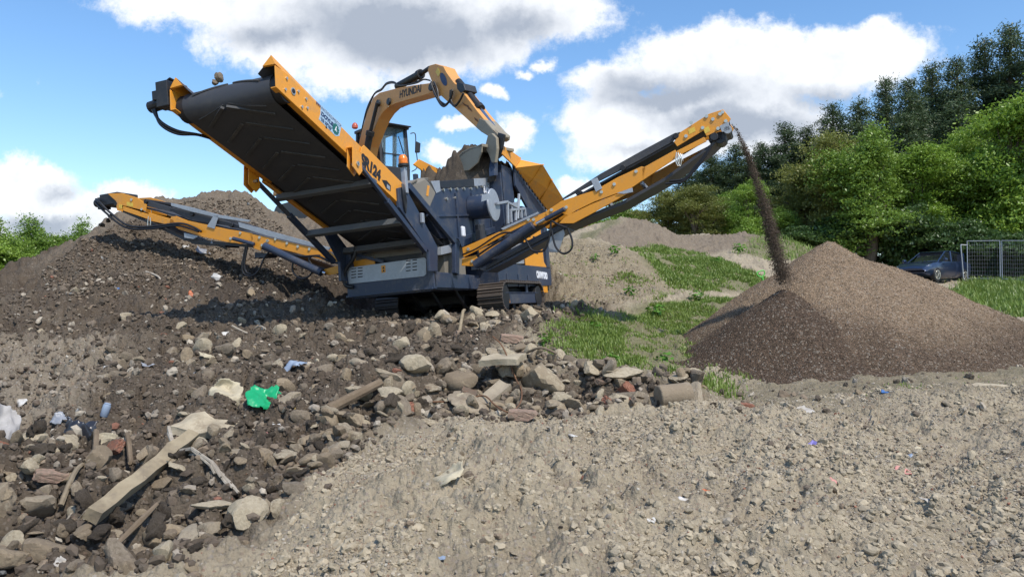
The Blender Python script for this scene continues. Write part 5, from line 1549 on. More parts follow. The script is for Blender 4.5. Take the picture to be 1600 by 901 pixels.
# ------------------------------------------------------------------ stones flying off the belts, falling gravel
def rock_mesh(name, seed, planes=11, rough=.05, sub=3, flat=1.0, mat=None, ang=30):
    rg = np.random.default_rng(seed)
    bm = bmesh.new(); bmesh.ops.create_icosphere(bm, subdivisions=sub, radius=1.0)
    V = np.array([v.co[:] for v in bm.verts]); dn = V / np.linalg.norm(V, axis=1)[:, None]
    r = np.full(len(V), 1.25)
    for k in range(planes):
        n_ = rg.normal(size=3); n_ /= np.linalg.norm(n_); d_ = rg.uniform(.55, .95)
        c = dn @ n_; r = np.where(c > .05, np.minimum(r, d_ / np.maximum(c, .05)), r)
    for k in range(3):
        fr = 2.2 * 1.9 ** k; r = r + rough / (1.5 ** k) * (vnoise(dn[:, 0] * fr + dn[:, 2] * fr * .7 + 20, dn[:, 1] * fr - dn[:, 2] * fr * .6 + 20, seed + k) * 2 - 1)
    V = dn * r[:, None] * np.array([1.0, rg.uniform(.68, .95), rg.uniform(.5, .75) * flat])
    V /= np.abs(V).max()
    for v, c in zip(bm.verts, V): v.co = c
    me = bpy.data.meshes.new(name); bm.to_mesh(me); bm.free()
    me.polygons.foreach_set('use_smooth', np.ones(len(me.polygons), bool))
    me.set_sharp_from_angle(angle=math.radians(ang))
    if mat is not None: me.materials.append(mat)
    return me


def rand_rot(rg):
    q_ = rg.normal(size=4); q_ /= np.linalg.norm(q_)
    w, x, y, z = q_
    return np.array([[1 - 2 * (y * y + z * z), 2 * (x * y - z * w), 2 * (x * z + y * w)], [2 * (x * y + z * w), 1 - 2 * (x * x + z * z), 2 * (y * z - x * w)], [2 * (x * z - y * w), 2 * (y * z + x * w), 1 - 2 * (x * x + y * y)]])


def small_proto(seed, sub=1):
    bm = bmesh.new(); bmesh.ops.create_icosphere(bm, subdivisions=sub, radius=1.0)
    rg = np.random.default_rng(seed)
    V = np.array([v.co[:] for v in bm.verts]); F_ = np.array([[v.index for v in f.verts] for f in bm.faces]); bm.free()
    V = V * (1 + rg.uniform(-.28, .28, (len(V), 1))) * np.array([1, rg.uniform(.6, .9), rg.uniform(.45, .7)])
    return V, F_


def scatter_mesh(name, pos, size, tone, mat, seed=5, sub=1, flatten=False, smooth=False):
    """many small stones in one mesh with a colour per stone"""
    rg = np.random.default_rng(seed); protos = [small_proto(seed * 10 + k, sub) for k in range(12)]
    vs_, fs_, cs_ = [], [], []; b_ = 0
    for k in range(12):
        idx = np.arange(k, len(pos), 12)
        V, F_ = protos[k]; n_ = len(idx)
        if not n_: continue
        q_ = rg.normal(size=(n_, 4))
        if flatten: q_[:, 1:3] *= .25
        q_ /= np.linalg.norm(q_, axis=1)[:, None]; w, x, y, z = q_.T
        R_ = np.stack([1 - 2 * (y * y + z * z), 2 * (x * y - z * w), 2 * (x * z + y * w), 2 * (x * y + z * w), 1 - 2 * (x * x + z * z), 2 * (y * z - x * w), 2 * (x * z - y * w), 2 * (y * z + x * w), 1 - 2 * (x * x + y * y)], 1).reshape(-1, 3, 3)
        P_ = np.einsum('nij,vj->nvi', R_, V) * size[idx][:, None, None] + pos[idx][:, None]
        vs_.append(P_.reshape(-1, 3)); cs_.append(np.repeat(tone[idx], len(V), 0))
        fs_.append((F_[None] + (np.arange(n_) * len(V))[:, None, None]).reshape(-1, 3) + b_); b_ += n_ * len(V)
    V = np.concatenate(vs_); F_ = np.concatenate(fs_); C_ = np.concatenate(cs_)
    me = np_mesh(name, V, F_, 3, smooth, {'stone_tone': ('FLOAT_COLOR', np.concatenate([C_, np.ones((len(C_), 1))], 1))})
    return link(name, me, mat)


m, t, b = mat_new('loose_stones')
at_ = t.nodes.new('ShaderNodeAttribute'); at_.attribute_name = 'stone_tone'
gp = t.nodes.new('ShaderNodeNewGeometry').outputs['Position']; f1, _ = noise(t, gp, 40, 4, .6)
sv = vmth(t, 'SCALE', at_.outputs['Vector']); t.links.new(mth(t, 'ADD', mth(t, 'MULTIPLY', f1, .8), .6), sv.node.inputs['Scale']); t.links.new(sv, b.inputs['Base Color'])
b.inputs['Roughness'].default_value = .95; b.inputs['Specular IOR Level'].default_value = .2
M_LOOSE = m

STREAM = [L(1139, 196, 'y', .9), None]
w0 = W(L(1140, 196, 'y', .85)); w1 = at(1224, 434, 10.75)
N_ = 21000
rg = np.random.default_rng(3)
u = rg.random(N_) ** .9
t_ = np.sqrt(np.clip(u, 0, 1))            # falling: denser near the belt
px_ = np.interp(t_, [0, .08, .3, .6, .85, 1], [1141, 1151, 1170, 1196, 1212, 1225]); py_ = np.interp(t_, [0, .08, .3, .6, .85, 1], [193, 203, 246, 328, 390, 437])
dep = np.interp(t_, [0, 1], [w0[1], w1[1]])
P_ = np.stack([at(a, b_, c_) for a, b_, c_ in zip(px_, py_, dep)])
sp_ = np.interp(t_, [0, .2, 1], [.009, .019, .050])
P_ += rg.normal(size=(N_, 3)) * sp_[:, None] * np.array([1, 2.0, 1.0]) + (rg.random((N_, 1)) < .04) * rg.normal(size=(N_, 3)) * .05
sz = rg.lognormal(math.log(.0048), .4, N_)
tn = np.array([.098, .073, .053]) * rg.uniform(.6, 1.6, (N_, 1))
fs = scatter_mesh('falling_gravel', P_, np.clip(sz, .004, .03), tn, M_LOOSE, 7, 1)
tag(fs, 'stream of dark gravel falling from the right conveyor onto the heap', 'gravel', kind='stuff')
for k, (px_, py_, yl_, sz_, lb) in enumerate(((344, 122, -3.6, .085, 'rough grey stone in mid air above the head of the wide belt'), (336, 129, -3.62, .045, 'little dark stone just below the larger one above the wide belt'))):
    o = link('flying_stone', rock_mesh('flying_stone', 40 + k, 9, .12, 3, 1, M_CONC[3])); o.location = W(L(px_, py_, 'y', yl_)); o.scale = (sz_,) * 3; o.rotation_euler = (k, 1, .5)
    tag(o, lb, 'stone', 'stones thrown off the wide belt')
cl_me = rock_mesh('falling_clod', 47, 9, .2, 3, 1, M_CLOD)
for k, (px_, py_, sz_, lb) in enumerate(((160, 352, .075, 'lowest dark clod dropping from the left conveyor head'), (169, 345, .06, 'middle dark clod dropping from the left conveyor head'), (171, 337, .05, 'topmost dark clod dropping from the left conveyor head'), (176, 342, .035, 'rightmost small dark clod dropping from the left conveyor head'))):
    o = link('falling_clod', cl_me); o.location = W(L(px_, py_, 'y', .6)); o.scale = (sz_,) * 3; o.rotation_euler = (k, 2 * k, .5)
    tag(o, lb, 'clod', 'clods falling off the left conveyor')

# ------------------------------------------------------------------ parked car behind the gravel heap
CARP = np.array([*at(1458, 444, 35)[:2], 0]); CARP[2] = float(hb(CARP[0], CARP[1])) + .02
fwd = np.array([-0.83, -0.56, 0]); fwd /= np.linalg.norm(fwd)
car = empty('parked_car', loc=tuple(CARP)); car.rotation_euler = (0, 0, math.atan2(fwd[1], fwd[0]))
car.scale = (.95, .95, .95); tag(car, 'dark blue hatchback parked by the trees, half hidden behind the gravel heap', 'car')
m, t, b = mat_new('car_paint'); b.inputs['Base Color'].default_value = (.018, .032, .075, 1); b.inputs['Roughness'].default_value = .28; b.inputs['Coat Weight'].default_value = .8; b.inputs['Metallic'].default_value = .35
M_CAR = m
m, t, b = mat_new('tinted_glass'); b.inputs['Base Color'].default_value = (.012, .014, .018, 1); b.inputs['Roughness'].default_value = .04; b.inputs['Specular IOR Level'].default_value = .8
M_TINT = m
# cross sections along the car (x forward): (x, half width at sill, half width at belt, z sill, z belt/top)
secs = [(-2.05, .70, .74, .45, .80), (-1.95, .80, .86, .30, .96), (-1.3, .86, .90, .22, 1.02), (-.3, .87, .91, .20, 1.00), (.7, .87, .90, .20, .98), (1.0, .87, .89, .21, .97), (1.55, .85, .86, .24, .88), (1.95, .76, .76, .32, .74), (2.08, .62, .62, .42, .62)]
mb = MB(); vs_ = []
for x_, a_, b_, z0, z1 in secs:
    vs_ += [(x_, -a_ * .9, z0), (x_, -a_, z0 + .12), (x_, -b_, z1 - .18), (x_, -b_ * .94, z1), (x_, 0, z1 + .03), (x_, b_ * .94, z1), (x_, b_, z1 - .18), (x_, a_, z0 + .12), (x_, a_ * .9, z0)]
fs_ = []
for i in range(len(secs) - 1):
    for k in range(9):
        fs_.append((i * 9 + k, i * 9 + (k + 1) % 9, (i + 1) * 9 + (k + 1) % 9, (i + 1) * 9 + k))
fs_ += [tuple(range(8, -1, -1)), tuple((len(secs) - 1) * 9 + k for k in range(9))]
mb.add(vs_, fs_); bd = mb.build('body', M_CAR, car, .03, True)
# cabin: pillars and roof as one shell over dark glass
top = [(-1.90, .66, .98), (-1.45, .62, 1.42), (-.6, .60, 1.53), (.1, .60, 1.50), (1.0, .70, .97)]
mb = MB()
mb.prism([(-1.93, .68, .94), (-1.50, .60, 1.38), (-.6, .585, 1.49), (.06, .585, 1.46), (.98, .72, .94)], (0, -1.2, 0)); gl = mb.build('cabin_glass', M_TINT, car, .03, True)
mb = MB(); mb.prism([(-1.62, .62, 1.37), (-1.2, .61, 1.49), (-.6, .60, 1.54), (-.1, .60, 1.525), (.12, .60, 1.47), (-.1, .60, 1.47), (-.6, .60, 1.485), (-1.2, .60, 1.44)], (0, -1.2, 0)); mb.build('roof', M_CAR, car, .03, True)
for s in (1, -1):
    mb = MB()
    for q_ in (((.98, s * .72, .95), (.06, s * .60, 1.48), .06, .05), ((-.35, s * .70, .98), (-.40, s * .61, 1.5), .07, .03), ((-1.3, s * .70, .98), (-1.45, s * .61, 1.42), .28, .03, (s, 0, 0))):
        mb = MB(); mb.beam(*q_); mb.build('window_pillar', M_CAR, car, .01)
    mb = MB(); mb.lathe((.78, s * .98, 1.05), (1, 0, 0), [(.03, -.08), (.09, -.05), (.1, 0), (.06, .1)], 12); mb.beam((.78, s * .85, 1.0), (.78, s * .95, 1.03), .05, .04); mb.build('wing_mirror', M_CAR, car, .01, True)
    for x_ in (-1.28, 1.32):
        mb = MB(); mb.lathe((x_, s * .70, .33), (0, s, 0), [(.2, 0), (.33, .0), (.335, .03), (.335, .17), (.31, .20), (.23, .205)], 24); wh = mb.build('wheel', M_BLACK, car, .008, True)
        mb = MB(); mb.lathe((x_, s * .89, .33), (0, s, 0), [(.23, 0), (.22, .02), (.06, .0)], 20)
        for k in range(7):
            q_ = 2 * math.pi * k / 7; mb.beam((x_, s * .905, .33), (x_ + .21 * math.cos(q_), s * .905, .33 + .21 * math.sin(q_)), .02, .045, (0, s, 0))
        mb.build('rim', M_BOLT, wh, .003)
    mb = MB(); mb.prism([(1.78, s * .80, .70), (1.98, s * .66, .62), (1.98, s * .64, .72), (1.72, s * .80, .80)], (0, s * .03, 0)); mb.build('headlight', M_GLASS, car, .01)
    mb = MB(); mb.beam((-.1, s * .915, .90), (.12, s * .915, .90), .03, .03); mb.build('door_handle', M_CAR, bd, .005)

# ------------------------------------------------------------------ mesh fence panels on the right bank
M_FENCE = paint('galvanised_tube', (.38, .40, .42), .5, (.3, .3, .3), .3, metallic=.4)


def fence_panel(p, q_, h, label):
    p = np.array(p, float); q_ = np.array(q_, float)
    o = empty('mesh_fence', loc=tuple(p)); tag(o, label, 'fence panel', 'mesh fence panels on the right bank')
    q_ = q_ - p; p = np.zeros(3); d = q_ / np.linalg.norm(q_); ln = np.linalg.norm(q_); u_ = np.array([0, 0, 1.0])
    mb = MB()
    mb.cyl(p, p + u_ * h, .019, 10); mb.cyl(q_, q_ + u_ * h, .019, 10); mb.cyl(p + u_ * h, q_ + u_ * h, .019, 10); mb.cyl(p + u_ * .18, q_ + u_ * .18, .02, 8)
    mb.build('panel_frame', M_FENCE, o, 0, True)
    mb = MB(); n_ = int(ln / .09)
    for k in range(1, n_):
        a_ = p + d * ln * k / n_; mb.cyl(a_ + u_ * .18, a_ + u_ * h, .0022, 3, caps=False)
    for k in range(1, 10):
        mb.cyl(p + u_ * (.18 + (h - .18) * k / 10), q_ + u_ * (.18 + (h - .18) * k / 10), .003, 3, caps=False)
    mb.build('wire_mesh', M_FENCE, o)
    return o


def gpt(px, py, Y):
    a_ = at(px, py, Y); a_[2] = float(hb(a_[0], a_[1])); return a_


fa = gpt(1512, 440, 34); fb = gpt(1563, 437, 33.2); fc = gpt(1566, 437, 33.1); fd_ = gpt(1660, 434, 31.0)
fence_panel(fa, fb, 1.85, 'wire mesh fence panel nearest the blue car'); fence_panel(fc, fd_, 1.85, 'wire mesh fence panel cut by the right edge of the picture')
fe = gpt(1506, 441, 34.6)
mb = MB(); mb.cyl((0, 0, 0), (-.12, 0, 1.72), .028, 10); mb.cyl((-.12, 0, 1.72), (.2, 0, 1.70), .02, 8)
po = mb.build('fence_post', M_FENCE, None, 0, True); po.location = fe; tag(po, 'leaning galvanised fence post standing between the car and the first mesh panel', 'fence post')

# ------------------------------------------------------------------ bright green shovel stuck in behind the heap
gb = at(1200, 462, 12.9); gt_ = at(1188, 424, 12.9)
ax_ = (gt_ - gb); ax_ /= np.linalg.norm(ax_)
shv = empty('shovel', loc=tuple(gb)); tag(shv, 'bright green plastic shovel standing behind the left flank of the gravel heap', 'shovel')
M_GRN = plastic('green_plastic', (.16, .62, .10), .4)
l_ = np.linalg.norm(gt_ - gb); sd_ = np.cross(ax_, (0, 1, 0)); sd_ /= np.linalg.norm(sd_)
mb = MB(); mb.cyl((0, 0, 0), ax_ * (l_ - .09), .018, 8); mb.build('shaft', M_GRN, shv, 0, True)
mb = MB(); mb.tube([ax_ * (l_ - .10), ax_ * (l_ - .06) + sd_ * .055, ax_ * l_ + sd_ * .055, ax_ * l_ - sd_ * .055, ax_ * (l_ - .06) - sd_ * .055, ax_ * (l_ - .10)], .012, 8, 4); mb.build('grip', M_GRN, shv, 0, True)
mb = MB(); mb.prism([sd_ * .12, -sd_ * .12, -sd_ * .12 - ax_ * .2, -ax_ * .28, sd_ * .12 - ax_ * .2], (0, .01, 0)); mb.build('blade', M_GRN, shv, .004)

# ------------------------------------------------------------------ trees
def leaf_mat(name, c1, c2, tr=.35):
    m = bpy.data.materials.new(name); m.use_nodes = True; t = m.node_tree; t.nodes.clear()
    g_ = t.nodes.new('ShaderNodeNewGeometry'); oi = t.nodes.new('ShaderNodeObjectInfo')
    n1, _ = noise(t, g_.outputs['Position'], .5, 3); rn = g_.outputs['Random Per Island']
    f_ = mth(t, 'ADD', mth(t, 'MULTIPLY', rn, .6), mth(t, 'MULTIPLY', n1, .5))
    f_ = mth(t, 'ADD', f_, mth(t, 'MULTIPLY', mth(t, 'SUBTRACT', oi.outputs['Random'], .5), .3), clamp=True)
    c = mixc(t, f_, c1, c2)
    d_ = t.nodes.new('ShaderNodeBsdfDiffuse'); r_ = t.nodes.new('ShaderNodeBsdfTranslucent'); gs = t.nodes.new('ShaderNodeBsdfGlossy'); gs.inputs['Roughness'].default_value = .45
    t.links.new(c, d_.inputs[0]); t.links.new(c, r_.inputs[0])
    mx = t.nodes.new('ShaderNodeMixShader'); mx.inputs[0].default_value = tr; t.links.new(d_.outputs[0], mx.inputs[1]); t.links.new(r_.outputs[0], mx.inputs[2])
    m2 = t.nodes.new('ShaderNodeMixShader'); m2.inputs[0].default_value = .04; t.links.new(mx.outputs[0], m2.inputs[1]); t.links.new(gs.outputs[0], m2.inputs[2])
    ou = t.nodes.new('ShaderNodeOutputMaterial'); t.links.new(m2.outputs[0], ou.inputs[0])
    return m


M_LEAF_B = leaf_mat('bright_leaves', (.17, .30, .035), (.31, .43, .065))
M_LEAF_M = leaf_mat('mid_leaves', (.11, .21, .03), (.235, .345, .055))
M_LEAF_Y = leaf_mat('olive_leaves', (.14, .165, .038), (.25, .26, .06))
M_LEAF_D = leaf_mat('hedge_leaves', (.045, .09, .025), (.09, .155, .04))
M_NEED = leaf_mat('pine_needles', (.042, .075, .030), (.105, .145, .060), .25)
M_BARK = stony('bark', (.085, .066, .05), (.13, .105, .08), soilamt=.3, sc=3)


def leaf_quads(ctr, nrm, size, rg, asp=.6):
    n_ = len(ctr)
    a_ = rg.normal(size=(n_, 3)); a_ -= nrm * (a_ * nrm).sum(1, keepdims=True); a_ /= np.linalg.norm(a_, axis=1)[:, None]; b_ = np.cross(nrm, a_)
    s_ = size[:, None]
    V = np.stack([ctr - a_ * s_, ctr + b_ * s_ * asp * .8 - a_ * s_ * .1, ctr + a_ * s_, ctr - b_ * s_ * asp * .8 + a_ * s_ * .1], 1)
    return V.reshape(-1, 3)


def crown_mesh(name, seed, R, Hc, nclump, nleaf, lsize, mat, shape='round'):
    """leaves in clumps spread through the crown's volume; crown stands on z = 0 .. Hc"""
    rg = np.random.default_rng(seed)
    lobes = []
    for k in range(16):
        a_ = rg.uniform(0, 2 * math.pi); rr_ = R * rg.uniform(.1, .72); z_ = Hc * rg.uniform(.12, .93)
        lobes.append((rr_ * math.cos(a_), rr_ * math.sin(a_), z_, R * rg.uniform(.22, .5), Hc * rg.uniform(.08, .18)))
    lobes.append((0, 0, Hc * .55, R * .5, Hc * .44))
    cl = []
    for k in range(nclump):
        l_ = lobes[rg.integers(len(lobes))]
        d_ = rg.normal(size=3); d_ /= np.linalg.norm(d_); f_ = rg.uniform(.55, 1.05) if rg.random() < .8 else rg.uniform(0, .6)
        cl.append((l_[0] + d_[0] * l_[3] * f_, l_[1] + d_[1] * l_[3] * f_, l_[2] + d_[2] * l_[4] * f_))
    cl = np.array(cl); cl[:, 2] = np.clip(cl[:, 2], 0.02 * Hc, None)
    per = nleaf // nclump
    cs = R * rg.uniform(.06, .15, nclump)
    off = rg.normal(size=(nclump, per, 3)) * cs[:, None, None] * np.array([1, 1, .3])
    ctr = (cl[:, None] + off).reshape(-1, 3)
    nrm = rg.normal(size=(len(ctr), 3)) * .8 + np.array([0, 0, .9]); nrm /= np.linalg.norm(nrm, axis=1)[:, None]
    sz = lsize * rg.uniform(.6, 1.3, len(ctr))
    V = leaf_quads(ctr, nrm, sz, rg)
    return np_mesh(name, V, np.arange(len(V)).reshape(-1, 4), 4, False), cl


def trunk_mesh(name, seed, Ht, r0, tips, lean=.1):
    rg = np.random.default_rng(seed); mb = MB()
    top = np.array([rg.normal() * lean * Ht, rg.normal() * lean * Ht, Ht])
    P_ = [np.array([0, 0, -.4]), top * .33 + rg.normal(size=3) * .05 * Ht * np.array([1, 1, 0]), top * .66 + rg.normal(size=3) * .05 * Ht * np.array([1, 1, 0]), top]
    mb.tube(P_, [r0 * 1.25, r0, r0 * .7, r0 * .35], 9, 4)
    for tp in tips:
        f_ = rg.uniform(.3, .85); a_ = P_[0] * (1 - f_) + top * f_; a_ = np.array([np.interp(f_, [0, .33, .66, 1], [p[i] for p in P_]) for i in range(3)])
        mid = (a_ + tp) / 2 + np.array([0, 0, .12 * np.linalg.norm(tp - a_)]) * rg.uniform(-.2, 1)
        mb.tube([a_, mid, tp], [r0 * .35, r0 * .2, r0 * .06], 5, 3)
    return mb


def make_tree(name, kind, seed, R, Hc, z0, nl, mat, label, cat, lsize=.11):
    root = empty(name)
    tag(root, label, cat)
    me, cl = crown_mesh('crown', seed, R, Hc, nl // 60, nl, lsize, mat, 'round')
    c = link('crown', me, mat, root, (0, 0, z0))
    rg = np.random.default_rng(seed + 1)
    tips = [cl[i] + np.array([0, 0, z0]) for i in rg.choice(len(cl), 26, replace=False)]
    trunk_mesh('trunk', seed, z0 + Hc * .75, .045 * (R + Hc) * .5 + .05, tips, .03).build('trunk', M_BARK, root, 0, True)
    return root


def make_pine(name, seed, R, Ht, nl, label, lsize=.13):
    root = empty(name); tag(root, label, 'pine tree')
    rg = np.random.default_rng(seed)
    ctr, nrm, tips = [], [], []
    nb = 105
    for k in range(nb):
        f_ = (k + rg.random()) / nb; z_ = Ht * (.22 + .78 * f_)
        ln = R * (1 - f_ ** 1.25) * rg.uniform(.4, 1.1) * 1.0 + .22
        a_ = rg.uniform(0, 2 * math.pi); d_ = np.array([math.cos(a_), math.sin(a_), rg.uniform(.0, .5)])
        tip = np.array([0, 0, z_]) + d_ * ln; tips.append(tip)
        n_ = max(int(nl / nb * (ln / R) * 1.6), 8)
        # needle tufts near the end of each branch, in upturned plates
        nt_ = max(3, int(ln * 2.6))
        for j in range(nt_):
            g_ = rg.uniform(.35, 1.0); c0 = np.array([0, 0, z_]) + d_ * ln * g_ + rg.normal(size=3) * np.array([.28, .28, .12]) * (.5 + ln * .25)
            m_ = n_ // nt_ + 1
            p_ = c0 + rg.normal(size=(m_, 3)) * np.array([.26, .26, .15])
            ctr.append(p_); q_ = rg.normal(size=(m_, 3)) + np.array([0, 0, .3]); nrm.append(q_ / np.linalg.norm(q_, axis=1)[:, None])
    ctr = np.concatenate(ctr); nrm = np.concatenate(nrm)
    V = leaf_quads(ctr, nrm, lsize * .8 * rg.uniform(.7, 1.4, len(ctr)), rg, .34)
    link('crown', np_mesh('crown', V, np.arange(len(V)).reshape(-1, 4), 4, False), M_NEED, root)
    mb = MB(); mb.tube([(0, 0, -.4), (.05, 0, Ht * .4), (0, .05, Ht * .75), (0, 0, Ht * .98)], [.26, .2, .12, .03], 9, 4)
    for tp in tips[::2]:
        mb.tube([(0, 0, tp[2] - np.hypot(tp[0], tp[1]) * .25), tp * np.array([.5, .5, 1]) - (0, 0, .1), tp], [.06, .04, .015], 5, 2)
    mb.build('trunk', M_BARK, root, 0, True)
    return root


def dup(root, loc, rz, sc, label, group=None):
    r = root.copy(); COL.objects.link(r); r.location = loc; r.rotation_euler = (0, 0, rz); r.scale = sc; r['label'] = label
    if group: r['group'] = group
    for ch in root.children:
        c = ch.copy(); COL.objects.link(c); c.parent = r
    return r


def base_at(px, Y):
    x_ = (px - CX) / F * (Y); return np.array([x_, Y, float(hb(x_, min(Y, 66))) - .1])


PINES = [make_pine('pine_tree', 700 + k, 2.7, 15.0, 44000, 'pine') for k in range(3)]
GP = 'dark pines along the wood edge'
pine_spots = [  # px of the trunk, py of the top, depth, crown radius, label
    (1585, 42, 52, 3.3, 'tallest dark pine at the top right corner'), (1545, 62, 54, 3.0, 'dark pine just left of the tallest pine'), (1625, 55, 50, 3.4, 'dark pine cut by the right edge above the bright tree'),
    (1500, 92, 53, 2.8, 'dark pine second left of the tallest one, slim pointed top'), (1462, 100, 55, 2.8, 'dark pine with twin pointed tips left of the tall group'), (1425, 128, 50, 2.9, 'dark pine between the twin tipped pine and the bushy pine'),
    (1388, 124, 53, 2.6, 'bushy dark pine with a rounded crown above the middle of the heap'), (1345, 158, 51, 2.7, 'spreading dark pine left of the bushy round crowned pine'), (1305, 165, 53, 2.8, 'lower dark pine with flat branches above the olive tree'),
    (1262, 200, 55, 2.6, 'short dark pine in the dip of the tree line'), (1228, 195, 54, 2.6, 'dark pine just right of the falling gravel'), (1190, 225, 55, 2.5, 'dark pine right behind the falling gravel'),
    (1152, 226, 56, 2.6, 'dark pine just left of the falling gravel'), (1112, 240, 57, 2.5, 'dark pine behind the head of the right conveyor'), (1072, 272, 58, 2.5, 'low dark pine at the left end of the pine row'), (1420, 180, 46, 3.0, 'dark pine standing in front of the pine row, centre'), (1500, 160, 46, 3.2, 'dark pine standing in front of the pine row, right'), (1330, 215, 47, 2.6, 'dark pine standing in front of the pine row, left'),
    (1560, 120, 61, 3.4, 'pine at the back of the wood behind the tallest pine'), (1480, 140, 61, 3.2, 'pine at the back of the wood right of the twin tipped pine'), (1440, 165, 61, 3.2, 'pine at the back of the wood between the twin tipped and bushy pines'), (1365, 190, 61, 3.2, 'pine at the back of the wood behind the bushy pine'), (1320, 205, 61, 3.2, 'pine at the back of the wood above the olive tree'), (1280, 225, 61, 3.2, 'pine at the back of the wood in the tree line dip'), (1245, 228, 61, 3.0, 'pine at the back of the wood right of the gravel stream'), (1208, 238, 61, 3.0, 'pine at the back of the wood behind the gravel stream'), (1170, 248, 61, 3.0, 'pine at the back of the wood left of the gravel stream'), (1130, 252, 61, 3.0, 'pine at the back of the wood below the right conveyor head'), (1092, 268, 61, 3.0, 'pine at the back of the wood near the left end of the row')]
for k, (px_, py_, Y_, r_, lb) in enumerate(pine_spots):
    b_ = base_at(px_, Y_); zt_ = at(px_, py_, Y_)[2]; h_ = (zt_ - b_[2]) / 15.0
    p = PINES[k % 3]
    if k < 3:
        p.location = b_; p.scale = (r_ / 2.7, r_ / 2.7, h_); p.rotation_euler = (0, 0, k); p['label'] = lb; p['group'] = GP
    else:
        dup(p, b_, 1.7 * k, (r_ / 2.7, r_ / 2.7, h_), lb, GP)

BROAD = {'bright': make_tree('broadleaf_tree', 'b', 801, 3.0, 6.5, 1.2, 40000, M_LEAF_B, 'x', 'tree', .085), 'mid': make_tree('broadleaf_tree', 'm', 811, 3.0, 6.5, 1.0, 38000, M_LEAF_M, 'x', 'tree', .085),
         'olive': make_tree('broadleaf_tree', 'o', 821, 3.0, 6.5, 1.0, 38000, M_LEAF_Y, 'x', 'tree', .08), 'hedge': make_tree('hedge_bush', 'h', 831, 2.2, 3.2, .1, 16000, M_LEAF_D, 'x', 'bush', .10)}
used_ = set()
GB = 'leafy trees in front of the pines'
for (kind, px_, py_, Y_, r_, lb, gr_) in [
    ('bright', 1585, 165, 40, 3.4, 'big bright green tree at the right edge in front of the pines', GB), ('bright', 1640, 150, 39, 3.6, 'bright green tree cut off by the right edge', GB),
    ('olive', 1300, 214, 43, 2.9, 'olive tinted leafy tree behind the peak of the gravel heap', GB), ('mid', 1352, 222, 40, 3.0, 'wide mid green tree just right of the gravel heap peak', GB),
    ('bright', 1425, 246, 41, 2.8, 'mid green tree above the bonnet of the blue car', GB), ('mid', 1475, 250, 42, 2.6, 'darker leafy tree right above the blue car roof', GB), ('bright', 1530, 222, 43, 2.3, 'bright green tree between the car and the big right tree', GB),
    ('olive', 1255, 262, 45, 2.2, 'olive leafy tree just right of the gravel stream', GB), ('bright', 1166, 290, 42, 1.35, 'small bright green tree left of the falling gravel', GB),
    ('olive', 1088, 292, 44, 2.0, 'olive leafy tree under the right conveyor head', GB), ('olive', 1040, 298, 46, 2.0, 'olive leafy tree behind the distant dirt mound', GB), ('mid', 985, 322, 50, 2.4, 'mid green tree left of the distant dirt mound top', GB), ('mid', 1125, 310, 46, 1.8, 'low mid green tree between two brighter trees behind the mound', GB),
    ('mid', 930, 335, 46, 2.4, 'leafy bush showing beneath the right conveyor belt', GB), ('bright', 895, 345, 44, 2.2, 'bright bush low behind the pale earth bank', GB), ('mid', 1215, 330, 43, 1.7, 'leafy shrub behind the gravel stream at mound level', GB),
    ('mid', 8, 357, 24, 1.5, 'leafy bush at the left edge beyond the spoil heap', GB), ('mid', 70, 356, 26, 1.5, 'leafy bush beside the left foot of the spoil heap', GB), ('mid', 118, 360, 27, 1.2, 'leafy bush half behind the left flank of the spoil heap', GB), ('bright', -30, 372, 23, 1.6, 'bright leafy bush cut by the left edge', GB),
    ('hedge', 1400, 330, 40, 2.4, 'dark hedge bush behind the peak of the gravel heap slope', 'dark bushes under the trees'), ('hedge', 1455, 345, 40.5, 2.2, 'dark hedge bush right behind the blue car', 'dark bushes under the trees'), ('hedge', 1500, 350, 38, 2.0, 'dark hedge bush left of the leaning fence post', 'dark bushes under the trees'),
    ('hedge', 1545, 370, 37, 2.0, 'dark hedge bush behind the first mesh panel', 'dark bushes under the trees'), ('hedge', 1590, 368, 36, 2.2, 'dark hedge bush behind the mesh panel at the right edge', 'dark bushes under the trees'), ('hedge', 1640, 368, 36, 2.2, 'dark hedge bush beyond the right edge', 'dark bushes under the trees'),
    ('hedge', 1320, 340, 41, 2.4, 'dark hedge bush under the olive tree behind the heap', 'dark bushes under the trees'), ('hedge', 1250, 355, 41, 2.0, 'dark hedge bush at the foot of the trees right of the gravel stream', 'dark bushes under the trees')]:
    src = BROAD[kind]; hh_ = 7.7 if kind != 'hedge' else 3.3; rr_ = 3.0 if kind != 'hedge' else 2.2
    b_ = base_at(px_, Y_); zt_ = at(px_, py_, Y_)[2]; h_ = (zt_ - b_[2]) / hh_ * 1.05
    if kind not in used_:
        used_.add(kind); src.location = b_; src.scale = (r_ / rr_, r_ / rr_, h_); src['label'] = lb; src['group'] = gr_
    else:
        dup(src, b_, px_ * .7, (r_ / rr_, r_ / rr_ * .95, h_), lb, gr_)
# ------------------------------------------------------------------ broken concrete, stones, bricks and soil lumps
LANDMARKS = [('paving slab', 785, 600), ('green plastic sheet', 415, 640), ('crumpled cream sack', 356, 630), ('flat concrete slab', 322, 668), ('timber beam', 225, 770), ('grey driftwood', 318, 738), ('biggest boulder', 850, 597),
             ('bent steel rod', 815, 625), ('grey pipe stub', 1052, 629), ('left crawler track', 598, 490), ('right crawler track', 790, 475), ('gravel heap foot', 1090, 590), ('bottom left corner', 10, 890), ('left edge plastic bag', 12, 668),
             ('cream plastic strip', 145, 667), ('blue can', 162, 638), ('pale earth mound top', 720, 650), ('lone half brick', 500, 741), ('orange scrap', 302, 458), ('log branch', 555, 632), ('long pale stick', 420, 518)]
taken = []


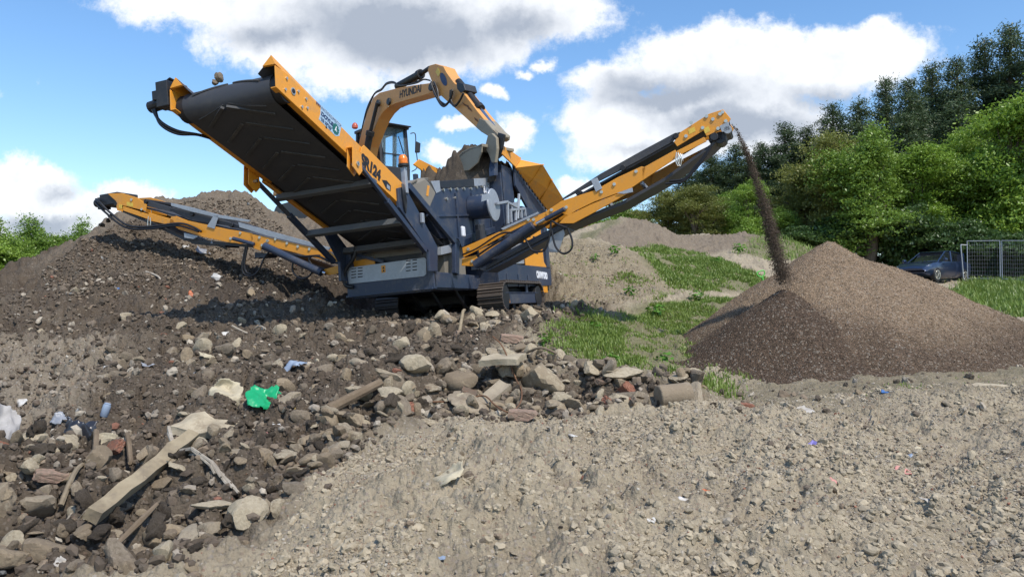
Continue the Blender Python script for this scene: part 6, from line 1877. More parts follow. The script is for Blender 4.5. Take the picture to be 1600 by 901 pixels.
def nearest_mark(px, py):
    d = sorted(((px - x) ** 2 + (1.6 * (py - y)) ** 2, n_) for n_, x, y in LANDMARKS)
    return d[0][1], d[0][0]


PROTO = {}
for kind, n_, pl, rg_, sub_, mats in (('slab', 4, 9, .04, 3, [0, 1, 0, 2]), ('chunk', 8, 11, .06, 3, [0, 1, 2, 3, 0, 2, 1, 3]), ('cobble', 5, 15, .05, 3, [2, 3, 1, 2, 0])):
    PROTO[kind] = [(rock_mesh('stone_' + kind, 900 + 31 * k + len(kind), pl, rg_, sub_, .45 if kind == 'slab' else 1.0, M_CONC[mats[k]]), mats[k]) for k in range(n_)]
PROTO['clod'] = [(rock_mesh('soil_clod', 1500 + k, 5, .32, 3, 1.0, M_CLOD, 60), 4) for k in range(5)]


def brick_mesh(name, seed, mat, broken):
    bm = bmesh.new(); bmesh.ops.create_cube(bm, size=2.0)
    bmesh.ops.subdivide_edges(bm, edges=bm.edges[:], cuts=6, use_grid_fill=True)
    rg = np.random.default_rng(seed); V = np.array([v.co[:] for v in bm.verts])
    if broken:
        n_ = np.array([1, rg.normal() * .5, rg.normal() * .5]); n_ /= np.linalg.norm(n_); over = V @ n_ - .45
        V = V - np.outer(np.clip(over, 0, None) * .95, n_)
    rr_ = np.linalg.norm(V, axis=1); V = np.where((rr_ > 1.5)[:, None], V * (1 - .10 * (rr_[:, None] - 1.5) / .23), V)
    V = V + .03 * rg.normal(size=V.shape)
    V = V * np.array([1, .48, .31])
    for v, c in zip(bm.verts, V): v.co = c
    me = bpy.data.meshes.new(name); bm.to_mesh(me); bm.free(); me.materials.append(mat)
    return me


PROTO['brick'] = [(brick_mesh('brick', 1600 + k, M_BRICK if k < 3 else M_PINKBRICK, k % 2), 5) for k in range(4)]
TONE = {0: 'pale', 1: 'grey', 2: 'brown', 3: 'muddy', 4: 'dark', 5: 'red'}
NOUN = {'slab': 'flat slab piece', 'chunk': 'angular chunk', 'cobble': 'rounded stone', 'clod': 'soil clod', 'brick': 'broken brick'}
GROUPS = {'slab': 'flat slab pieces in the rubble', 'chunk': 'angular concrete chunks in the rubble', 'cobble': 'rounded stones in the rubble', 'clod': 'dark soil clods in the rubble', 'brick': 'broken bricks in the rubble'}
NAMES = {'slab': 'flat_stone', 'chunk': 'concrete_chunk', 'cobble': 'stone', 'clod': 'soil_clod', 'brick': 'broken_brick'}


def zpoly(lst): return outline(lst)


cand = []
rg = np.random.default_rng(77)


def fill(lst, n_, lo, hi, sg, kinds, lift=.25, pile=0.0):
    po = zpoly(lst); x0, y0 = po.min(0); x1, y1 = po.max(0); k = 0; tr = 0
    while k < n_ and tr < n_ * 60:
        tr += 1
        x, y = rg.uniform(x0, x1), rg.uniform(y0, y1)
        if not inside(po, np.array([x]), np.array([y]))[0]: continue
        s_ = float(np.clip(rg.lognormal(math.log(math.sqrt(lo * hi)), sg), lo, hi)) / 2
        ok = True; up_ = 0
        for (qx, qy, qs) in cand_xy:
            d_ = math.hypot(x - qx, y - qy)
            if d_ < (s_ + qs) * .62:
                if pile and rg.random() < pile and s_ < qs * 1.2: up_ = max(up_, qs * .45)
                else: ok = False; break
        if not ok: continue
        kd = rg.choice(list(kinds), p=np.array(list(kinds.values())) / sum(kinds.values()))
        cand_xy.append((x, y, s_)); cand.append((x, y, s_, kd, up_ + s_ * (lift - .18))); k += 1


cand_xy = []
for q_ in ((411, 648, .16), (354, 640, .15), (322, 672, .2), (146, 675, .2), (296, 708, .1), (260, 742, .1), (225, 772, .1), (190, 800, .1), (160, 826, .1), (320, 742, .08), (350, 755, .06), (786, 602, .2), (545, 643, .12), (575, 630, .1), (518, 657, .1)):
    cand_xy.append((*G(q_[0], q_[1])[:2], q_[2]))


def hero(name, me, px, py, s_, rot, label, cat, group=None, lift=.25, scale=None, mat=None):
    p = G(px, py); x, y = p[0], p[1]
    z = float(H(np.array([x]), np.array([y]))[0])
    o = link(name, me, mat); o.location = (x, y, z + s_ * lift); o.rotation_euler = rot; o.scale = scale if scale else (s_,) * 3
    tag(o, label, cat, group); cand_xy.append((x, y, s_ * .9))
    return o


def px2m(px, py):
    """size of one photo pixel, in metres, on the ground there"""
    return G(px, py)[1] / F


hs = []
for (kind, k, px_, py_, w_, rot, lb) in [
    ('cobble', 4, 850, 606, 72, (.1, .15, .2), 'biggest pale boulder, right of the paving slab'), ('chunk', 0, 925, 590, 36, (.4, .2, 1), 'flat topped pale chunk right of the biggest boulder'),
    ('chunk', 4, 650, 590, 48, (.1, .3, 2.0), 'big pale chunk at the middle of the rubble, left of two tall stones'), ('chunk', 2, 722, 596, 58, (.2, -.3, .6), 'tall brown chunk just left of the paving slab'), ('slab', 0, 660, 570, 40, (.05, .1, .2), 'long pale slab lying level behind the rubble band'),
    ('slab', 1, 738, 634, 82, (.15, .35, -.3), 'long brown slab leaning below the paving slab'), ('chunk', 3, 622, 650, 60, (.2, .1, .3), 'large muddy block at the lower edge of the rubble'), ('slab', 0, 672, 655, 30, (.1, .2, .5), 'little pale slab at the foot of the long brown slab'),
    ('chunk', 0, 868, 642, 42, (.3, .1, 1.2), 'pointed pale chunk below the biggest boulder'), ('cobble', 3, 902, 640, 34, (.4, .2, 2), 'dark clotted lump beside the pointed pale chunk'), ('cobble', 1, 985, 632, 62, (.1, .1, .1), 'big knobbly grey lump left of the grey pipe stub'),
    ('cobble', 0, 972, 610, 30, (.3, .0, 1), 'round brown stone above the big knobbly lump'), ('slab', 2, 975, 598, 66, (.1, .0, .2), 'long flat brown slab at the right end of the rubble'), ('chunk', 1, 812, 574, 44, (.5, .3, 1.3), 'upright pale block behind the paving slab'),
    ('cobble', 2, 770, 562, 34, (.1, .3, .4), 'round muddy stone up behind the paving slab'), ('chunk', 0, 1083, 594, 34, (.6, .1, .2), 'square pale block at the foot of the gravel heap'), ('cobble', 3, 1100, 602, 16, (.2, .5, .1), 'dark ball of mud beside the square pale block'),
    ('chunk', 5, 258, 828, 84, (.1, .2, .5), 'largest pale rock at the lower left, under the timber beam'), ('chunk', 4, 382, 806, 58, (.3, -.2, 1.0), 'big pale rock right of the driftwood in the lower left'), ('chunk', 1, 175, 826, 34, (.5, .2, .2), 'grey pointed rock at the lower end of the timber'),
    ('cobble', 0, 78, 868, 74, (.1, .1, .4), 'large smooth brown rock in the bottom left corner'), ('chunk', 0, 46, 720, 44, (.2, .1, .1), 'pale angular rock under the left edge plastic bag'), ('slab', 3, 55, 745, 40, (.1, .2, 1), 'flat grey rock left of the broken thin stick'),
    ('cobble', 2, 275, 862, 60, (.2, .3, .2), 'muddy brown boulder under the largest pale rock'), ('chunk', 6, 330, 818, 40, (.2, .1, .7), 'grey angular rock between the two big pale rocks'), ('cobble', 1, 460, 765, 42, (.1, .2, .3), 'oblong pale stone left of the lone half brick'),
    ('cobble', 3, 480, 690, 36, (.3, .2, .2), 'muddy round boulder at the left end of the rubble band'), ('cobble', 2, 515, 690, 40, (.1, .5, 1), 'brown boulder second from the left end of the rubble band'), ('cobble', 3, 550, 672, 48, (.2, .1, 2), 'long muddy boulder where the rubble meets the pale mound'),
    ('cobble', 0, 12, 890, 60, (.3, .1, .8), 'brown rock cut by the bottom left corner'), ('slab', 2, 268, 740, 26, (.2, .1, .2), 'grey stone beside the timber beam top'), ('chunk', 7, 470, 660, 32, (.2, .3, .6), 'pale grey chunk below the log branch left end'),
    ('chunk', 2, 700, 510, 30, (.2, .1, .8), 'brown square block in front of the crawler undercarriage'), ('chunk', 4, 770, 503, 34, (.4, .2, .2), 'pale round faced block in front of the right crawler track'), ('slab', 0, 730, 495, 24, (.1, .1, .2), 'pale flat block left of the right crawler track'), ('cobble', 4, 832, 500, 40, (.1, .2, .2), 'tan split stone right of the right crawler track front')]:
    me, mi_ = PROTO[kind][k % len(PROTO[kind])]
    hs.append(hero(NAMES[kind], me, px_, py_, w_ * .54 * px2m(px_, py_), rot, lb, 'stone', GROUPS[kind], .30))

for (px_, py_, w_, rot, lb, k) in [(975, 618, 40, (.9, .5, 1.9), 'upright red brick in the right part of the rubble', 0), (958, 640, 36, (.3, .6, .5), 'dark red brick lying under the upright one', 2), (500, 745, 18, (.3, .2, .6), 'lone red half brick on the edge of the pale mound', 1),
                                   (147, 850, 18, (.2, .1, .2), 'small red half brick under the timber foot', 1), (818, 652, 44, (.05, .05, -.1), 'pinkish brick half buried below the paving slab', 3), (80, 760, 44, (.2, .2, .7), 'large pink broken brick left of the broken thin stick', 3),
                                   (940, 612, 22, (.4, .2, .8), 'small red brick bit left of the upright brick', 1), (725, 527, 28, (.3, .3, .4), 'pink brick lying below the crawler undercarriage', 3), (800, 532, 34, (.1, .1, .1), 'reddish brick at the edge of the grass', 3), (620, 598, 16, (.4, .1, 1.2), 'tiny red brick bit amid the rubble middle', 1), (1162, 627, 28, (.1, .1, .1), 'flat reddish brick out on the pale flat', 2)]:
    hero('brick', PROTO['brick'][k][0], px_, py_, w_ * .52 * px2m(px_, py_), rot, lb, 'brick', 'loose bricks', .25)

fill([(440, 745), (455, 685), (540, 640), (640, 600), (700, 565), (790, 550), (900, 562), (980, 590), (1085, 592), (1090, 625), (1000, 645), (900, 650), (760, 645), (640, 652), (560, 688), (500, 735)], 720, .055, .34, .45, {'chunk': 4.5, 'slab': 1.8, 'cobble': 2.6, 'clod': .8, 'brick': .16}, .35, .6)
fill([(-40, 901, 3.9), (-60, 730), (230, 690), (430, 700), (500, 725), (440, 795), (340, 850), (300, 901)], 300, .05, .26, .5, {'chunk': 3, 'slab': 1, 'cobble': 3, 'clod': 3.5, 'brick': .16}, .3, .3)
fill([(150, 570), (350, 520), (560, 505), (700, 545), (640, 595), (560, 640), (430, 695), (200, 685)], 430, .05, .26, .5, {'chunk': 3.5, 'slab': 1.2, 'cobble': 2.5, 'clod': 3, 'brick': .1}, .26, .2)
fill([(560, 520), (640, 505), (760, 498), (860, 482), (945, 478), (940, 498), (850, 512), (760, 525), (640, 548)], 170, .07, .36, .45, {'chunk': 4, 'slab': 1.2, 'cobble': 2.5, 'clod': 3, 'brick': .12}, .3, .4)
fill([(730, 500), (850, 486), (880, 488), (855, 506), (740, 514)], 55, .10, .30, .4, {'chunk': 3, 'slab': 1, 'cobble': 2, 'clod': 3}, .6, .5)
fill([(0, 470), (150, 440), (300, 455), (520, 470), (560, 500), (350, 515), (150, 560), (0, 530)], 240, .04, .2, .5, {'chunk': 2, 'slab': .6, 'cobble': 2.5, 'clod': 4}, .3, .1)
fill([(1090, 600), (1250, 596), (1500, 588), (1600, 590), (1600, 640), (1300, 650), (1000, 660)], 45, .03, .13, .5, {'chunk': 1, 'slab': 1, 'cobble': 2.5, 'clod': 1}, .3)
fill([(1055, 598), (1200, 604), (1400, 594), (1600, 562), (1620, 574), (1400, 608), (1200, 616), (1055, 610)], 60, .02, .10, .5, {'chunk': 1, 'slab': .5, 'cobble': 3, 'clod': 1}, .3)
fill([(460, 780), (700, 665), (1100, 650), (1600, 640), (1600, 890), (420, 890)], 150, .02, .075, .5, {'chunk': 2, 'slab': 1.4, 'cobble': 2, 'brick': .35}, .2)

big = []
for (x, y, s_, kd, up_) in cand:
    px_, py_, d_ = proj((x, y, float(hb(x, y))))
    big.append((s_ / d_ * F, x, y, s_, kd, up_, px_, py_))
big.sort(key=lambda v: -v[0])
cnt = {}; lab = {}
indiv = []; rest = []
LIM = {'slab': 110, 'chunk': 230, 'cobble': 230, 'clod': 260, 'brick': 40}
for bq in big:
    kd = bq[4]
    if cnt.get(kd, 0) < LIM[kd] and -10 < bq[6] < 1610 and bq[7] < 905 and bq[0] > 3.0:
        cnt[kd] = cnt.get(kd, 0) + 1; indiv.append(bq)
    else:
        rest.append(bq)
ORD = ['nearest', 'second nearest', 'third nearest', 'fourth nearest', 'fifth nearest', 'sixth nearest', 'seventh nearest', 'eighth nearest', 'ninth nearest', 'tenth nearest'] + ['%dth nearest' % k for k in range(11, 60)]
info = []
for (pxs, x, y, s_, kd, up_, px_, py_) in indiv:
    pr = PROTO[kd]; me, mi_ = pr[int(rg.integers(len(pr)))]
    lm, d_ = nearest_mark(px_, py_)
    size_ = 'large' if pxs > 16 else 'medium' if pxs > 9 else 'small' if pxs > 5.5 else 'tiny'
    tone = 'pinkish' if (kd == 'brick' and me.materials[0] == M_PINKBRICK) else TONE[mi_]
    info.append([(size_, tone, NOUN[kd], lm), d_, (me, x, y, s_, kd, up_)])
byk = {}
for it in info: byk.setdefault(it[0], []).append(it)
XYZ = np.array([[it[2][1], it[2][2]] for it in info]); ZZ = H(XYZ[:, 0], XYZ[:, 1])
for it, z in zip(info, ZZ): it.append(float(z))
for key, lst in byk.items():
    lst.sort(key=lambda v: v[1])
    for k, it in enumerate(lst):
        me, x, y, s_, kd, up_ = it[2]
        o = link(NAMES[kd], me); o.location = (x, y, it[3] + up_)
        o.scale = (s_ * rg.uniform(.9, 1.25), s_ * rg.uniform(.85, 1.15), s_ * rg.uniform(.8, 1.1))
        tl = .25 if kd == 'slab' else .7
        o.rotation_euler = (rg.normal() * tl, rg.normal() * tl, rg.uniform(0, 6.28))
        lb = f'{key[0]} {key[1]} {key[2]}, ' + (f'the one by the {key[3]}' if len(lst) == 1 else f'{ORD[k]} of its kind to the {key[3]}')
        tag(o, lb, {'clod': 'clod', 'brick': 'brick'}.get(kd, 'stone'), GROUPS[kd])

# finer rubble, pebbles and crumbs, uncountable
TONES = np.array([[.36, .31, .24], [.27, .23, .18], [.20, .155, .11], [.145, .115, .085], [.10, .078, .058], [.25, .12, .08], [.42, .38, .31], [.20, .20, .19]])


def crumbs(name, lst, n_, lo, hi, pw, seed, label, near=True, sub=1, bright=1.0, lift=.2, smooth=False):
    rg = np.random.default_rng(seed); po = zpoly(lst); x0, y0 = po.min(0); x1, y1 = po.max(0)
    m_ = n_ * 6; x = rg.uniform(x0, x1, m_); y = rg.uniform(y0, y1, m_); d_ = np.hypot(x, y)
    k = inside(po, x, y) & (rg.random(m_) < np.clip((5.0 / d_) ** 1.3, .05, 1) if near else True)
    if name in ('clay_lumps', 'pebbles'): k &= rg.random(m_) < np.clip(.45 + 1.7 * fbm(x * 1.1, y * 1.1, seed, 4), .06, 1)
    x, y = x[k][:n_], y[k][:n_]; s_ = lo * (hi / lo) ** (rg.random(len(x)) ** 2.6)
    z = H(x, y) + s_ * lift
    t_ = TONES[rg.choice(len(TONES), len(x), p=pw)] * rg.uniform(.75, 1.2, (len(x), 1)) * bright
    if name == 'clay_lumps': t_ = np.array([.355, .298, .21]) * rg.uniform(.8, 1.12, (len(x), 1))
    o = scatter_mesh(name, np.stack([x, y, z], 1), s_, t_, M_LOOSE, seed, sub, True, smooth)
    return tag(o, label, 'rubble', kind='stuff')


xs = np.array([r_[1] for r_ in rest] or [0]); ys = np.array([r_[2] for r_ in rest] or [0]); ss = np.array([r_[3] for r_ in rest] or [.01])
o = scatter_mesh('rubble', np.stack([xs, ys, H(xs, ys) + ss * .3], 1), ss, TONES[rg.choice(5, len(xs))] * rg.uniform(.8, 1.2, (len(xs), 1)), M_LOOSE, 61, 2); tag(o, 'small broken stones mixed into the dark soil', 'rubble', kind='stuff')
crumbs('soil_crumbs', [(-200, 901, 3.9), (-200, 600), (0, 450, 13.6), (300, 440), (560, 480), (960, 478), (940, 510), (870, 585), (1085, 605), (900, 655), (640, 655), (500, 740), (330, 860), (300, 901)], 42000, .006, .05, [.015, .035, .09, .27, .57, .005, .01, .005], 71, 'loose crumbs and pebbles in the dark soil')
crumbs('heap_crumbs', [(60, 430, 14), (150, 370), (250, 320), (400, 315), (520, 400, 16), (560, 460), (300, 450), (100, 470)], 20000, .010, .05, [.015, .05, .17, .37, .38, .005, .005, .005], 72, 'loose crumbs on the face of the soil heap', near=False)
crumbs('pebbles', [(460, 775), (560, 700), (700, 655), (1000, 655), (1100, 615), (1600, 590), (1750, 600, 8), (1900, 1000, 3.1), (300, 1000, 3.1)], 60000, .003, .013, [.34, .30, .16, .05, .01, .03, .09, .02], 73, 'pebbles and crumbs strewn over the pale foreground mound', lift=.0)
crumbs('clay_lumps', [(460, 775), (560, 700), (700, 655), (1000, 655), (1100, 615), (1600, 590), (1750, 600, 8), (1900, 1000, 3.1), (300, 1000, 3.1)], 22000, .006, .038, [.15, .65, .20, 0, 0, 0, 0, 0], 76, 'crumbly lumps of pale clay on the foreground mound', sub=2, lift=-.15)
crumbs('bank_crumbs', [(860, 480), (860, 380, 20), (960, 385, 20), (1040, 460), (960, 478)], 4000, .008, .03, [.3, .35, .2, .1, .02, .01, .01, .01], 74, 'lumps of dry earth on the pale bank', near=False)
# stones on the gravel heap
n_ = 60000
x = rg.uniform(1.6, 10.5, n_); y = rg.uniform(7.8, 12.8, n_); z = hg(x, y); k = z - hb(x, y) > .03; x, y, z = x[k], y[k], z[k]
ixh = np.clip(((x - gsx[0]) / .022).astype(int), 0, mx - 1); iyh = np.clip(((y - gsy[0]) / .022).astype(int), 0, my - 1)
tn = gc[iyh, ixh] * rg.uniform(.6, 1.45, (len(x), 1)); hi_ = rg.random(len(x)) < .035; tn[hi_] = np.array([.40, .35, .28]) * rg.uniform(.6, 1.1, (hi_.sum(), 1))
s_ = .0045 * (3.2 ** (rg.random(len(x)) ** 1.8))
o = scatter_mesh('gravel_stones', np.stack([x, y, z + s_ * .3], 1), s_, tn, M_LOOSE, 75, 1); tag(o, 'loose stones covering the screened gravel heap', 'gravel', kind='stuff')

# ------------------------------------------------------------------ slabs, timber, sticks, rods
def place(o, px, py, dz=0.0, rot=(0, 0, 0), relief_=True):
    p = G(px, py); z = float(H(np.array([p[0]]), np.array([p[1]]))[0]) if relief_ else p[2]
    o.location = (p[0], p[1], z + dz); o.rotation_euler = rot
    return o


def rough_box(name, l, w, h, mat, seed, label, cat, amp=.02, cuts=7, taper=0.0):
    bm = bmesh.new(); bmesh.ops.create_cube(bm, size=2.0); bmesh.ops.subdivide_edges(bm, edges=bm.edges[:], cuts=cuts, use_grid_fill=True)
    V = np.array([v.co[:] for v in bm.verts]); rg = np.random.default_rng(seed)
    V = V * np.array([l, w, h]) / 2
    V[:, 1:] *= (1 - taper * (V[:, :1] / l + .5))
    for a_, b_, c_ in ((0, 1, 2), (1, 0, 2), (2, 0, 1)):
        V[:, a_] += amp * (vnoise(V[:, b_] * 9 + 31, V[:, c_] * 9 + 17 + V[:, a_] * 3, seed + a_) * 2 - 1)
    for v, c in zip(bm.verts, V): v.co = c
    me = bpy.data.meshes.new(name); bm.to_mesh(me); bm.free()
    me.polygons.foreach_set('use_smooth', np.ones(len(me.polygons), bool)); me.set_sharp_from_angle(angle=math.radians(40))
    return tag(link(name, me, mat), label, cat, kind='thing')


o = rough_box('paving_slab', .40, .30, .06, M_CONC[0], 1, 'pale square paving slab lying on top of the rubble', 'paving slab', .012); place(o, 785, 603, .20, (.12, -.05, -.35))
o = rough_box('concrete_slab', .46, .26, .06, M_CONC[0], 2, 'flat pale concrete slab in the soil below the cream sack', 'concrete slab', .03); place(o, 322, 672, .10, (.35, .12, -.2))
o = rough_box('kerb_block', .34, .14, .12, M_CONC[1], 4, 'leaning narrow block under the left corner of the paving slab', 'block', .012); place(o, 772, 628, .08, (.3, -.5, .7))
o = rough_box('timber_beam', .98, .085, .075, M_WOOD, 5, 'square weathered timber beam lying across the lower left soil', 'timber beam', .014)
a_, b_ = G(150, 832), G(296, 706); mid = (a_ + b_) / 2; o.location = (mid[0], mid[1], float(H(np.array([mid[0]]), np.array([mid[1]]))[0]) + .11); dv = b_ - a_
o.rotation_euler = (.5, -math.atan2(dv[2], math.hypot(dv[0], dv[1])), math.atan2(dv[1], dv[0])); o.scale = (np.linalg.norm(dv) / .98 * 1.05, 1, 1)


def stick(name, px_list, r_, mat, label, cat, up_=.04, n=7):
    mb = MB(); P_ = []
    for q_ in px_list:
        p = G(q_[0], q_[1]); zz = float(H(np.array([p[0]]), np.array([p[1]]))[0]) + (q_[2] if len(q_) > 2 else up_); P_.append(np.array([p[0], p[1], zz]))
    c_ = P_[len(P_) // 2].copy(); mb.tube([p - c_ for p in P_], r_, n, 5); o = mb.build(name, mat, None, 0, True); o.location = c_; return tag(o, label, cat)


mb = MB(); c0 = G(312, 742); c0[2] = float(H(np.array([c0[0]]), np.array([c0[1]]))[0])
for q_ in range(5):
    P_ = []
    for (px_, py_, u_) in [(263, 700, .17), (274, 722, .13), (300, 737, .10), (330, 748, .08), (372 - 9 * q_, 763 - 3 * q_, .05)]:
        p = G(px_, py_ + 1.5 * (q_ - 2)); P_.append(np.array([p[0], p[1], float(H(np.array([p[0]]), np.array([p[1]]))[0]) + u_ + .008 * (q_ % 2)]) - c0)
    for i in range(len(P_) - 1):
        mb.beam(P_[i], P_[i + 1] + (P_[i + 1] - P_[i]) * .03, .022, .016, (0, .5, 1))
o = mb.build('driftwood', M_GREYWOOD, None, .003); o.location = c0; tag(o, 'split grey piece of driftwood crossing the timber beam', 'driftwood')
stick('log', [(512, 660, .05), (594, 620, .09)], [.05, .04], M_DARKWOOD, 'short brown log branch on the left part of the rubble band', 'log', n=9)
stick('steel_rod', [(676, 629, .06), (720, 630, .08), (755, 632, .08), (774, 645, .06), (796, 650, .05), (812, 643, .07), (815, 632, .12), (806, 615, .22), (786, 594, .34), (770, 580, .36)], .007, M_RUST, 'thin bent steel rod curling over the rubble under the paving slab', 'steel rod')
stick('stick', [(362, 518), (385, 517), (410, 520), (432, 518)], .014, M_GREYWOOD, 'long pale stick lying on the soil in front of the left conveyor', 'stick')
stick('stick', [(390, 518), (405, 525), (415, 530)], .009, M_GREYWOOD, 'short pale stick branching off the long pale stick', 'stick')
stick('stick', [(228, 424), (240, 428), (250, 436), (244, 444)], .016, M_GREYWOOD, 'bent pale root hanging out of the soil heap face', 'root', .06)
stick('stick', [(145, 700), (150, 712), (148, 730)], .02, M_DARKWOOD, 'dark bent stick standing below the cream plastic strip', 'stick', .1)
stick('stick', [(95, 782), (120, 757), (148, 730)], [.018, .016, .012], M_WOOD, 'broken thin stick with pale split face left of the timber beam', 'stick', .08)
stick('stick', [(188, 690), (198, 702), (204, 722), (203, 735)], [.02, .018, .014], M_DARKWOOD, 'curved flat brown offcut beyond the timber beam', 'offcut', .08)
stick('stick', [(1080, 683, .02), (1115, 682, .03), (1154, 680, .02)], .012, M_WOOD, 'straight weathered lath lying on the pale foreground ground', 'lath')
stick('stick', [(820, 562, .1), (845, 572, .14), (870, 573, .12)], .014, M_DARKWOOD, 'brown stick lying behind the biggest boulder', 'stick')
stick('stick', [(718, 520, .04), (723, 502, .13), (726, 494, .19)], .025, M_WOOD, 'pale upright offcut leaning below the crawler undercarriage', 'offcut')
stick('stick', [(1366, 670, .02), (1372, 655, .10), (1374, 640, .16)], [.01, .008, .003], M_WOOD, 'thin pointed splinter sticking up in the pale mound on the right', 'splinter')
stick('stick', [(170, 870, .03), (215, 835, .07), (245, 812, .08)], [.012, .02, .012], M_DARKWOOD, 'dark rotten stick under the timber beam at the lower left', 'stick')
stick('fence_wire', [(540, 575, .1), (535, 560, .14), (527, 560, .12), (528, 575, .06)], .005, M_RUST, 'thin curled wire sticking out of the middle slope', 'wire')
mb = MB(); mb.lathe((0, 0, 0), (1, 0, .1), [(.10, -.16), (.11, -.15), (.115, .1), (.12, .14), (.12, .16), (.085, .16), (.08, -.05), (.03, -.05)], 20); o = mb.build('pipe_stub', M_CONC[1], None, .004, True); place(o, 1052, 634, .07, (.2, .05, .25)); tag(o, 'short dark grey pipe stub at the right end of the rubble', 'pipe stub')
o = rough_box('plank', .5, .09, .03, M_CONC[0], 9, 'low pale stone strip on the flat ground near the right edge', 'stone strip', .02); place(o, 1545, 603, .02, (.1, .0, .1)); o.scale = (.9, 1.4, 1.3)

# ------------------------------------------------------------------ plastic scraps and rubbish
def crumple(name, w, h, amp, mat, seed, label, cat, shape=None, n=26, fold=.35):
    """a crumpled sheet with thickness"""
    rg = np.random.default_rng(seed); g_ = np.linspace(-1, 1, n); U, V = np.meshgrid(g_, g_)
    ed = 1 + .25 * fbm(U * 1.3 + seed, V * 1.3, seed, 3)
    X = U * w / 2 * ed; Y = V * h / 2 * ed
    Z = np.zeros_like(U)
    for k in range(5):                       # creases: flat facets meeting in folds
        q_ = rg.uniform(0, math.pi); fr = rg.uniform(.5, 1.5); ph_ = rg.uniform(0, 1)
        Z += amp * 1.2 / (1 + .6 * k) * (np.abs(((U * math.cos(q_) + V * math.sin(q_)) * fr + ph_) % 2 - 1) - .5)
    Z += amp * .25 * fbm(U * 3, V * 3, seed + 5, 3) - fold * amp * (U ** 2 + V ** 2)
    if shape is not None: X, Y, Z = shape(U, V, X, Y, Z)
    vid = np.arange(n * n).reshape(n, n); fq = np.stack([vid[:-1, :-1], vid[:-1, 1:], vid[1:, 1:], vid[1:, :-1]], -1).reshape(-1, 4)
    c_ = (g_[:-1] + g_[1:]) / 2; FU, FV = np.meshgrid(c_, c_)
    keep = ((FU ** 4 + FV ** 4 + .5 * fbm(FU * 2.3 + seed, FV * 2.3, seed + 9, 3)) < 1.05).ravel()
    me = np_mesh(name, np.stack([X.ravel(), Y.ravel(), Z.ravel()], 1), fq[keep], 4, True)
    o = link(name, me, mat); s_ = o.modifiers.new('thickness', 'SOLIDIFY'); s_.thickness = .004
    return tag(o, label, cat)


M_PGREEN = plastic('green_sheet', (.012, .36, .14), .4); M_CREAM = stony('cream_plastic', (.42, .36, .25), (.50, .44, .31), soil=(.22, .18, .125), soilamt=.6, sc=9, bs=.2); M_PWHITE = stony('white_plastic', (.50, .48, .44), (.62, .60, .56), soil=(.26, .22, .17), soilamt=.6, sc=12, bs=.1); M_PGREY = plastic('grey_plastic', (.30, .31, .33), .4); M_PBLUE = plastic('blue_plastic', (.05, .15, .38), .5); M_PORANGE = plastic('orange_plastic', (.5, .14, .05), .5); M_LBLUE = plastic('pale_blue', (.30, .37, .47), .4); M_PBLACK = plastic('black_film', (.03, .032, .04), .3); M_TEAL = plastic('teal_net', (.10, .42, .33), .5); M_BAG = stony('film_bag', (.33, .31, .29), (.42, .40, .38), soil=(.2, .17, .13), soilamt=.6, sc=8, bs=.1); M_PPURP = plastic('violet_wrap', (.20, .17, .45), .35); M_PYEL = plastic('yellow_scrap', (.70, .50, .14), .5); M_PPINK = plastic('pink_scrap', (.62, .27, .23), .6)
o = crumple('plastic_sheet', .26, .30, .06, M_PGREEN, 3, 'bright green crumpled plastic sheet lying in the soil', 'plastic sheet'); place(o, 411, 646, .10, (.85, .1, .3))
o = crumple('plastic_sheet', .20, .10, .04, M_PGREEN, 4, 'small green plastic corner trailing from the bright green sheet', 'plastic scrap'); place(o, 440, 628, .07, (.5, .2, .2))
o = crumple('netting', .34, .06, .03, M_TEAL, 5, 'faded teal netting strip right of the bright green sheet', 'netting'); place(o, 468, 620, .05, (.3, 0, .1))
o = crumple('sack', .28, .30, .10, M_CREAM, 6, 'crumpled cream sack standing up from the soil', 'sack'); place(o, 354, 636, .13, (1.05, .2, .3))
o = crumple('plastic_strip', .44, .14, .05, M_CREAM, 7, 'long cream plastic strip over black film at the left', 'plastic strip'); place(o, 146, 672, .10, (.5, 0, -.05))
o = crumple('plastic_film', .22, .20, .06, M_PBLACK, 8, 'torn black film under the cream plastic strip', 'plastic film'); place(o, 125, 696, .07, (.6, .3, .5))
o = crumple('plastic_sheet', .14, .12, .03, M_PGREY, 9, 'grey folded plastic left of the cream plastic strip', 'plastic scrap'); place(o, 92, 656, .08, (.6, .4, -.4))
o = crumple('plastic_bag', .22, .40, .08, M_BAG, 10, 'greyish clear plastic bag hanging at the left edge', 'plastic bag'); place(o, 8, 678, .14, (1.1, .2, .8))
mb = MB(); mb.lathe((0, 0, 0), (0, .2, 1), [(.028, 0), (.033, .008), (.033, .10), (.026, .115), (.027, .12)], 16); o = mb.build('drink_can', M_LBLUE, None, 0, True); place(o, 162, 644, .0, (.2, .3, 0)); tag(o, 'pale blue drink can standing in the soil at the left', 'drink can')
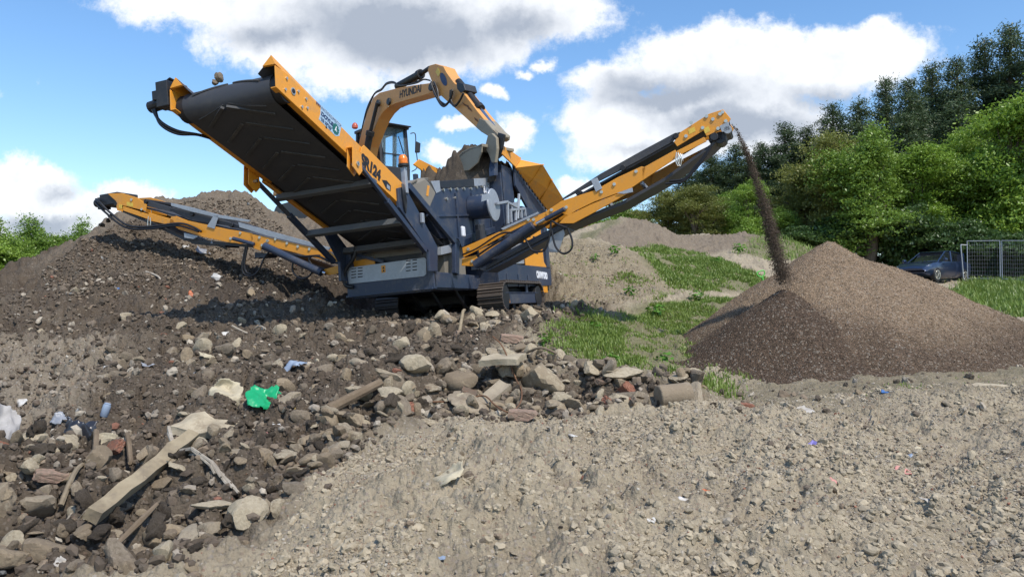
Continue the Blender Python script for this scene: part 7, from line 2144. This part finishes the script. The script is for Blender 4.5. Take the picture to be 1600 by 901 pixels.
for (px_, py_, w_, mt_, lb, ct) in [(85, 576, 30, M_PWHITE, 'white plastic scrap on the paler soil at the left', 'scrap'), (32, 608, 22, M_PWHITE, 'white torn bag corner near the left edge', 'scrap'), (164, 582, 14, M_PWHITE, 'upright white scrap above the blue can', 'scrap'), (172, 528, 18, M_PWHITE, 'white wad in the dark hollow left of centre', 'scrap'),
                                (302, 459, 15, M_PORANGE, 'orange scrap on the dark soil below the left conveyor', 'scrap'), (224, 453, 18, M_PBLUE, 'blue plastic scrap on the soil heap foot', 'scrap'), (182, 450, 9, M_PBLUE, 'tiny blue scrap left of the blue plastic one', 'scrap'), (337, 447, 22, M_PWHITE, 'whitish film scrap on the dark soil under the left conveyor', 'scrap'),
                                (272, 461, 10, M_PWHITE, 'small white scrap left of the orange scrap', 'scrap'), (352, 531, 16, M_PWHITE, 'white broken cup piece beside the long pale stick', 'scrap'), (290, 593, 28, M_CREAM, 'cream rag piece on the middle slope', 'scrap'), (232, 587, 20, M_PGREY, 'grey film piece on the middle slope', 'scrap'),
                                (330, 577, 34, M_CREAM, 'folded tan cardboard piece above the cream sack', 'cardboard'), (340, 618, 14, M_PBLUE, 'dark blue scrap touching the cream sack', 'scrap'), (193, 686, 14, M_LBLUE, 'blue and white bottle cap by the curved brown offcut', 'cap'), (165, 692, 10, M_PYEL, 'yellow fragment at the end of the bent stick', 'scrap'),
                                (455, 650, 26, M_PYEL, 'yellowish rag below the green plastic sheet', 'rag'), (415, 675, 22, M_PPINK, 'pink cloth strip below the green plastic sheet', 'rag'), (432, 672, 12, M_PWHITE, 'white scrap next to the pink cloth strip', 'scrap'), (460, 582, 34, M_LBLUE, 'faded blue rag on the middle slope', 'rag'), (488, 568, 22, M_CREAM, 'pale torn card on the middle slope', 'cardboard'),
                                (520, 622, 26, M_PGREY, 'grey plastic scrap left of the log branch', 'scrap'), (658, 610, 16, M_PWHITE, 'white flat scrap in the rubble middle', 'scrap'), (300, 600, 20, M_PGREY, 'grey sheet on the soil above the cream sack', 'scrap'), (100, 885, 40, M_PWHITE, 'white torn film at the bottom left corner', 'film'), (70, 772, 16, M_PWHITE, 'white scrap on the pink broken brick', 'scrap'),
                                (858, 667, 12, M_PWHITE, 'white chip below the rubble in the mound top', 'scrap'), (1258, 653, 32, M_PWHITE, 'white plastic splinter on the gravelly flat', 'scrap'), (1270, 710, 22, M_PPURP, 'violet crumpled wrapper in the pale foreground', 'wrapper'), (1438, 705, 34, M_CREAM, 'flat pale stone like card on the right of the mound', 'scrap'), (1416, 721, 20, M_LBLUE, 'pale blue strip on the right of the mound', 'scrap'),
                                (1412, 744, 22, M_PPINK, 'larger pink scrap right of centre in the mound', 'scrap'), (1299, 761, 18, M_PPINK, 'smaller pink scrap in the middle of the mound', 'scrap'), (1102, 754, 14, M_PORANGE, 'orange fragment in the pale mound', 'scrap'), (1070, 758, 20, M_PWHITE, 'white sliver left of the orange fragment', 'scrap'), (1018, 822, 14, M_PWHITE, 'bright white crumpled paper low in the mound', 'paper'),
                                (695, 778, 60, M_CREAM, 'pale dusty torn membrane sticking out of the mound', 'membrane'), (640, 840, 20, M_PGREY, 'grey plastic shard at the bottom centre', 'scrap'), (686, 886, 20, M_LBLUE, 'bluish wrapper at the bottom edge', 'wrapper'), (1384, 625, 14, M_PBLUE, 'blue scrap on the flat ground by the gravel heap', 'scrap'), (1448, 790, 22, M_PWHITE, 'pale lump of plastic right in the mound', 'scrap'),
                                (862, 475, 18, M_PWHITE, 'white plastic bag behind the right crawler track', 'scrap'), (698, 530, 18, M_PGREY, 'grey wad of film in front of the undercarriage', 'scrap'), (1244, 468, 10, M_PWHITE, 'white scrap lying at the edge of the grass', 'scrap'), (290, 386, 18, M_PWHITE, 'white board bit in the soil heap under the left conveyor', 'scrap'), (320, 394, 24, M_PGREY, 'pale board bit in the soil heap under the left conveyor', 'scrap'), (895, 690, 16, M_PWHITE, 'white pebble like scrap on the mound crest', 'scrap')]:
    if (px_, py_) == (1244, 468): px_, py_ = 1112, 468
    w_m = w_ * px2m(px_, py_)
    o = crumple('plastic_scrap' if ct in ('scrap', 'film', 'membrane') else ct.replace(' ', '_') if ct in ('cardboard', 'rag', 'paper', 'wrapper') else 'bottle_cap', w_m, w_m * rg.uniform(.5, .8), w_m * .14, mt_, int(rg.integers(20, 900)), lb, ct, n=14)
    place(o, px_, py_, w_m * .16, (rg.uniform(.2, .8), rg.normal() * .3, rg.normal() * .6))

# ------------------------------------------------------------------ grass and weeds
M_GRASS = leaf_mat('grass_blades', (.12, .21, .03), (.27, .34, .075), .35)
M_WEED = leaf_mat('weed_leaves', (.075, .19, .02), (.13, .28, .035), .3)


def blades(name, x, y, hgt, wid, seed, label, lean=.45):
    rg = np.random.default_rng(seed); n_ = len(x); z = H(x, y) - .01
    a_ = rg.uniform(0, 2 * math.pi, n_); dx, dy = np.cos(a_), np.sin(a_); l_ = rg.uniform(.1, lean, n_) * hgt * 1.4
    px_, py_ = -dy * wid / 2, dx * wid / 2
    b0 = np.stack([x - px_, y - py_, z], 1); b1 = np.stack([x + px_, y + py_, z], 1)
    m0 = np.stack([x - px_ * .8 + dx * l_ * .3, y - py_ * .8 + dy * l_ * .3, z + hgt * .6], 1); m1 = np.stack([x + px_ * .8 + dx * l_ * .3, y + py_ * .8 + dy * l_ * .3, z + hgt * .6], 1)
    t0 = np.stack([x + dx * l_ - px_ * .1, y + dy * l_ - py_ * .1, z + hgt], 1); t1 = np.stack([x + dx * l_ + px_ * .1, y + dy * l_ + py_ * .1, z + hgt], 1)
    V = np.stack([b0, b1, m1, m0, t1, t0], 1).reshape(-1, 3); k = np.arange(n_)[:, None] * 6
    Fq = np.concatenate([k + np.array([[0, 1, 2, 3]]), k + np.array([[3, 2, 4, 5]])])
    o = link(name, np_mesh(name, V, Fq, 4, False), M_GRASS); return tag(o, label, 'grass', kind='stuff')


TRAIL = outline([(930, 484), (1000, 470), (1060, 459), (1190, 452), (1200, 464), (1100, 468), (1010, 484), (950, 494)])


def grass_area(name, lst, n_, h0, h1, seed, label, thr=.5, w_=.012):
    rg = np.random.default_rng(seed); po = outline(lst); x0, y0 = po.min(0); x1, y1 = po.max(0)
    x = rg.uniform(x0, x1, n_ * 4); y = rg.uniform(y0, y1, n_ * 4)
    k = inside(po, x + .5 * fbm(x, y, seed, 4) + rg.normal(size=len(x)) * .18, y + .5 * fbm(x + 9, y, seed, 4) + rg.normal(size=len(x)) * .25)
    k &= ~inside(TRAIL, x + .5 * fbm(x * 1.3, y * 1.3, 55, 3), y + .5 * fbm(x * 1.3, y * 1.3, 56, 3)); x, y = x[k], y[k]
    d_ = fbm(x * .9, y * .9, seed + 1, 4) * .5 + .5 + .25 * fbm(x * 4, y * 4, seed + 2, 3); k = rg.random(len(x)) < np.clip((d_ - thr) * 5, .02, 1); x, y, d_ = x[k][:n_], y[k][:n_], d_[k][:n_]
    h_ = (h0 + (h1 - h0) * rg.random(len(x)) ** 1.5) * np.clip(.5 + (d_ - thr) * 2, .4, 1.5)
    return blades(name, x, y, h_, w_ * rg.uniform(.7, 1.6, len(x)), seed, label)


grass_area('grass', [(845, 525), (900, 505), (960, 500), (1010, 480), (1150, 466), (1185, 475), (1120, 560), (1060, 594), (1000, 585), (960, 570), (900, 550), (850, 548)], 60000, .02, .10, 81, 'patchy green grass in the hollow left of the gravel heap', .33, .014)
grass_area('grass', [(985, 392), (1050, 388), (1100, 397), (1150, 420), (1190, 436), (1215, 455), (1120, 458), (1060, 452), (1015, 415)], 40000, .04, .14, 82, 'rough grass on the slope below the distant dirt mound', .30, .022)
grass_area('grass', [(1170, 380), (1260, 378), (1300, 388), (1290, 412), (1200, 408), (1150, 398)], 9000, .08, .24, 83, 'tall grass beside the distant end of the dirt ridge', .35, .03)
grass_area('grass', [(1470, 452, 26), (1500, 444), (1600, 438, 34.5), (1750, 440, 33), (1750, 520, 16), (1600, 505, 17.5), (1560, 480, 20)], 30000, .08, .28, 84, 'tall bright grass on the right bank below the fence', .25, .03)
grass_area('grass', [(860, 480), (860, 400, 19.5), (960, 395, 19.5), (1040, 455), (960, 478)], 7000, .03, .10, 85, 'thin tufts of grass on the pale bank', .60, .02)
grass_area('grass', [(1290, 605), (1500, 592), (1600, 585), (1600, 612), (1300, 622)], 900, .02, .06, 86, 'sparse grass on the trodden ground before the gravel heap', .62, .01)
wd_me = []
for k in range(2):
    rg2 = np.random.default_rng(90 + k); c_ = []; nr_ = []
    for j in range(46):
        a_ = rg2.uniform(0, 6.28); r_ = rg2.uniform(.02, .22); z_ = rg2.uniform(.03, .34) * (1 - r_); c_.append((r_ * math.cos(a_), r_ * math.sin(a_), z_)); q_ = np.array([math.cos(a_) * .5, math.sin(a_) * .5, 1]) + rg2.normal(size=3) * .3; nr_.append(q_ / np.linalg.norm(q_))
    V = leaf_quads(np.array(c_), np.array(nr_), rg2.uniform(.04, .085, 46), rg2, .7); me = np_mesh('weed_leaves', V, np.arange(len(V)).reshape(-1, 4), 4, False); me.materials.append(M_WEED); wd_me.append(me)
for k, (px_, py_, s_, lb) in enumerate([(1025, 492, 1.3, 'bright leafy weed on the brow of the grassy hollow'), (1090, 472, 1.2, 'leafy weed beside the pale track above the hollow'), (930, 515, .8, 'dark weed at the left side of the grassy hollow'), (955, 560, .8, 'low weed in the middle of the grassy hollow'), (1040, 560, .9, 'weed near the foot of the gravel heap'),
                                       (985, 462, 1.1, 'weed tuft at the bottom of the pale earth bank'), (960, 402, 1.2, 'small weed tuft on top of the pale earth bank'), (930, 410, .9, 'dry weed tuft on the face of the pale earth bank'), (1155, 396, 1.8, 'bushy weed on the distant dirt ridge'), (850, 535, .7, 'weed at the edge of the reddish brick'), (1120, 415, 1.4, 'weed clump on the grassy slope below the far mound')]):
    o = link('weed', wd_me[k % 2]); place(o, px_, py_, -.01, (0, 0, k * 1.3)); o.scale = (s_ * .7,) * 3; tag(o, lb, 'weed', 'weeds on the rough ground')
